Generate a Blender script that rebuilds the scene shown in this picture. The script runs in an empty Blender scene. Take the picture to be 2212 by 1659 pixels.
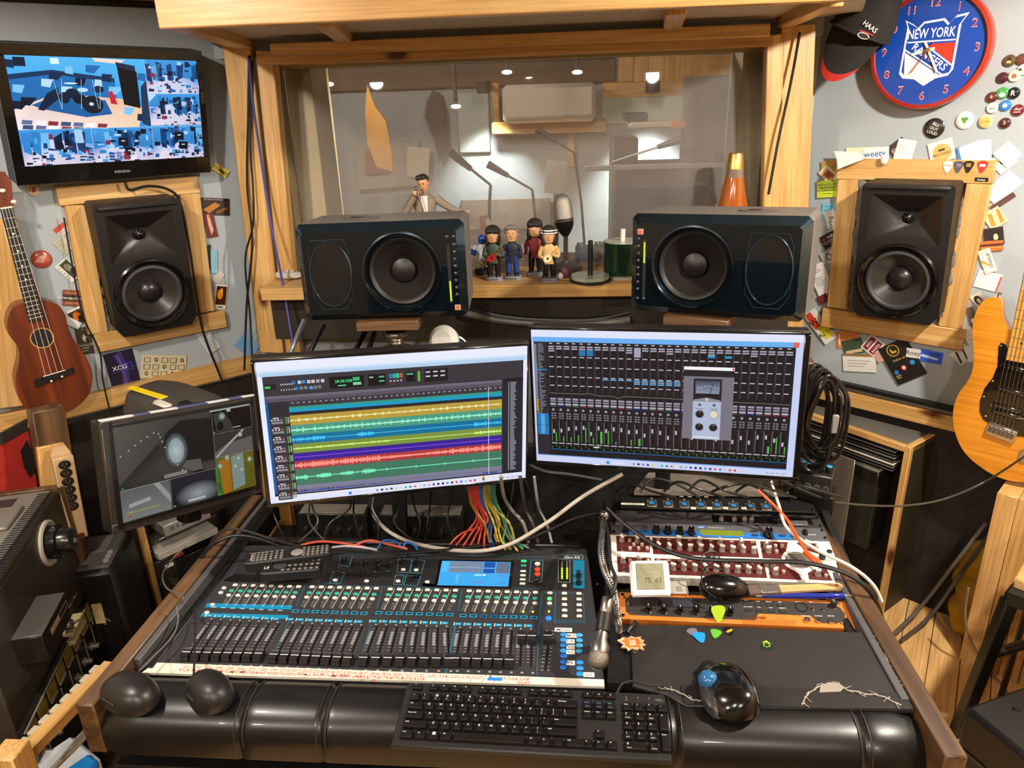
import bpy,math,random
from mathutils import Matrix,Vector,Euler
D = bpy.data;SC = bpy.context.scene;COL = SC.collection
R_ = math.radians;PI = math.pi
random.seed(7)
# ------------------------------------------------------------------ camera
FPX,PITCH,ROLL,YAW = 1600.0,21.0,-1.9,5.0
CAMP = Vector((0,0,1.70))
cam = D.cameras.new('camera');camo = D.objects.new('camera',cam);COL.objects.link(camo)
cam.sensor_fit = 'HORIZONTAL';cam.sensor_width = 36.0;cam.lens = FPX / 2212 * 36.0;cam.clip_start = 0.02
CR = Matrix.Rotation(R_(YAW),3,'Z') @ Matrix.Rotation(R_(90 - PITCH),3,'X') @ Matrix.Rotation(R_(ROLL),3,'Z')
camo.matrix_world = Matrix.Translation(CAMP) @ CR.to_4x4()
SC.camera = camo
SC.view_settings.view_transform = 'Standard';SC.view_settings.look = 'None'
SC.view_settings.gamma = 1;SC.view_settings.use_curve_mapping = False
SC.view_settings.exposure = 0.0
cy = SC.cycles;cy.max_bounces = 7;cy.diffuse_bounces = 3;cy.glossy_bounces = 3;cy.transmission_bounces = 4;cy.transparent_max_bounces = 10;cy.caustics_reflective = False;cy.caustics_refractive = False;cy.sample_clamp_indirect = 4;cy.use_adaptive_sampling = True;cy.adaptive_threshold = .02
ORD = 'first second third fourth fifth sixth seventh eighth ninth tenth eleventh twelfth thirteenth fourteenth fifteenth'.split()
# ------------------------------------------------------------------ world and ceiling lamps (fixtures are built with the ceiling)
w = D.worlds.new('world');SC.world = w;w.use_nodes = True
w.node_tree.nodes['Background'].inputs[0].default_value = (1.0,.86,.70,1)
w.node_tree.nodes['Background'].inputs[1].default_value = 0.12
CEIL = 2.22
LAMPS = [  # x, y, watts, cone degrees
 (1.22,1.10,46,170),(-1.15,0.90,20,170),(-0.30,-0.35,15,170),(0.60,-0.85,18,170),(-1.45,-0.65,20,170)]
LAMPCOL = (1.0,.91,.79)
# ------------------------------------------------------------------ picking helpers: a pixel of the 2212x1659 frame to a point on a real plane
def ray(u,v): return CR @ Vector(((u - 1106) / FPX,-(v - 829.5) / FPX,-1.0))
def onp(u,v,p,n):
 d = ray(u,v);return CAMP + d * ((Vector(p) - CAMP).dot(n) / d.dot(n))
def onz(u,v,z): return onp(u,v,(0,0,z),Vector((0,0,1)))
def ony(u,v,y): return onp(u,v,(0,y,0),Vector((0,1,0)))
def onx(u,v,x): return onp(u,v,(x,0,0),Vector((1,0,0)))
class Wall:
 """a vertical plane; local X runs along it to the right, local Z up, local -Y into the room"""
 def __init__(s,p,yaw):
  a = R_(yaw);s.yaw = yaw;s.p = Vector((p[0],p[1],0));s.n = Vector((math.sin(a),-math.cos(a),0));s.d = Vector((math.cos(a),math.sin(a),0))
 def loc(s,u,v,off=0):     # pixel -> (along, height)
  q = onp(u,v,s.p + s.n * off,s.n);return ((q - s.p).dot(s.d),q.z)
 def w(s,a,z,off=0): return s.p + s.d * a + s.n * off + Vector((0,0,z))
WL = Wall((-1.399,2.324),44);WR = Wall((1.05,2.40),-40)
# ------------------------------------------------------------------ materials
def lin(c): return tuple((x / 12.92 if x <= .04045 else ((x + .055) / 1.055) ** 2.4) for x in c)
def hx(h):
 h = h.lstrip('#')
 if len(h) == 3: h = ''.join(c * 2 for c in h)
 return lin([int(h[i:i + 2],16) / 255 for i in (0,2,4)])
MATS = {}
def setin(b,**k):
 for n,v in k.items():
  n = n.replace('_',' ')
  if n in b.inputs: b.inputs[n].default_value = v
def mat(h,rough=.5,metal=0.,var=.12,scale=40,coat=0.,emit=0.,trans=0.,bump=0.,spec=.5,name=None):
 key = (h,rough,metal,var,scale,coat,emit,trans,bump,spec)
 if key in MATS: return MATS[key]
 m = D.materials.new(name or 'surface_' + h.strip('#'));m.use_nodes = True;nt = m.node_tree;N = nt.nodes;L = nt.links
 b = N['Principled BSDF'];c = hx(h)
 setin(b,Roughness=rough,Metallic=metal,Coat_Weight=coat,Coat_Roughness=.05,Specular_IOR_Level=spec,Transmission_Weight=trans)
 b.inputs['Base Color'].default_value = (*c,1)
 if emit: b.inputs['Emission Color'].default_value = (*c,1);b.inputs['Emission Strength'].default_value = emit
 if var or bump:
  tc = N.new('ShaderNodeTexCoord');no = N.new('ShaderNodeTexNoise');no.inputs['Scale'].default_value = scale;no.inputs['Detail'].default_value = 5
  L.new(tc.outputs['Object'],no.inputs['Vector'])
  if var:
   mx = N.new('ShaderNodeMix');mx.data_type = 'RGBA'
   mx.inputs[6].default_value = (*[max(0,x * (1 - var)) for x in c],1);mx.inputs[7].default_value = (*[min(1,x * (1 + var)) for x in c],1)
   L.new(no.outputs['Fac'],mx.inputs[0]);L.new(mx.outputs[2],b.inputs['Base Color'])
   mr = N.new('ShaderNodeMapRange');mr.inputs[3].default_value = max(.02,rough * .8);mr.inputs[4].default_value = min(1,rough * 1.2)
   L.new(no.outputs['Fac'],mr.inputs[0]);L.new(mr.outputs[0],b.inputs['Roughness'])
  if bump:
   bp = N.new('ShaderNodeBump');bp.inputs['Strength'].default_value = bump;bp.inputs['Distance'].default_value = .002
   L.new(no.outputs['Fac'],bp.inputs['Height']);L.new(bp.outputs[0],b.inputs['Normal'])
 MATS[key] = m;return m
def wood(name,a,b_,c_,along=0,rough=.45,ring=9.,knots=True,coat=0.15,kcol='#5a2c10'):
 """timber: long grain streaks on the object's own axis, soft rings and a few knots"""
 if name in MATS: return MATS[name]
 m = D.materials.new(name);m.use_nodes = True;nt = m.node_tree;N = nt.nodes;L = nt.links;b = N['Principled BSDF']
 tc = N.new('ShaderNodeTexCoord');oi = N.new('ShaderNodeObjectInfo');mp = N.new('ShaderNodeMapping')
 sc = [ring * 1.6] * 3;sc[along] = ring * .11;mp.inputs['Scale'].default_value = sc
 ad = N.new('ShaderNodeVectorMath');ad.operation = 'ADD';ml = N.new('ShaderNodeVectorMath');ml.operation = 'SCALE';ml.inputs[0].default_value = (3.1,4.7,2.3)
 mu = N.new('ShaderNodeMath');mu.operation = 'MULTIPLY';mu.inputs[1].default_value = 13;L.new(oi.outputs['Random'],mu.inputs[0]);L.new(mu.outputs[0],ml.inputs['Scale'])
 L.new(tc.outputs['Object'],ad.inputs[0]);L.new(ml.outputs[0],ad.inputs[1]);L.new(ad.outputs[0],mp.inputs['Vector'])
 n1 = N.new('ShaderNodeTexNoise');n1.inputs['Scale'].default_value = 1.3;n1.inputs['Detail'].default_value = 6;n1.inputs['Distortion'].default_value = .9;L.new(mp.outputs[0],n1.inputs['Vector'])
 mp2 = N.new('ShaderNodeMapping');s2 = [160.] * 3;s2[along] = 5.;mp2.inputs['Scale'].default_value = s2;L.new(ad.outputs[0],mp2.inputs['Vector'])
 n2 = N.new('ShaderNodeTexNoise');n2.inputs['Scale'].default_value = 1.;n2.inputs['Detail'].default_value = 3;L.new(mp2.outputs[0],n2.inputs['Vector'])
 cr = N.new('ShaderNodeValToRGB');e = cr.color_ramp.elements;e[0].position = .32;e[0].color = (*hx(a),1);e[1].position = .72;e[1].color = (*hx(c_),1)
 k = e.new(.52);k.color = (*hx(b_),1);L.new(n1.outputs['Fac'],cr.inputs[0])
 mx = N.new('ShaderNodeMix');mx.data_type = 'RGBA';mx.blend_type = 'MULTIPLY';mx.inputs[0].default_value = .55
 cr2 = N.new('ShaderNodeValToRGB');cr2.color_ramp.elements[0].position = .3;cr2.color_ramp.elements[0].color = (.55,.45,.35,1);cr2.color_ramp.elements[1].position = .6;cr2.color_ramp.elements[1].color = (1,1,1,1)
 L.new(n2.outputs['Fac'],cr2.inputs[0]);L.new(cr.outputs[0],mx.inputs[6]);L.new(cr2.outputs[0],mx.inputs[7]);out = mx.outputs[2]
 if knots:
  mp3 = N.new('ShaderNodeMapping');s3 = [5.5] * 3;s3[along] = 2.6;mp3.inputs['Scale'].default_value = s3;L.new(ad.outputs[0],mp3.inputs['Vector'])
  vo = N.new('ShaderNodeTexVoronoi');vo.inputs['Scale'].default_value = 1.;L.new(mp3.outputs[0],vo.inputs['Vector'])
  cr3 = N.new('ShaderNodeValToRGB');q = cr3.color_ramp.elements;q[0].position = .055;q[0].color = (1,1,1,1);q[1].position = .13;q[1].color = (0,0,0,1)
  L.new(vo.outputs['Distance'],cr3.inputs[0]);m2 = N.new('ShaderNodeMix');m2.data_type = 'RGBA';m2.inputs[7].default_value = (*hx(kcol),1)
  L.new(cr3.outputs[0],m2.inputs[0]);L.new(out,m2.inputs[6]);out = m2.outputs[2]
 L.new(out,b.inputs['Base Color']);setin(b,Roughness=rough,Coat_Weight=coat,Coat_Roughness=.25)
 bp = N.new('ShaderNodeBump');bp.inputs['Strength'].default_value = .12;bp.inputs['Distance'].default_value = .001;L.new(n2.outputs['Fac'],bp.inputs['Height']);L.new(bp.outputs[0],b.inputs['Normal'])
 MATS[name] = m;return m
def pine(along=0): return wood('pine_boards_%d' % along,'#bd8e4e','#d0a361','#dfb97c',along)
def walnut(along=0): return wood('brown_stained_wood_%d' % along,'#3d2917','#5a3f26','#745539',along,knots=False,ring=14)
def maple(along=2): return wood('maple_block_%d' % along,'#cf9a55','#dcab67','#e8c084',along,knots=False,ring=5)
def colmat(name,rough=.5,emit=0.,coat=0.,metal=0.):
 """flat print or a lit display: colour comes from the drawn shapes"""
 if name in MATS: return MATS[name]
 m = D.materials.new(name);m.use_nodes = True;nt = m.node_tree;b = nt.nodes['Principled BSDF']
 at = nt.nodes.new('ShaderNodeAttribute');at.attribute_name = 'Col'
 if emit:
  nt.links.new(at.outputs['Color'],b.inputs['Emission Color']);b.inputs['Emission Strength'].default_value = emit
  b.inputs['Base Color'].default_value = (.004,.004,.005,1);setin(b,Roughness=.25,Specular_IOR_Level=.3)
 else:
  nt.links.new(at.outputs['Color'],b.inputs['Base Color']);setin(b,Roughness=rough,Coat_Weight=coat,Metallic=metal)
 MATS[name] = m;return m
PRINT = lambda: colmat('printed_paper',.55)
GLOSSP = lambda: colmat('glossy_print',.25,coat=.4)
SCREEN = lambda: colmat('lit_display',emit=1.0)
BLK = lambda: mat('#0d0c0c',.45,bump=.05)
BLKG = lambda: mat('#0a0909',.18,coat=.5)
RUB = lambda: mat('#141313',.6)
CHR = lambda: mat('#c9c9c9',.18,1.0,var=.05)
STEEL = lambda: mat('#8d8c8a',.38,1.0)
WHT = lambda: mat('#dcd8cf',.45)
# ------------------------------------------------------------------ mesh building
def catmull(p,k=6,closed=False):
 p = [Vector(q) for q in p]
 if len(p) < 3 or k < 2: return p
 o = [];n = len(p);rng = range(n if closed else n - 1)
 for i in rng:
  g = (lambda j: p[j % n]) if closed else (lambda j: p[max(0,min(n - 1,j))])
  a,b,c,d = g(i - 1),g(i),g(i + 1),g(i + 2)
  for j in range(k):
   t = j / k;o.append(.5 * ((2 * b) + (c - a) * t + (2 * a - 5 * b + 4 * c - d) * t * t + (3 * b - a - 3 * c + d) * t ** 3))
 if not closed: o.append(p[-1])
 return o
class MB:
 def __init__(s): s.v = [];s.f = [];s.m = []
 def add(s,vs,fs,mi=0):
  o = len(s.v);s.v += [tuple(q) for q in vs];s.f += [tuple(i + o for i in f) for f in fs];s.m += [mi] * len(fs);return s
 def box(s,c,d,b=0,mi=0,rot=None):
  hx_,hy,hz = d[0] / 2,d[1] / 2,d[2] / 2;b = min(b,hx_ * .95,hy * .95,hz * .95);vs = [];fs = []
  M_ = Euler([R_(a) for a in rot]).to_matrix() if rot else None
  if b <= 0:
   vs = [(x * hx_,y * hy,z * hz) for x in (-1,1) for y in (-1,1) for z in (-1,1)]
   fs = [(0,1,3,2),(4,6,7,5),(0,4,5,1),(2,3,7,6),(0,2,6,4),(1,5,7,3)]
  else:
   idx = {}
   for x in (-1,1):
    for y in (-1,1):
     for z in (-1,1):
      for a in range(3):
       q = [x * (hx_ - b),y * (hy - b),z * (hz - b)];q[a] += (x,y,z)[a] * b;idx[(x,y,z,a)] = len(vs);vs.append(tuple(q))
   for a in range(3):
    u_,v_ = [i for i in range(3) if i != a]
    for sg in (-1,1):
     r = []
     for (p,q) in ((-1,-1),(1,-1),(1,1),(-1,1)):
      k = [0,0,0];k[a] = sg;k[u_] = p;k[v_] = q;r.append(idx[(*k,a)])
     fs.append(tuple(r))
   for a in range(3):          # edges along axis a
    u_,v_ = [i for i in range(3) if i != a]
    for p in (-1,1):
     for q in (-1,1):
      k1 = [0,0,0];k1[a] = -1;k1[u_] = p;k1[v_] = q;k2 = list(k1);k2[a] = 1
      fs.append((idx[(*k1,u_)],idx[(*k2,u_)],idx[(*k2,v_)],idx[(*k1,v_)]))
   for x in (-1,1):
    for y in (-1,1):
     for z in (-1,1): fs.append(tuple(idx[(x,y,z,a)] for a in range(3)))
  if M_: vs = [M_ @ Vector(q) for q in vs]
  return s.add([(q[0] + c[0],q[1] + c[1],q[2] + c[2]) for q in vs],fs,mi)
 def lathe(s,prof,n=24,c=(0,0,0),axis='Z',mi=0,cap=True,sq=(1,1)):
  """prof: list of (radius, height); axis Z up, Y: height runs along -Y (towards the viewer of a front), X along +X"""
  vs = [];fs = []
  for r,h in prof:
   for i in range(n):
    a = 2 * PI * i / n;x,y = r * math.cos(a) * sq[0],r * math.sin(a) * sq[1]
    vs.append({'Z': (x,y,h),'Y': (x,-h,y),'X': (h,x,y)}[axis])
  for j in range(len(prof) - 1):
   for i in range(n): fs.append((j * n + i,j * n + (i + 1) % n,(j + 1) * n + (i + 1) % n,(j + 1) * n + i))
  if cap:
   if prof[0][0] > 1e-6: fs.append(tuple(range(n)))
   if prof[-1][0] > 1e-6: fs.append(tuple((len(prof) - 1) * n + i for i in range(n)))
  return s.add([(q[0] + c[0],q[1] + c[1],q[2] + c[2]) for q in vs],fs,mi)
 def cyl(s,p0,p1,r0,r1=None,n=14,mi=0):
  p0,p1 = Vector(p0),Vector(p1);r1 = r0 if r1 is None else r1;d = (p1 - p0).normalized()
  u_ = d.orthogonal().normalized();w_ = d.cross(u_);vs = []
  for p,r in ((p0,r0),(p1,r1)):
   for i in range(n):
    a = 2 * PI * i / n;vs.append(p + u_ * (r * math.cos(a)) + w_ * (r * math.sin(a)))
  fs = [(i,(i + 1) % n,n + (i + 1) % n,n + i) for i in range(n)] + [tuple(range(n)),tuple(range(n,2 * n))]
  return s.add(vs,fs,mi)
 def sph(s,c,r,n=16,k=10,mi=0,zmin=-1.):
  r = (r,r,r) if not hasattr(r,'__len__') else r;vs = [];fs = [];a0 = math.asin(zmin)
  for j in range(k + 1):
   t = a0 + (PI / 2 - a0) * j / k
   for i in range(n):
    a = 2 * PI * i / n;vs.append((c[0] + r[0] * math.cos(t) * math.cos(a),c[1] + r[1] * math.cos(t) * math.sin(a),c[2] + r[2] * math.sin(t)))
  for j in range(k):
   for i in range(n): fs.append((j * n + i,j * n + (i + 1) % n,(j + 1) * n + (i + 1) % n,(j + 1) * n + i))
  if zmin > -1: fs.append(tuple(range(n)))
  return s.add(vs,fs,mi)
 def tube(s,pts,r,n=8,mi=0,k=6,closed=False,caps=True):
  P = catmull(pts,k,closed);m = len(P)
  if m < 2: return s
  rr = r if callable(r) else (lambda t: r);vs = [];fs = []
  t0 = (P[1] - P[0]).normalized();u_ = t0.orthogonal().normalized()
  for i,p in enumerate(P):
   a = P[(i + 1) % m] if (closed or i < m - 1) else p;b = P[i - 1] if (closed or i > 0) else p
   t = (a - b)
   t = t.normalized() if t.length > 1e-9 else t0
   u_ = (u_ - t * u_.dot(t));u_ = u_.normalized() if u_.length > 1e-6 else t.orthogonal().normalized();w_ = t.cross(u_)
   q = rr(i / (m - 1))
   for j in range(n):
    g = 2 * PI * j / n;vs.append(p + u_ * (q * math.cos(g)) + w_ * (q * math.sin(g)))
  for i in range(m if closed else m - 1):
   for j in range(n): fs.append((i * n + j,i * n + (j + 1) % n,((i + 1) % m) * n + (j + 1) % n,((i + 1) % m) * n + j))
  if caps and not closed: fs += [tuple(range(n)),tuple((m - 1) * n + j for j in range(n))]
  return s.add(vs,fs,mi)
 def prism(s,poly,h0,h1,axis='Z',mi=0,b=0):
  """2-D outline extruded h0..h1; axis Z: outline in XY; axis Y: outline in XZ, h towards the viewer (-Y); axis X: outline in YZ"""
  f = {'Z': lambda x,y,h: (x,y,h),'Y': lambda x,y,h: (x,-h,y),'X': lambda x,y,h: (h,x,y)}[axis]
  n = len(poly);rings = [(poly,h0),(poly,h1)]
  if b:
   cx = sum(p[0] for p in poly) / n;cy = sum(p[1] for p in poly) / n;ins = []
   for i in range(n):
    p,q,r = Vector(poly[i - 1]),Vector(poly[i]),Vector(poly[(i + 1) % n])
    e1 = (q - p).normalized();e2 = (r - q).normalized();nn = Vector((-(e1 + e2).y,(e1 + e2).x))
    nn = nn.normalized() if nn.length > 1e-6 else Vector((0,0))
    ins.append((q.x + nn.x * b,q.y + nn.y * b))
   rings = [(poly,h0),(poly,h1 - b),(ins,h1)]
  vs = [f(p[0],p[1],h) for r,h in rings for p in r];k = len(rings)
  fs = [(j * n + i,j * n + (i + 1) % n,(j + 1) * n + (i + 1) % n,(j + 1) * n + i) for j in range(k - 1) for i in range(n)]
  fs += [tuple(range(n)),tuple((k - 1) * n + i for i in range(n))]
  return s.add(vs,fs,mi)
 def mesh(s,name,mats):
  me = D.meshes.new(name);me.from_pydata(s.v,[],s.f)
  for m in (mats if isinstance(mats,(list,tuple)) else [mats]): me.materials.append(m)
  if len(me.materials) > 1: me.polygons.foreach_set('material_index',s.m)
  import bmesh
  bm = bmesh.new();bm.from_mesh(me);bmesh.ops.remove_doubles(bm,verts=bm.verts,dist=1e-6);bmesh.ops.recalc_face_normals(bm,faces=bm.faces);bm.to_mesh(me);bm.free()
  me.shade_smooth();me.set_sharp_from_angle(angle=R_(38));return me
 def build(s,name,mats,parent=None,loc=(0,0,0),rot=(0,0,0)): return ob(name,s.mesh(name,mats),parent,loc,rot)
def ob(name,me,parent=None,loc=(0,0,0),rot=(0,0,0)):
 o = D.objects.new(name,me);COL.objects.link(o);o.parent = parent;o.location = loc;o.rotation_euler = [R_(a) for a in rot];return o
def tag(o,label,cat=None,group=None,kind=None):
 o['label'] = label
 if cat: o['category'] = cat
 if group: o['group'] = group
 if kind: o['kind'] = kind
 return o
def T(name,label,cat,loc=(0,0,0),rot=(0,0,0),group=None): return tag(ob(name,None,None,loc,rot),label,cat,group)
def ST(o,label): return tag(o,label,None,None,'structure')
def lab(o,l): o['label'] = l;return o
def wmat(o):
 m = Matrix.LocRotScale(o.location,o.rotation_euler,o.scale);return wmat(o.parent) @ m if o.parent else m
# ------------------------------------------------------------------ flat print: coloured shapes on one thin sheet
TXT = {}
def textpolys(t):
 if t in TXT: return TXT[t]
 cu = D.curves.new('lettering','FONT');cu.body = t;cu.size = 1;cu.resolution_u = 2;cu.align_x = 'LEFT';cu.offset = .012
 o = D.objects.new('lettering',cu);COL.objects.link(o);me = D.meshes.new_from_object(o)
 vs = [(v.co.x,v.co.y) for v in me.vertices];fs = [tuple(p.vertices) for p in me.polygons]
 D.objects.remove(o);D.curves.remove(cu);D.meshes.remove(me)
 xs = [v[0] for v in vs] or [0,1];TXT[t] = (vs,fs,min(xs),max(xs));return TXT[t]
class Cv:
 EPS = .00012
 def __init__(s): s.v = [];s.f = [];s.c = [];s.l = 0
 def poly(s,pts,col,l=None,cols=None):
  o = len(s.v);z = s.l if l is None else l;s.v += [(p[0],p[1],z) for p in pts];s.f.append(tuple(range(o,o + len(pts))))
  c = hx(col) if isinstance(col,str) else col
  s.c.append([hx(q) if isinstance(q,str) else q for q in cols] if cols else [c] * len(pts));return s
 def rect(s,x0,y0,x1,y1,col,l=None,top=None):
  return s.poly([(x0,y0),(x1,y0),(x1,y1),(x0,y1)],col,l,[col,col,top,top] if top else None)
 def ell(s,cx,cy,rx,ry=None,col='#fff',edge=None,n=20,l=None,rot=0):
  ry = rx if ry is None else ry;ca,sa = math.cos(R_(rot)),math.sin(R_(rot));P = []
  for i in range(n):
   a = 2 * PI * i / n;x,y = rx * math.cos(a),ry * math.sin(a);P.append((cx + x * ca - y * sa,cy + x * sa + y * ca))
  if edge is None: return s.poly(P,col,l)
  for i in range(n): s.poly([(cx,cy),P[i],P[(i + 1) % n]],col,l,[col,edge,edge])
  return s
 def line(s,pts,wd,col,l=None):
  for a,b in zip(pts[:-1],pts[1:]):
   d = Vector((b[0] - a[0],b[1] - a[1]))
   if d.length < 1e-9: continue
   n = Vector((-d.y,d.x)).normalized() * wd / 2;s.poly([(a[0] - n.x,a[1] - n.y),(b[0] - n.x,b[1] - n.y),(b[0] + n.x,b[1] + n.y),(a[0] + n.x,a[1] + n.y)],col,l)
  return s
 def text(s,t,x,y,size,col,al='C',rot=0,sx=1.,l=None,sh=0):
  vs,fs,a,b = textpolys(t);wd = (b - a) * size * sx;ox = {'L': 0,'C': -wd / 2,'R': -wd}[al];ca,sa = math.cos(R_(rot)),math.sin(R_(rot));z = s.l if l is None else l;o = len(s.v)
  for q in vs:
   px = (q[0] - a) * size * sx + ox + q[1] * size * sh;py = q[1] * size;s.v.append((x + px * ca - py * sa,y + px * sa + py * ca,z))
  c = hx(col)
  for f in fs: s.f.append(tuple(i + o for i in f));s.c.append([c] * len(f))
  return s
 def build(s,name,material,parent=None,loc=(0,0,0),rot=(0,0,0),mode='F',sheet=0):
  """mode F: drawn on XZ facing -Y, mode T: drawn on XY facing up"""
  e = s.EPS;vs = [((x,-z * e - e,y) if mode == 'F' else (x,y,z * e + e)) for x,y,z in s.v]
  me = D.meshes.new(name);me.from_pydata(vs,[],s.f);me.materials.append(material)
  at = me.color_attributes.new('Col','FLOAT_COLOR','CORNER');flat = []
  for c in s.c:
   for q in c: flat += [q[0],q[1],q[2],1.]
  at.data.foreach_set('color',flat)
  o = ob(name,me,parent,loc,rot)
  if name in ('panel_print','labels','key_legends','silkscreen','handwriting'): o['kind'] = 'stuff'
  return o
# ================================================================== the room
WALLP = mat('#a2abb0',.75,var=.06,scale=6,bump=.15)
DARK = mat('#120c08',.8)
def board(name,p0,p1,wd,th,m=None,up=(0,0,1),b=.003,parent=None):
 """a straight board from p0 to p1 (centre line), wd wide across 'up', th thick; local X is its length"""
 p0,p1 = Vector(p0),Vector(p1);d = p1 - p0;L_ = d.length;d.normalize();u_ = Vector(up);u_ = (u_ - d * u_.dot(d)).normalized();n = d.cross(u_)
 o = MB().box((0,0,0),(L_,th,wd),b).build(name,m or pine(0),parent)
 o.matrix_basis = Matrix.Translation((p0 + p1) / 2) @ Matrix((d,-n,u_)).transposed().to_4x4();return o
# floor with its planks where they can be seen
fl = MB().box((0,1.2,-.03),(6.4,8.4,.04)).build('floor',mat('#3a2412',.7));ST(fl,'pale varnished plank floor of the control room')
PLK = [MB().box((0,0,-.005),(L_,.083,.012),.0015).mesh('plank',wood('floor_maple','#d9a765','#e6b878','#f0cb90',0,rough=.35,knots=False,coat=.4)) for L_ in (.9,1.25,1.6)]
def planks(x0,x1,y0,y1,ang):
 c,s_ = math.cos(R_(ang)),math.sin(R_(ang));cx,cy = (x0 + x1) / 2,(y0 + y1) / 2;ww,hh = x1 - x0,y1 - y0;k = 0
 y = -hh / 2
 while y < hh / 2:
  x = -ww / 2 - random.random() * .8
  while x < ww / 2:
   i = random.randrange(3);L_ = (.9,1.25,1.6)[i];px,py = x + L_ / 2,y
   ob('plank',PLK[i],fl,(cx + px * c - py * s_,cy + px * s_ + py * c,0),(0,0,ang));x += L_ + .002
  y += .085
planks(.55,2.5,.2,2.3,62);planks(-1.5,.5,-.2,.9,90)
ce = MB().box((0,.2,CEIL + .03),(7,6,.06)).build('ceiling',mat('#b9ab95',.8));ST(ce,'low plain ceiling above the control room')
# side walls
def wall_at(name,W,a0,a1,label,z0=0,z1=CEIL):
 o = MB().box(((a0 + a1) / 2,.04,(z0 + z1) / 2),(a1 - a0,.08,z1 - z0)).build(name,WALLP,None,W.p,(0,0,W.yaw));ST(o,label);return o
aL = WL.loc(478,105)[0];aR = WR.loc(1748,60)[0]
wall_at('wall_left',WL,-.95,aL + .03,'grey painted wall with cards and a recessed speaker, left of window')
wall_at('wall_right',WR,aR - .03,1.1,'grey painted wall with badges, clock and cards, right of window')
for nm,x0,lb in (('wall_side_left',-2.16,'plain side wall left of the desk'),('wall_side_right',1.96,'plain side wall right of the desk')):
 ST(MB().box((x0,-.1,CEIL / 2),(.08,3.9,CEIL)).build(nm,mat('#a58a68',.75,var=.06,scale=6)),lb)
ST(MB().box((-.1,-2.1,CEIL / 2),(4.3,.08,CEIL)).build('wall_back',mat('#8d7356',.75,var=.06,scale=6)),'brown wall behind the photographer')
# front wall: below the sill and above the header, window opening between
YW = 2.50
SILLZ = 1.155
wf = MB()
wf.box((-.195,YW + .06,SILLZ / 2 - .02),(1.89,.1,SILLZ - .04));wf.box((-.195,YW + .06,2.05),(1.89,.1,.4))
wf.box((-1.09,YW + .2,1.1),(.08,.25,2.2));wf.box((.735,YW + .2,1.1),(.06,.25,2.2))
ST(wf.build('wall_front',WALLP),'grey wall under and over the control room window')
# posts and casings at the window; each a pine board
def px_board(name,top,bot,wd,th,y,lbl,m=None):
 a = ony(top[0],top[1],y);b = ony(bot[0],bot[1],y);o = board(name,a,b,wd,th,m,up=(1,0,0));ST(o,lbl);return o
px_board('trim_1',(514,90),(590,760),.092,.03,YW - .02,'wide pine post left of the window by the wall cables')
px_board('trim_2',(576,110),(640,780),.055,.045,YW - .03,'narrow pine post beside the window, knotted, behind the blue cable')
px_board('trim_3',(1722,55),(1698,780),.10,.03,YW - .02,'wide pine post right of the window by the painted wall')
px_board('trim_4',(1672,75),(1657,640),.05,.045,YW - .03,'narrow pine casing at the window side, near the lava lamp')
# header rails over the window
def xrail(name,l,r,wd,th,y,lbl):
 a = ony(*l,y);b = ony(*r,y);z = (a.z + b.z) / 2;a.z = b.z = z;ST(board(name,a,b,wd,th),lbl)
xrail('trim_5',(560,133),(1665,86),.032,.05,YW - .03,'pine header rail directly above the window glass')
xrail('trim_6',(590,112),(1660,62),.034,.05,YW - .10,'pine rail at the back of the soffit above the window')
# soffit: beam in front, struts, grey panels above them
ZS = 1.872
bl = onz(326,60,ZS);br = onz(1822,4,ZS);yb = (bl.y + br.y) / 2
ST(board('trim_7',(bl.x,yb + .02,ZS + .062),(br.x + .02,yb + .02,ZS + .062),.124,.045),'long knotty pine beam across the top of the picture')
ST(board('trim_8',(bl.x + .02,yb + .065,ZS + .02),(br.x,yb + .065,ZS + .02),.03,.045),'pine batten behind the long ceiling beam')
def strut(name,a,b,wd,lbl):
 p = onz(*a,ZS);q = onz(*b,ZS);p.z = q.z = ZS + .02;ST(board(name,p,q,.04,wd),lbl)
strut('trim_9',(388,66),(590,124),.05,'diagonal pine strut at the end of the soffit near the television')
strut('trim_10',(700,58),(765,110),.045,'short pine strut crossing the soffit above the window, over the brown curtain reflection')
strut('trim_11',(1460,32),(1448,82),.05,'short pine strut crossing the soffit above the lava lamp side')
strut('trim_12',(1800,14),(1655,78),.045,'diagonal pine strut at the end of the soffit near the clock')
so = MB().prism([(bl.x + .03,yb + .03),(br.x + .05,yb + .03),(.85,YW),(-1.15,YW)],ZS + .028,ZS + .06)
ST(so.build('ceiling_soffit',mat('#c6bdb0',.8,var=.06)),'grey brown panel of the soffit over the window')
# top trims of the side walls
z_l = WL.loc(160,12)[1];a0 = -.95
def walltrim(name,W,a0,a1,z,wd,th,lbl,off=0,m=None):
 o = board(name,W.w(a0,z,off + th / 2),W.w(a1,z,off + th / 2),wd,th,m);ST(o,lbl);return o
walltrim('trim_13',WL,-.95,aL,z_l + .06,.08,.05,'pine trim along the top of the wall above the television')
walltrim('trim_14',WL,-.95,aL,z_l + .012,.02,.012,'dark shadow gap strip under the top wall trim',m=DARK)
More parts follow.
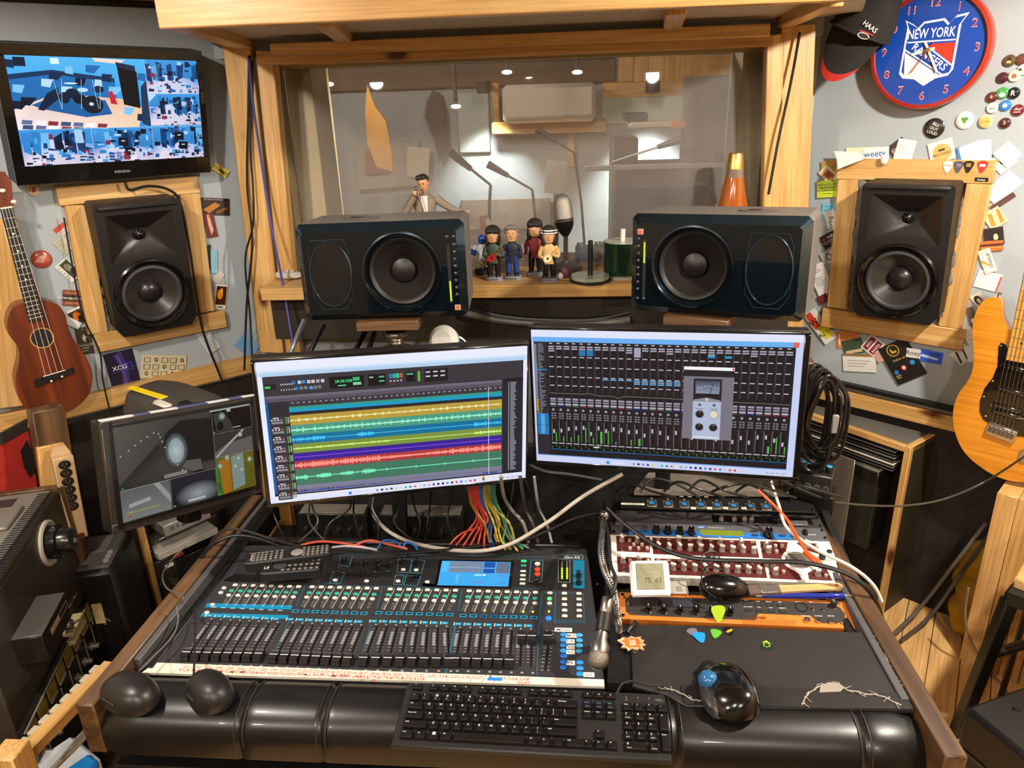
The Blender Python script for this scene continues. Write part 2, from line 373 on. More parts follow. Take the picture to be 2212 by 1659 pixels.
# ledges under the two side walls
def ledge(name,W,pa,pb,wd,lbl,lo=-.5,hi=.0):
 (x0,zz0),(x1,zz1) = W.loc(*pa),W.loc(*pb);z = (zz0 + zz1) / 2;walltrim(name,W,x0 + lo,x1 + hi,z,wd,.03,lbl)
ledge('trim_15',WL,(300,842),(545,780),.062,'pine ledge at the foot of the wall behind the surveillance monitor',lo=-.75,hi=.12)
ledge('trim_16',WR,(1812,838),(2065,926),.05,'pine ledge at the foot of the wall under the cards',lo=-.12,hi=.6)
ledge('trim_17',WR,(1812,812),(2065,893),.012,'thin black strip on top of the pine ledge under the cards',lo=-.12,hi=.6)
D.objects['trim_17'].data.materials[0] = BLK()
# dark sheets standing in for the shade under the wall ledges
for nm,W,x0,x1,zt,lb in (('wall_left_lower',WL,-.95,aL + .03,WL.loc(300,868)[1],'dark sheet for the shaded recess under the ledge behind the surveillance monitor'),('wall_right_lower',WR,aR - .03,1.1,WR.loc(1900,890)[1],'dark sheet for the shaded recess under the ledge below the cards')):
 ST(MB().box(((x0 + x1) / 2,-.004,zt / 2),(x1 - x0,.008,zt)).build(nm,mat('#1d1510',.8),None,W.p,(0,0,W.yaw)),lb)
# sill shelf
ST(board('trim_18',(-1.01,2.46,SILLZ - .021),(.70,2.46,SILLZ - .021),.36,.042,pine(0),up=(0,1,0)),'pine window sill shelf carrying the figurines')
ST(MB().box((-.16,2.36,SILLZ - .12),(1.7,.02,.15)).build('trim_19',mat('#2a2118',.7)),'dark strip standing for the shaded recess under the window sill')  # dark strip puts the shade under the sill into colour
# window: frame, jambs, two panes
def win():
 o = ST(ob('window_1',None),'large double glazed control room window in a pine frame')
 l = ony(624,300,YW + .06);r = ony(1652,300,YW + .06);zt = ony(1100,128,YW + .06).z;x0,x1 = l.x,r.x;zc = (zt + SILLZ) / 2;fm = pine(2)
 for nm,x in (('jamb',x0 - .012),('jamb',x1 + .012)): MB().box((0,0,0),(.03,.07,zt - SILLZ + .02),.002).build(nm,mat('#8a7752',.5),o,(x,YW + .05,zc))
 MB().box((0,0,0),(x1 - x0 + .05,.07,.03),.002).build('head',mat('#a08a5c',.5),o,((x0 + x1) / 2,YW + .05,zt + .01))
 for nm,x in (('deep_jamb',x0 + .0),('deep_jamb',x1 - .0)): MB().box((0,0,0),(.09,.2,zt - SILLZ + .12),.002).build(nm,mat('#e6d3a4',.5),o,(x + (.035 if x < 0 else -.03),YW + .22,zc))
 MB().box((0,0,0),(x1 - x0,.25,.03),.002).build('deep_sill',pine(0),o,((x0 + x1) / 2,YW + .2,SILLZ - .02))
 g = D.materials.new('hazy_dusty_window_glass');g.use_nodes = True;nt = g.node_tree;N = nt.nodes;N.remove(N['Principled BSDF'])
 tr = N.new('ShaderNodeBsdfTransparent');gl = N.new('ShaderNodeBsdfGlossy');gl.inputs['Roughness'].default_value = .02;df = N.new('ShaderNodeBsdfDiffuse');df.inputs['Color'].default_value = (*hx('#bdb6b0'),1)  # diffuse share: dust plus the milky reflected haze put in as colour
 lw = N.new('ShaderNodeFresnel');lw.inputs[0].default_value = 1.7;m1 = N.new('ShaderNodeMixShader');m2 = N.new('ShaderNodeMixShader')
 tc = N.new('ShaderNodeTexCoord');no = N.new('ShaderNodeTexNoise');no.inputs['Scale'].default_value = 2.5;no.inputs['Detail'].default_value = 6;mr = N.new('ShaderNodeMapRange');mr.inputs[3].default_value = .06;mr.inputs[4].default_value = .20
 nt.links.new(tc.outputs['Object'],no.inputs['Vector']);nt.links.new(no.outputs['Fac'],mr.inputs[0]);nt.links.new(mr.outputs[0],m2.inputs[0])
 nt.links.new(lw.outputs[0],m1.inputs[0]);nt.links.new(tr.outputs[0],m1.inputs[1]);nt.links.new(gl.outputs[0],m1.inputs[2]);nt.links.new(m1.outputs[0],m2.inputs[1]);nt.links.new(df.outputs[0],m2.inputs[2])
 nt.links.new(m2.outputs[0],N['Material Output'].inputs[0])
 for y,t in ((YW + .075,-3.0),(YW + .30,2.)):
  MB().box((0,0,0),(x1 - x0 + .02,.006,zt - SILLZ + .03)).build('pane',g,o,((x0 + x1) / 2,y,zc),(t,0,0))
 return x0,x1,zt
WX0,WX1,WZT = win()
# ceiling lamps: recessed cans with real lights
for i,(x,y,p,cone) in enumerate(LAMPS):
 o = T('recessed_light','recessed ceiling lamp, number %s along the ceiling behind the beam' % ('one','two','three','four','five')[i],'lamp',(x,y,CEIL),group='recessed ceiling lamps')
 MB().lathe([(.075,0),(.075,-.006),(.058,-.008),(.055,0)],24).build('trim_ring',WHT(),o)
 MB().lathe([(.0,-.004),(.052,-.004)],24,cap=False).build('bulb_face',mat('#ffe2b0',.5,var=0,emit=30),o)
 li = D.lights.new('lamp_light','SPOT');li.energy = p * 4;li.color = LAMPCOL;li.spot_size = R_(cone);li.spot_blend = .2;li.shadow_soft_size = .045
 ob('lamp_light',li,o,(0,0,-.03))
# ================================================================== desk
DZ = .72
desk = T('studio_desk','dark wood studio desk with padded black armrest and side rails','desk')
def zx(u,v,z=DZ): q = onz(u,v,z);return (q.x,q.y)
RZ = .748
rl0 = onz(180,1523,RZ);rl1 = onz(556,1068,RZ);rr0 = onz(2068,1634,RZ);rr1 = onz(1748,1090,RZ)
def rail(a,b,side):
 a = Vector(a);b = Vector(b);o = board('side_rail',(a.x,a.y,RZ - .055),(b.x,b.y,RZ - .055),.11,.034,walnut(0),parent=desk,b=.003)
 k = .026 * side
 board('inner_strip',(a.x + k,a.y + .12,RZ - .02),(b.x + k,b.y,RZ - .02),.03,.014,mat('#4b4a4c',.5),parent=desk,b=.002)
 board('inner_panel',(a.x + k * 1.75,a.y + .12,RZ - .05),(b.x + k * 1.75,b.y,RZ - .05),.05,.016,BLK(),parent=desk,b=.002)
rail(rl0,rl1,1);rail(rr0,rr1,-1)
xl,xr = rl0.x + .02,rr0.x - .02
MB().box(((xl + xr) / 2,1.33,.60),(xr - xl - .01,.80,.03),.002).build('worktop',BLK(),desk)
MB().box(((xl + xr) / 2,1.0,.615),(xr - xl,.03,.055),.004).build('front_beam',mat('#0f0a07',.5),desk);q = ony(600,1130,1.735);MB().box((q.x,1.74,.44),(.09,.03,.5),.003).build('rear_post',wood('ochre_ply','#6a4416','#7c5420','#8a6028',2,knots=False),desk)
MB().box(((xl + xr) / 2,1.765,.49),(xr - xl,.02,.72),.002).build('back_panel',mat('#0e0b09',.7),desk)  # raised as an added dark backdrop that hides the lit wall behind
for x in (xl + .02,xr - .02):
 for y in (1.0,1.62): MB().box((x,y,.295),(.06,.06,.59),.004).build('leg',mat('#1a120b',.6),desk)
# padded armrest
def arm():
 pr = [(1.040,.66),(1.040,.708),(1.030,.722),(1.01,.731),(.985,.734),(.958,.730),(.938,.720),(.926,.704),(.921,.68),(.922,.65),(.94,.643),(1.03,.643)]
 k = 40;vs = [];fs = [];n = len(pr)
 seams = [zx(528,1520,.733)[0],zx(697,1540,.733)[0],zx(1463,1570,.733)[0],zx(1868,1580,.733)[0]]
 xs = sorted([xl + (xr - xl) * i / k for i in range(k + 1)] + [s_ + d for s_ in seams for d in (-.006,0,.006)])
 for x in xs:
  dip = max([math.exp(-((x - s_) / .004) ** 2) for s_ in seams]) * .003
  end = max(0,.02 - min(x - xl,xr - x)) * .5
  for y,z in pr: vs.append((x,y + (dip + end if y < .96 else -dip),z - (dip + end if z > .69 else 0)))
 for i in range(len(xs) - 1):
  for j in range(n): fs.append((i * n + j,i * n + (j + 1) % n,(i + 1) * n + (j + 1) % n,(i + 1) * n + j))
 fs += [tuple(range(n)),tuple((len(xs) - 1) * n + j for j in range(n))]
 o = MB().add(vs,fs).build('armrest_pad',mat('#0c0b0b',.36,var=.25,scale=9,bump=.12,coat=.1),desk)
 for s_ in seams:
  for d in (-.008,.008):
   MB().tube([(s_ + d,y,z + .0006) for y,z in pr[2:9]],.0011,6,k=3).build('seam',mat('#2a2524',.5),o)
arm()
# frame of the sloping rack bay on the desk's far side
RSM = Matrix.Translation((.088,1.222,.717)) @ Matrix.Rotation(R_(-1.7),4,'Z') @ Matrix.Rotation(R_(9.1),4,'X')
RSI = RSM.inverted();RSN = (RSM.to_3x3() @ Vector((0,0,1)))
def rs(u,v,h=0): q = RSI @ onp(u,v,RSM @ Vector((0,0,h)),RSN);return (q.x,q.y)
def rsT(name,label,cat,x,y,z=0,rz=0,group=None):
 o = T(name,label,cat,group=group);M_ = RSM @ Matrix.Translation((x,y,z)) @ Matrix.Rotation(R_(rz),4,'Z');o.location = M_.to_translation();o.rotation_euler = M_.to_euler();return o
bay = MB();bay.box((.242,.20,-.055),(.53,.46,.03),.002);bay.box((-.012,.19,-.03),(.018,.40,.05),.002);bay.box((.500,.19,-.04),(.02,.40,.05),.002)
b_ = bay.build('rack_bay',BLK(),desk);b_.matrix_basis = RSM
# torn leather mat in front of the rack units
def deskmat():
 P = [zx(*p,.737) for p in [(1360,1348),(1560,1352),(1876,1366),(1897,1382),(1908,1404),(1916,1432),(1934,1462),(1952,1492),(1978,1534),(1700,1529),(1482,1524),(1440,1500),(1366,1480)]]
 o = tag(ob('desk_mat',None),'torn dark brown leather desk mat under the trackball','mat')
 MB().prism(P[::-1],.7305,.737,b=.002).build('leather_sheet',mat('#1e1917',.6,var=.18,scale=14,bump=.1),o)
 f_ = [zx(*p,.737) for p in [(1480,1522),(1600,1525),(1800,1531),(1975,1533),(1966,1500),(1830,1494),(1650,1486),(1470,1482)]]
 MB().prism(f_[::-1],.737,.7392,b=.001).build('front_flap',mat('#191513',.5,var=.15,scale=14),o)
 fz = mat('#a39a90',.9)
 def fray(px,r,z=.7395):
  m = MB();pts = [Vector((*zx(*p,z),z)) for p in px]
  m.tube([p + Vector((random.uniform(-.002,.002),random.uniform(-.002,.002),random.uniform(0,.002))) for p in catmull(pts,4)],lambda t: r * (.6 + .5 * abs(math.sin(t * 37))),6,k=2)
  for p in catmull(pts,3)[::2]: m.tube([p,p + Vector((random.uniform(-.007,.007),random.uniform(-.006,.006),.002)),p + Vector((random.uniform(-.012,.012),random.uniform(-.01,.01),.001))],.0006,5,k=3)
  m.build('frayed_edge',fz,o)
 fray([(1890,1376),(1910,1400),(1914,1425),(1932,1455),(1950,1480),(1962,1492)],.0011)
 fray([(1732,1524),(1745,1503),(1772,1484),(1800,1480),(1826,1489),(1850,1496),(1880,1500),(1905,1506),(1946,1525)],.0013)
 MB().prism([zx(*p,.739) for p in [(1770,1497),(1772,1482),(1790,1475),(1812,1477),(1824,1486),(1815,1495)]],.7392,.7405).build('torn_patch',mat('#8f867d',.95,bump=.5,scale=200),o)
 fray([(1436,1487),(1460,1494),(1488,1507),(1512,1515)],.0011)
deskmat()
MB().prism([zx(*p,.73) for p in [(1312,1345),(1362,1352),(1366,1478),(1312,1474)]][::-1],.69,.731,b=.002).build('filler_block',BLK(),desk)
# ================================================================== mixing console
def console():
 C0 = zx(318,1440);C1 = zx(1308,1476);C2 = zx(1268,1186);C3 = zx(516,1186);z0 = DZ
 o = T('mixing_console','large black digital mixing console with rows of faders and a lit touch screen','mixer',(0,0,0))
 ch = zx(540,1177);
 MB().prism([C0,C1,C2,(C2[0] - .02,C2[1] + .012),(ch[0],ch[1]),C3],DZ - .09,DZ,b=.003).build('body',mat('#302f32',.42,var=.08,scale=60,bump=.03),o)
 MB().box(((C3[0] + C2[0]) / 2,C2[1] + .012,DZ - .03),(C2[0] - C3[0] - .03,.02,.075),.003).build('rear_panel',BLK(),o)
 for u,v in ((480,1238),(1300,1200),(1290,1262),(420,1335),(1312,1390)):
  MB().lathe([(.0035,0),(.0035,.001),(0,.0016)],8,(*zx(u,v),DZ)).build('screw',STEEL(),o)
 cv = Cv();P = zx
 def ln(px,w_,c,l=2): cv.line([P(*p) for p in px],w_,c,l)
 def quad(px,c,l=1): cv.poly([P(*p) for p in px],c,l)
 # darker recess under the right half, outlines
 quad([(712,1205),(1258,1212),(1262,1276),(690,1262)],'#201f21');
 for px in ([(684,1195),(1190,1204)],[(686,1258),(730,1262)],[(490,1258),(521,1205)],[(660,1262),(640,1310)],[(826,1267),(814,1316)],[(998,1274),(990,1320)],[(1170,1280),(1166,1345)],[(625,1340),(585,1425)],[(802,1348),(775,1436)],[(983,1350),(962,1455)],[(1164,1345),(1160,1460)],[(985,1350),(964,1455)],[(1172,1280),(1200,1280),(1198,1345),(1266,1345)],[(735,1201),(728,1265),(952,1270)],[(1204,1280),(1260,1282),(1262,1342),(1200,1340)]):
  ln(px,.0012,'#1b6f8f')
 ln([(940,1268),(1170,1272)],.001,'#1b6f8f');ln([(1195,1202),(1212,1199),(1259,1200),(1259,1208),(1192,1205)],.0009,'#8fb9c4')
 cv.text('Qu-32',*P(1236,1206),.0105,'#d7e0e2',sx=1.3,l=3)
 G = [((508.3,1265),(645.2,1268.6)),((674.4,1269),(813,1272.4)),((843,1274),(984,1276.6)),((1013.7,1277.7),(1156.8,1281))]
 GG = [((500.3,1277),(637.9,1280.8)),((668,1281.5),(808,1285)),((838.6,1285.8),(981.3,1289)),((1011,1290),(1156,1293.5))]
 GW = [((494,1286.5),(633.6,1290.5)),((662.6,1290.8),(804.4,1294.5)),((835.2,1296),(978.7,1299)),((1009.6,1300),(1155.3,1303.7))]
 KN = [((405,1419),(560,1422)),((593,1424),(752,1431)),((786,1431),(970,1433)),((984,1432.6),(1147,1437))]
 ST_ = [((460,1341),(603,1348)),((635,1349),(783,1354)),((815,1353),(968,1357)),((997,1359),(1150,1363))]
 def lerp(a,b,t): return (a[0] + (b[0] - a[0]) * t,a[1] + (b[1] - a[1]) * t)
 bw = MB().box((0,0,.0018),(.0115,.0085,.0036),.0018).mesh('mute_button',mat('#d6d2c4',.4))
 bg = MB().lathe([(.0052,0),(.0052,.002),(.0042,.003),(0,.0032)],14,sq=(1.15,.8)).mesh('select_button',mat('#2f9e88',.35))
 bwr = MB().lathe([(.005,0),(.005,.002),(.004,.003),(0,.0032)],14,sq=(1.1,.85)).mesh('pafl_button',mat('#cfc9c0',.4))
 capm = MB()
 capm.prism([(-.0135,0),(-.0135,.007),(-.009,.0145),(-.003,.012),(.003,.012),(.009,.0145),(.0135,.007),(.0135,0)],-.0078,.0078,axis='X')
 fk = capm.mesh('fader_knob',mat('#19181a',.35))
 lt = MB().box((0,0,.0122),(.0158,.0014,.0006)).mesh('fader_line',mat('#e8e6e0',.5))
 slot = {}
 for g in range(4):
  for c in range(8):
   t = c / 7;n_ = g * 8 + c + 1
   ob('mute_button',bw,o,(*P(*lerp(*G[g],t)),DZ));ob('select_button',bg,o,(*P(*lerp(*GG[g],t)),DZ));ob('pafl_button',bwr,o,(*P(*lerp(*GW[g],t)),DZ))
   a = lerp(*G[g],t);b = lerp(*GW[g],t)
   if c < 7: q = (a[0] + 10,a[1] - 2);r_ = (b[0] - 6,b[1] + 22);ln([q,r_],.0011,'#c9c6bf')
   for k in range(4):
    for j in range(2): m_ = (b[0] - 8 + j * 4 - k * 1.2,b[1] + 8 + k * 3.6);x,y = P(*m_);cv.rect(x,y,x + .0018,y + .0012,'#c9c9c9',2)
   if g == 3 and c in (2,6,7): x,y = P(b[0] - 4,b[1] + 18);MB().lathe([(.0025,0),(.0018,.0015),(0,.002)],8,(x,y,DZ)).build('led',mat('#d8e02a',.4,var=0,emit=2.),o)
   # fader track
   s0 = P(*lerp(*ST_[g],t));k_ = P(*lerp(*KN[g],t));kx,ky = k_;
   dirx = (k_[0] - s0[0]);L_ = .1;p0 = Vector((s0[0],s0[1]));p1 = Vector((k_[0],k_[1]));ext = p1 + (p1 - p0) * .05
   cv.line([p0,ext],.0035,'#040404',4)
   for j in range(11):
    q = p0 + (p1 - p0) * (.08 + .085 * j);cv.line([(q.x - .0085,q.y),(q.x - .0035,q.y)],.0007,'#bdbbb8',2);cv.line([(q.x + .0035,q.y),(q.x + .0065,q.y)],.0007,'#8d8b89',2)
   if True: q0 = p0 + (p1 - p0) * .14;q1 = p0 + (p1 - p0) * .52;cv.poly([(q0.x - .0105,q0.y),(q0.x - .0045,q0.y),(q1.x - .0045,q1.y),(q1.x - .0105,q1.y)],'#77757a',1)
   up = g == 3 and c >= 6
   kp = P(*((1127,1383) if c == 6 else (1149,1384))) if up else k_
   kk = ob('fader_knob',fk,o,(*kp,DZ));ob('fader_line',lt,kk)
   # scribble blocks
   a = lerp(*ST_[g],t);x,y = P(a[0] - 8,a[1] - 11)
   cv.rect(x - .0055,y - .0042,x + .0075,y + .0042,'#0b7fae',2);cv.rect(x - .0032,y - .0008,x + .0048,y + .0012,'#8fd0e6',3);cv.rect(x - .0085,y - .0045,x - .0065,y + .0045,'#f2d9a4',3)
   x2,y2 = P(a[0] + 3,a[1] - 29)
   if g == 0: cv.rect(x2 - .006,y2 - .001,x2 + .004,y2 + .001,'#9fdcee',3)
   else: cv.rect(x2 - .0065,y2 - .0045,x2 + .0075,y2 + .0045,'#2a9cc4' if not (g == 3 and c in (2,3)) else '#0d5d80',2);cv.rect(x2 - .005,y2 - .003,x2 + .006,y2 + .003,'#0a4f70',3);cv.rect(x2 - .0035,y2 - .001,x2 + .0045,y2 + .0012,'#7cc8de',3)
   x3,y3 = P(a[0] - 3,a[1] - 4);cv.ell(x3,y3,.0022,.0016,'#aaa8a6',n=10,l=2)
   kx2,ky2 = P(lerp(*KN[g],t)[0] + 4,lerp(*KN[g],t)[1] + 17);cv.ell(kx2,ky2,.0026,.002,'#c6c4c0',n=12,l=2);cv.ell(kx2,ky2,.0015,.0011,'#333',n=10,l=3)
 quad([(447,1303),(632,1308),(629,1317),(443,1312)],'#0b7fae');quad([(437,1324),(624,1329),(621,1337),(433,1332)],'#0b7fae')
 for u,v in ((484,1271),(477,1281),(459,1307)): ob('soft_button',bwr,o,(*P(u,v),DZ))
 ob('soft_button',bwr,o,(*P(447,1324),DZ))
 # master strip
 s0,s1 = P(1188,1363),P(1178,1448);cv.line([s0,s1],.0035,'#040404',4);kk = ob('fader_knob',fk,o,(*P(1183,1383),DZ));ob('fader_line',lt,kk)
 for j in range(12):
  t = j / 11;q = (s0[0] + (s1[0] - s0[0]) * t,s0[1] + (s1[1] - s0[1]) * t);cv.line([(q[0] - .009,q[1]),(q[0] - .0035,q[1])],.0008,'#cfcdca',2);cv.line([(q[0] + .0035,q[1]),(q[0] + .008,q[1])],.0008,'#cfcdca',2)
 ob('mute_button',bw,o,(*P(1188,1282),DZ));ob('select_button',MB().lathe([(.0052,0),(.0052,.002),(.0042,.003),(0,.0032)],14).mesh('select_button',mat('#46d07c',.35,emit=.5,var=0)),o,(*P(1187,1294),DZ));ob('pafl_button',bwr,o,(*P(1187,1304),DZ))
 MB().lathe([(.006,0),(.006,.002),(.004,.0035),(0,.004)],16,(*P(1185,1336),DZ)).build('blue_lit_button',mat('#1450ff',.3,var=0,emit=3.),o)
 MB().lathe([(.0025,0),(.0018,.0015),(0,.002)],8,(*P(1186,1321),DZ)).build('led',mat('#d8e02a',.4,var=0,emit=2.),o)
 for r_ in range(5):
  for c in range(2): ob('soft_key',bw,o,(*P(1219 + c * 31.5 + r_ * .2,1283 + r_ * 12.2 + c * .5),DZ))
 b1 = MB().lathe([(.0062,0),(.0062,.002),(.005,.003),(0,.0033)],14,sq=(1.1,.8));mb_ = [b1.mesh('mix_button',mat(c,.35,var=0)) for c in ('#1c86d8','#3aa0d4','#1663c8')]
 for i,v in enumerate((1372,1383,1394.5,1406.5,1418,1430.5,1442.5)): ob('mix_button',mb_[0 if i < 4 else 2],o,(*P(1217.5,v),DZ))
 for i,v in enumerate((1373,1384,1395.5,1407.5)): ob('mix_button',mb_[1],o,(*P(1251.5,v),DZ))
 for i,v in enumerate((1432,1444.5,1457)): ob('mix_button',mb_[0],o,(*P(1252.5,v),DZ))
 for t_,u,v,w_ in (('ME500',1217,1361,.034),('MIX',1234.5,1373.5,.021),('DR',1232,1386,.016),('VO',1232.5,1398,.016),('BS',1232.5,1409,.016),('PA',1232.5,1432.5,.016),('GT',1272,1458,.02)):
  x,y = P(u,v);cv.rect(x - w_ / 2,y - .0058,x + w_ / 2,y + .0058,'#e9e6df',5);cv.text(t_,x,y - .0034,.0098,'#55504a',l=6)
 # processing knobs
 kn = MB().lathe([(.0062,0),(.0062,.006),(.005,.0065),(.005,.014),(.004,.015),(0,.015)],14).mesh('encoder',mat('#151414',.35))
 for u,v in ((731,1243),(756,1243),(783,1244),(811,1245),(838,1243),(765,1222),(790,1222),(816,1220),(843,1224),(818,1230),(872,1217),(903,1218),(887,1254),(744,1216)): ob('encoder',kn,o,(*P(u,v),DZ))
 for u,v in ((724,1254),(792,1256),(871,1231),(899,1232),(860,1256),(923,1258)): ob('soft_button',bwr,o,(*P(u,v),DZ))
 for px in ([(860,1208),(889,1209),(884,1237),(858,1236)],[(892,1209),(918,1211),(910,1239),(886,1238)],[(855,1242),(873,1243),(868,1264),(850,1263)],[(878,1243),(909,1245),(902,1265),(872,1264)],[(742,1200),(762,1201),(754,1224),(738,1222)],[(718,1236),(744,1237),(735,1261),(712,1260)],[(1338,1199),(1338,1199)]):
  if len(px) == 4: ln(px + [px[0]],.0009,'#3f9bb8')
 quad([(884,1240),(909,1242),(907,1249),(881,1247)],'#0e6f92');quad([(914,1260),(940,1262),(938,1268),(912,1266)],'#0b7fae')
 # touch screen buttons
 for v,c in ((1213,'#23c46a'),(1223,'#2a8f72'),(1235,'#cfcac0'),(1244,'#cfcac0'),(1253,'#cfcac0'),(1262,'#cfcac0')):
  MB().box((0,0,.0015),(.0125,.006,.003),.001).build('screen_key',mat(c,.4,var=0,emit=1.2 if v == 1213 else 0),o,(*P(1131.5 - (v - 1213) * .06,v),DZ))
 for v,c in ((1219,'#cfcac0'),(1231,'#e8452f'),(1241,'#e8452f')): MB().lathe([(.0065,0),(.0065,.0025),(0,.003)],8,(*P(1161,v),DZ)).build('utility_key',mat(c,.4,var=0),o)
 ob('encoder',kn,o,(*P(1158,1262),DZ));ln([(1147,1210),(1173,1211),(1170,1258),(1143,1256),(1147,1210)],.0009,'#3f9bb8')
 # meters
 quad([(1206,1209),(1231,1210),(1231,1258),(1206,1257)],'#050505',2);ln([(1206,1209),(1231,1210),(1231,1258),(1206,1257),(1206,1209)],.0009,'#9aa',3)
 for u in (1214,1225):
  for k in range(11):
   x,y = P(u,1250 - k * 3.6);
   if k < 7: MB().box((0,0,0),(.004,.0026,.001)).build('meter_segment',mat('#b9e01c',.4,var=0,emit=1.6),o,(x,y,DZ + .0008))
   else: cv.rect(x - .002,y - .0013,x + .002,y + .0013,'#8a8a80',4)
 quad([(1238,1210),(1262,1211),(1263,1272),(1238,1270)],'#0d6e92',2);quad([(1205,1262),(1232,1263),(1232,1273),(1205,1272)],'#1a191b',2);ob('soft_button',bwr,o,(*P(1219,1266),DZ))
 ob('encoder',kn,o,(*P(1250,1246),DZ));ob('encoder',kn,o,(*P(1250,1262),DZ))
 cv.build('silkscreen',colmat('panel_print',.45),o,(0,0,DZ),mode='T')
 # tilted colour display
 a,b,c,d = [P(*p) for p in ((945,1266),(1098,1269),(1104,1216),(955,1213))]
 s_ = Cv();wd,hh = .150,.064
 def m2(u,v): return (a[0] + (b[0] - a[0]) * u + (d[0] - a[0]) * v + (c[0] - b[0] - d[0] + a[0]) * u * v,a[1] + (b[1] - a[1]) * u + (d[1] - a[1]) * v + (c[1] - b[1] - d[1] + a[1]) * u * v)
 def q(u0,v0,u1,v1,col,l=0): s_.poly([m2(u0,v0),m2(u1,v0),m2(u1,v1),m2(u0,v1)],col,l)
 q(0,0,1,1,'#3ba5e6');q(.13,.52,.6,.98,'#6f7f96',1);q(.62,.52,.78,.98,'#0f4fa0',1);q(.8,.52,.99,.98,'#5d6d84',1);q(.62,.7,.78,.74,'#6aa6e0',2)
 for i in range(7): q(.13,.56 + i * .06,.6,.563 + i * .06,'#8e9db4',2);q(.16 + i * .065,.52,.163 + i * .065,.98,'#8594ab',2)
 s_.line([m2(.14,.73),m2(.3,.73),m2(.4,.75),m2(.59,.72)],.0008,'#d9e4ef',3);q(.50,.40,.62,.47,'#9fd4f4',1);q(.5,.1,.62,.2,'#5d8fc8',1);q(.84,.38,.95,.46,'#5b8fc0',1);q(.84,.08,.97,.17,'#3b96d4',1);q(.24,.1,.28,.46,'#62b4e4',1);q(.01,.55,.11,.97,'#4fb6ee',1);q(.63,.41,.66,.47,'#fff',2)
 fr = MB().prism([m2(-.04,-.05),m2(1.04,-.05),m2(1.035,1.06),m2(-.03,1.06)],DZ,DZ + .002).build('touch_screen',BLKG(),o)
 s_.build('lit_image',colmat('console_display',emit=1.15),fr,(0,0,DZ + .0021),mode='T')
 # device tray with bevelled lip at the far end
 t_ = MB().prism([P(484,1256),P(664,1260),P(640,1248),P(508,1242)],DZ,DZ + .004,b=.001).build('tray_lip',mat('#0d0c0c',.3),o)
 MB().prism([P(524,1180),P(716,1185),P(698,1256),P(505,1240)][::-1],DZ,DZ + .0012).build('tray',mat('#2c2b2e',.45),o)
console()
# white marking tape along the console front
def tape():
 o = T('marking_tape','white paper strip with red handwriting along the front of the console','tape')
 A,B,Cc,Dd = [onz(*p,DZ + .002) for p in ((306,1452),(1306,1482),(1308,1467),(322,1430))]
 x0,x1 = A.x,B.x;y0 = (A.y + B.y) / 2 - .004;y1 = y0 + .038
 def q(u,v): return (x0 + (x1 - x0) * u + .012 * v * (1 - u),(A.y + (B.y - A.y) * u) * (1 - v) + v * (Dd.y + (Cc.y - Dd.y) * u))
 MB().prism([q(0,0),q(1,0),q(1,1),q(0,1)],DZ - .004,DZ + .0012).build('paper',mat('#d9d0be',.7,var=.05),o)
 cv = Cv();tx = 'D1 KICK|D2 SNR|D3 SNB|D4 TOM|D5 TOM|D6 TOM2|D7 FLOOR|D8 HAT|D9 RIDE|D10 OH L|D11 OH R|D12 RM L|D13 BAT|D14 ROOM|D15 BASS DI|D16 BASS CAB|B17 GTR L 1|B18 GTR L 2|B19 GTR 1|B20 GTR 2|L21 VOX 1|L22 VOX|L23|L24|L25|L26|L27|A|L29|USB|USB PLAY'.split('|')
 for i,t in enumerate(tx):
  u = (372 - 306 + i * 25.1) / 1000;x,y = q(u,.92);p = t.split(' ');red = '#b03a2c' if t != 'A' else '#222'
  for j,wd in enumerate([p[0],' '.join(p[1:3]),' '.join(p[3:])]):
   if wd: cv.text(wd,x + .011,y - .009 - j * .0085,.0095 if t != 'A' else .014,red,rot=random.uniform(-6,5),sh=.15)
  a,b = q(u,.02),q(u + .004,.98);cv.line([a,b],.0008,red)
 a = q(.755,.3);cv.rect(a[0],a[1],a[0] + .026,a[1] + .008,'#1f7ed0',1)
 cv.build('handwriting',PRINT(),o,(0,0,DZ + .0012),mode='T')
tape()
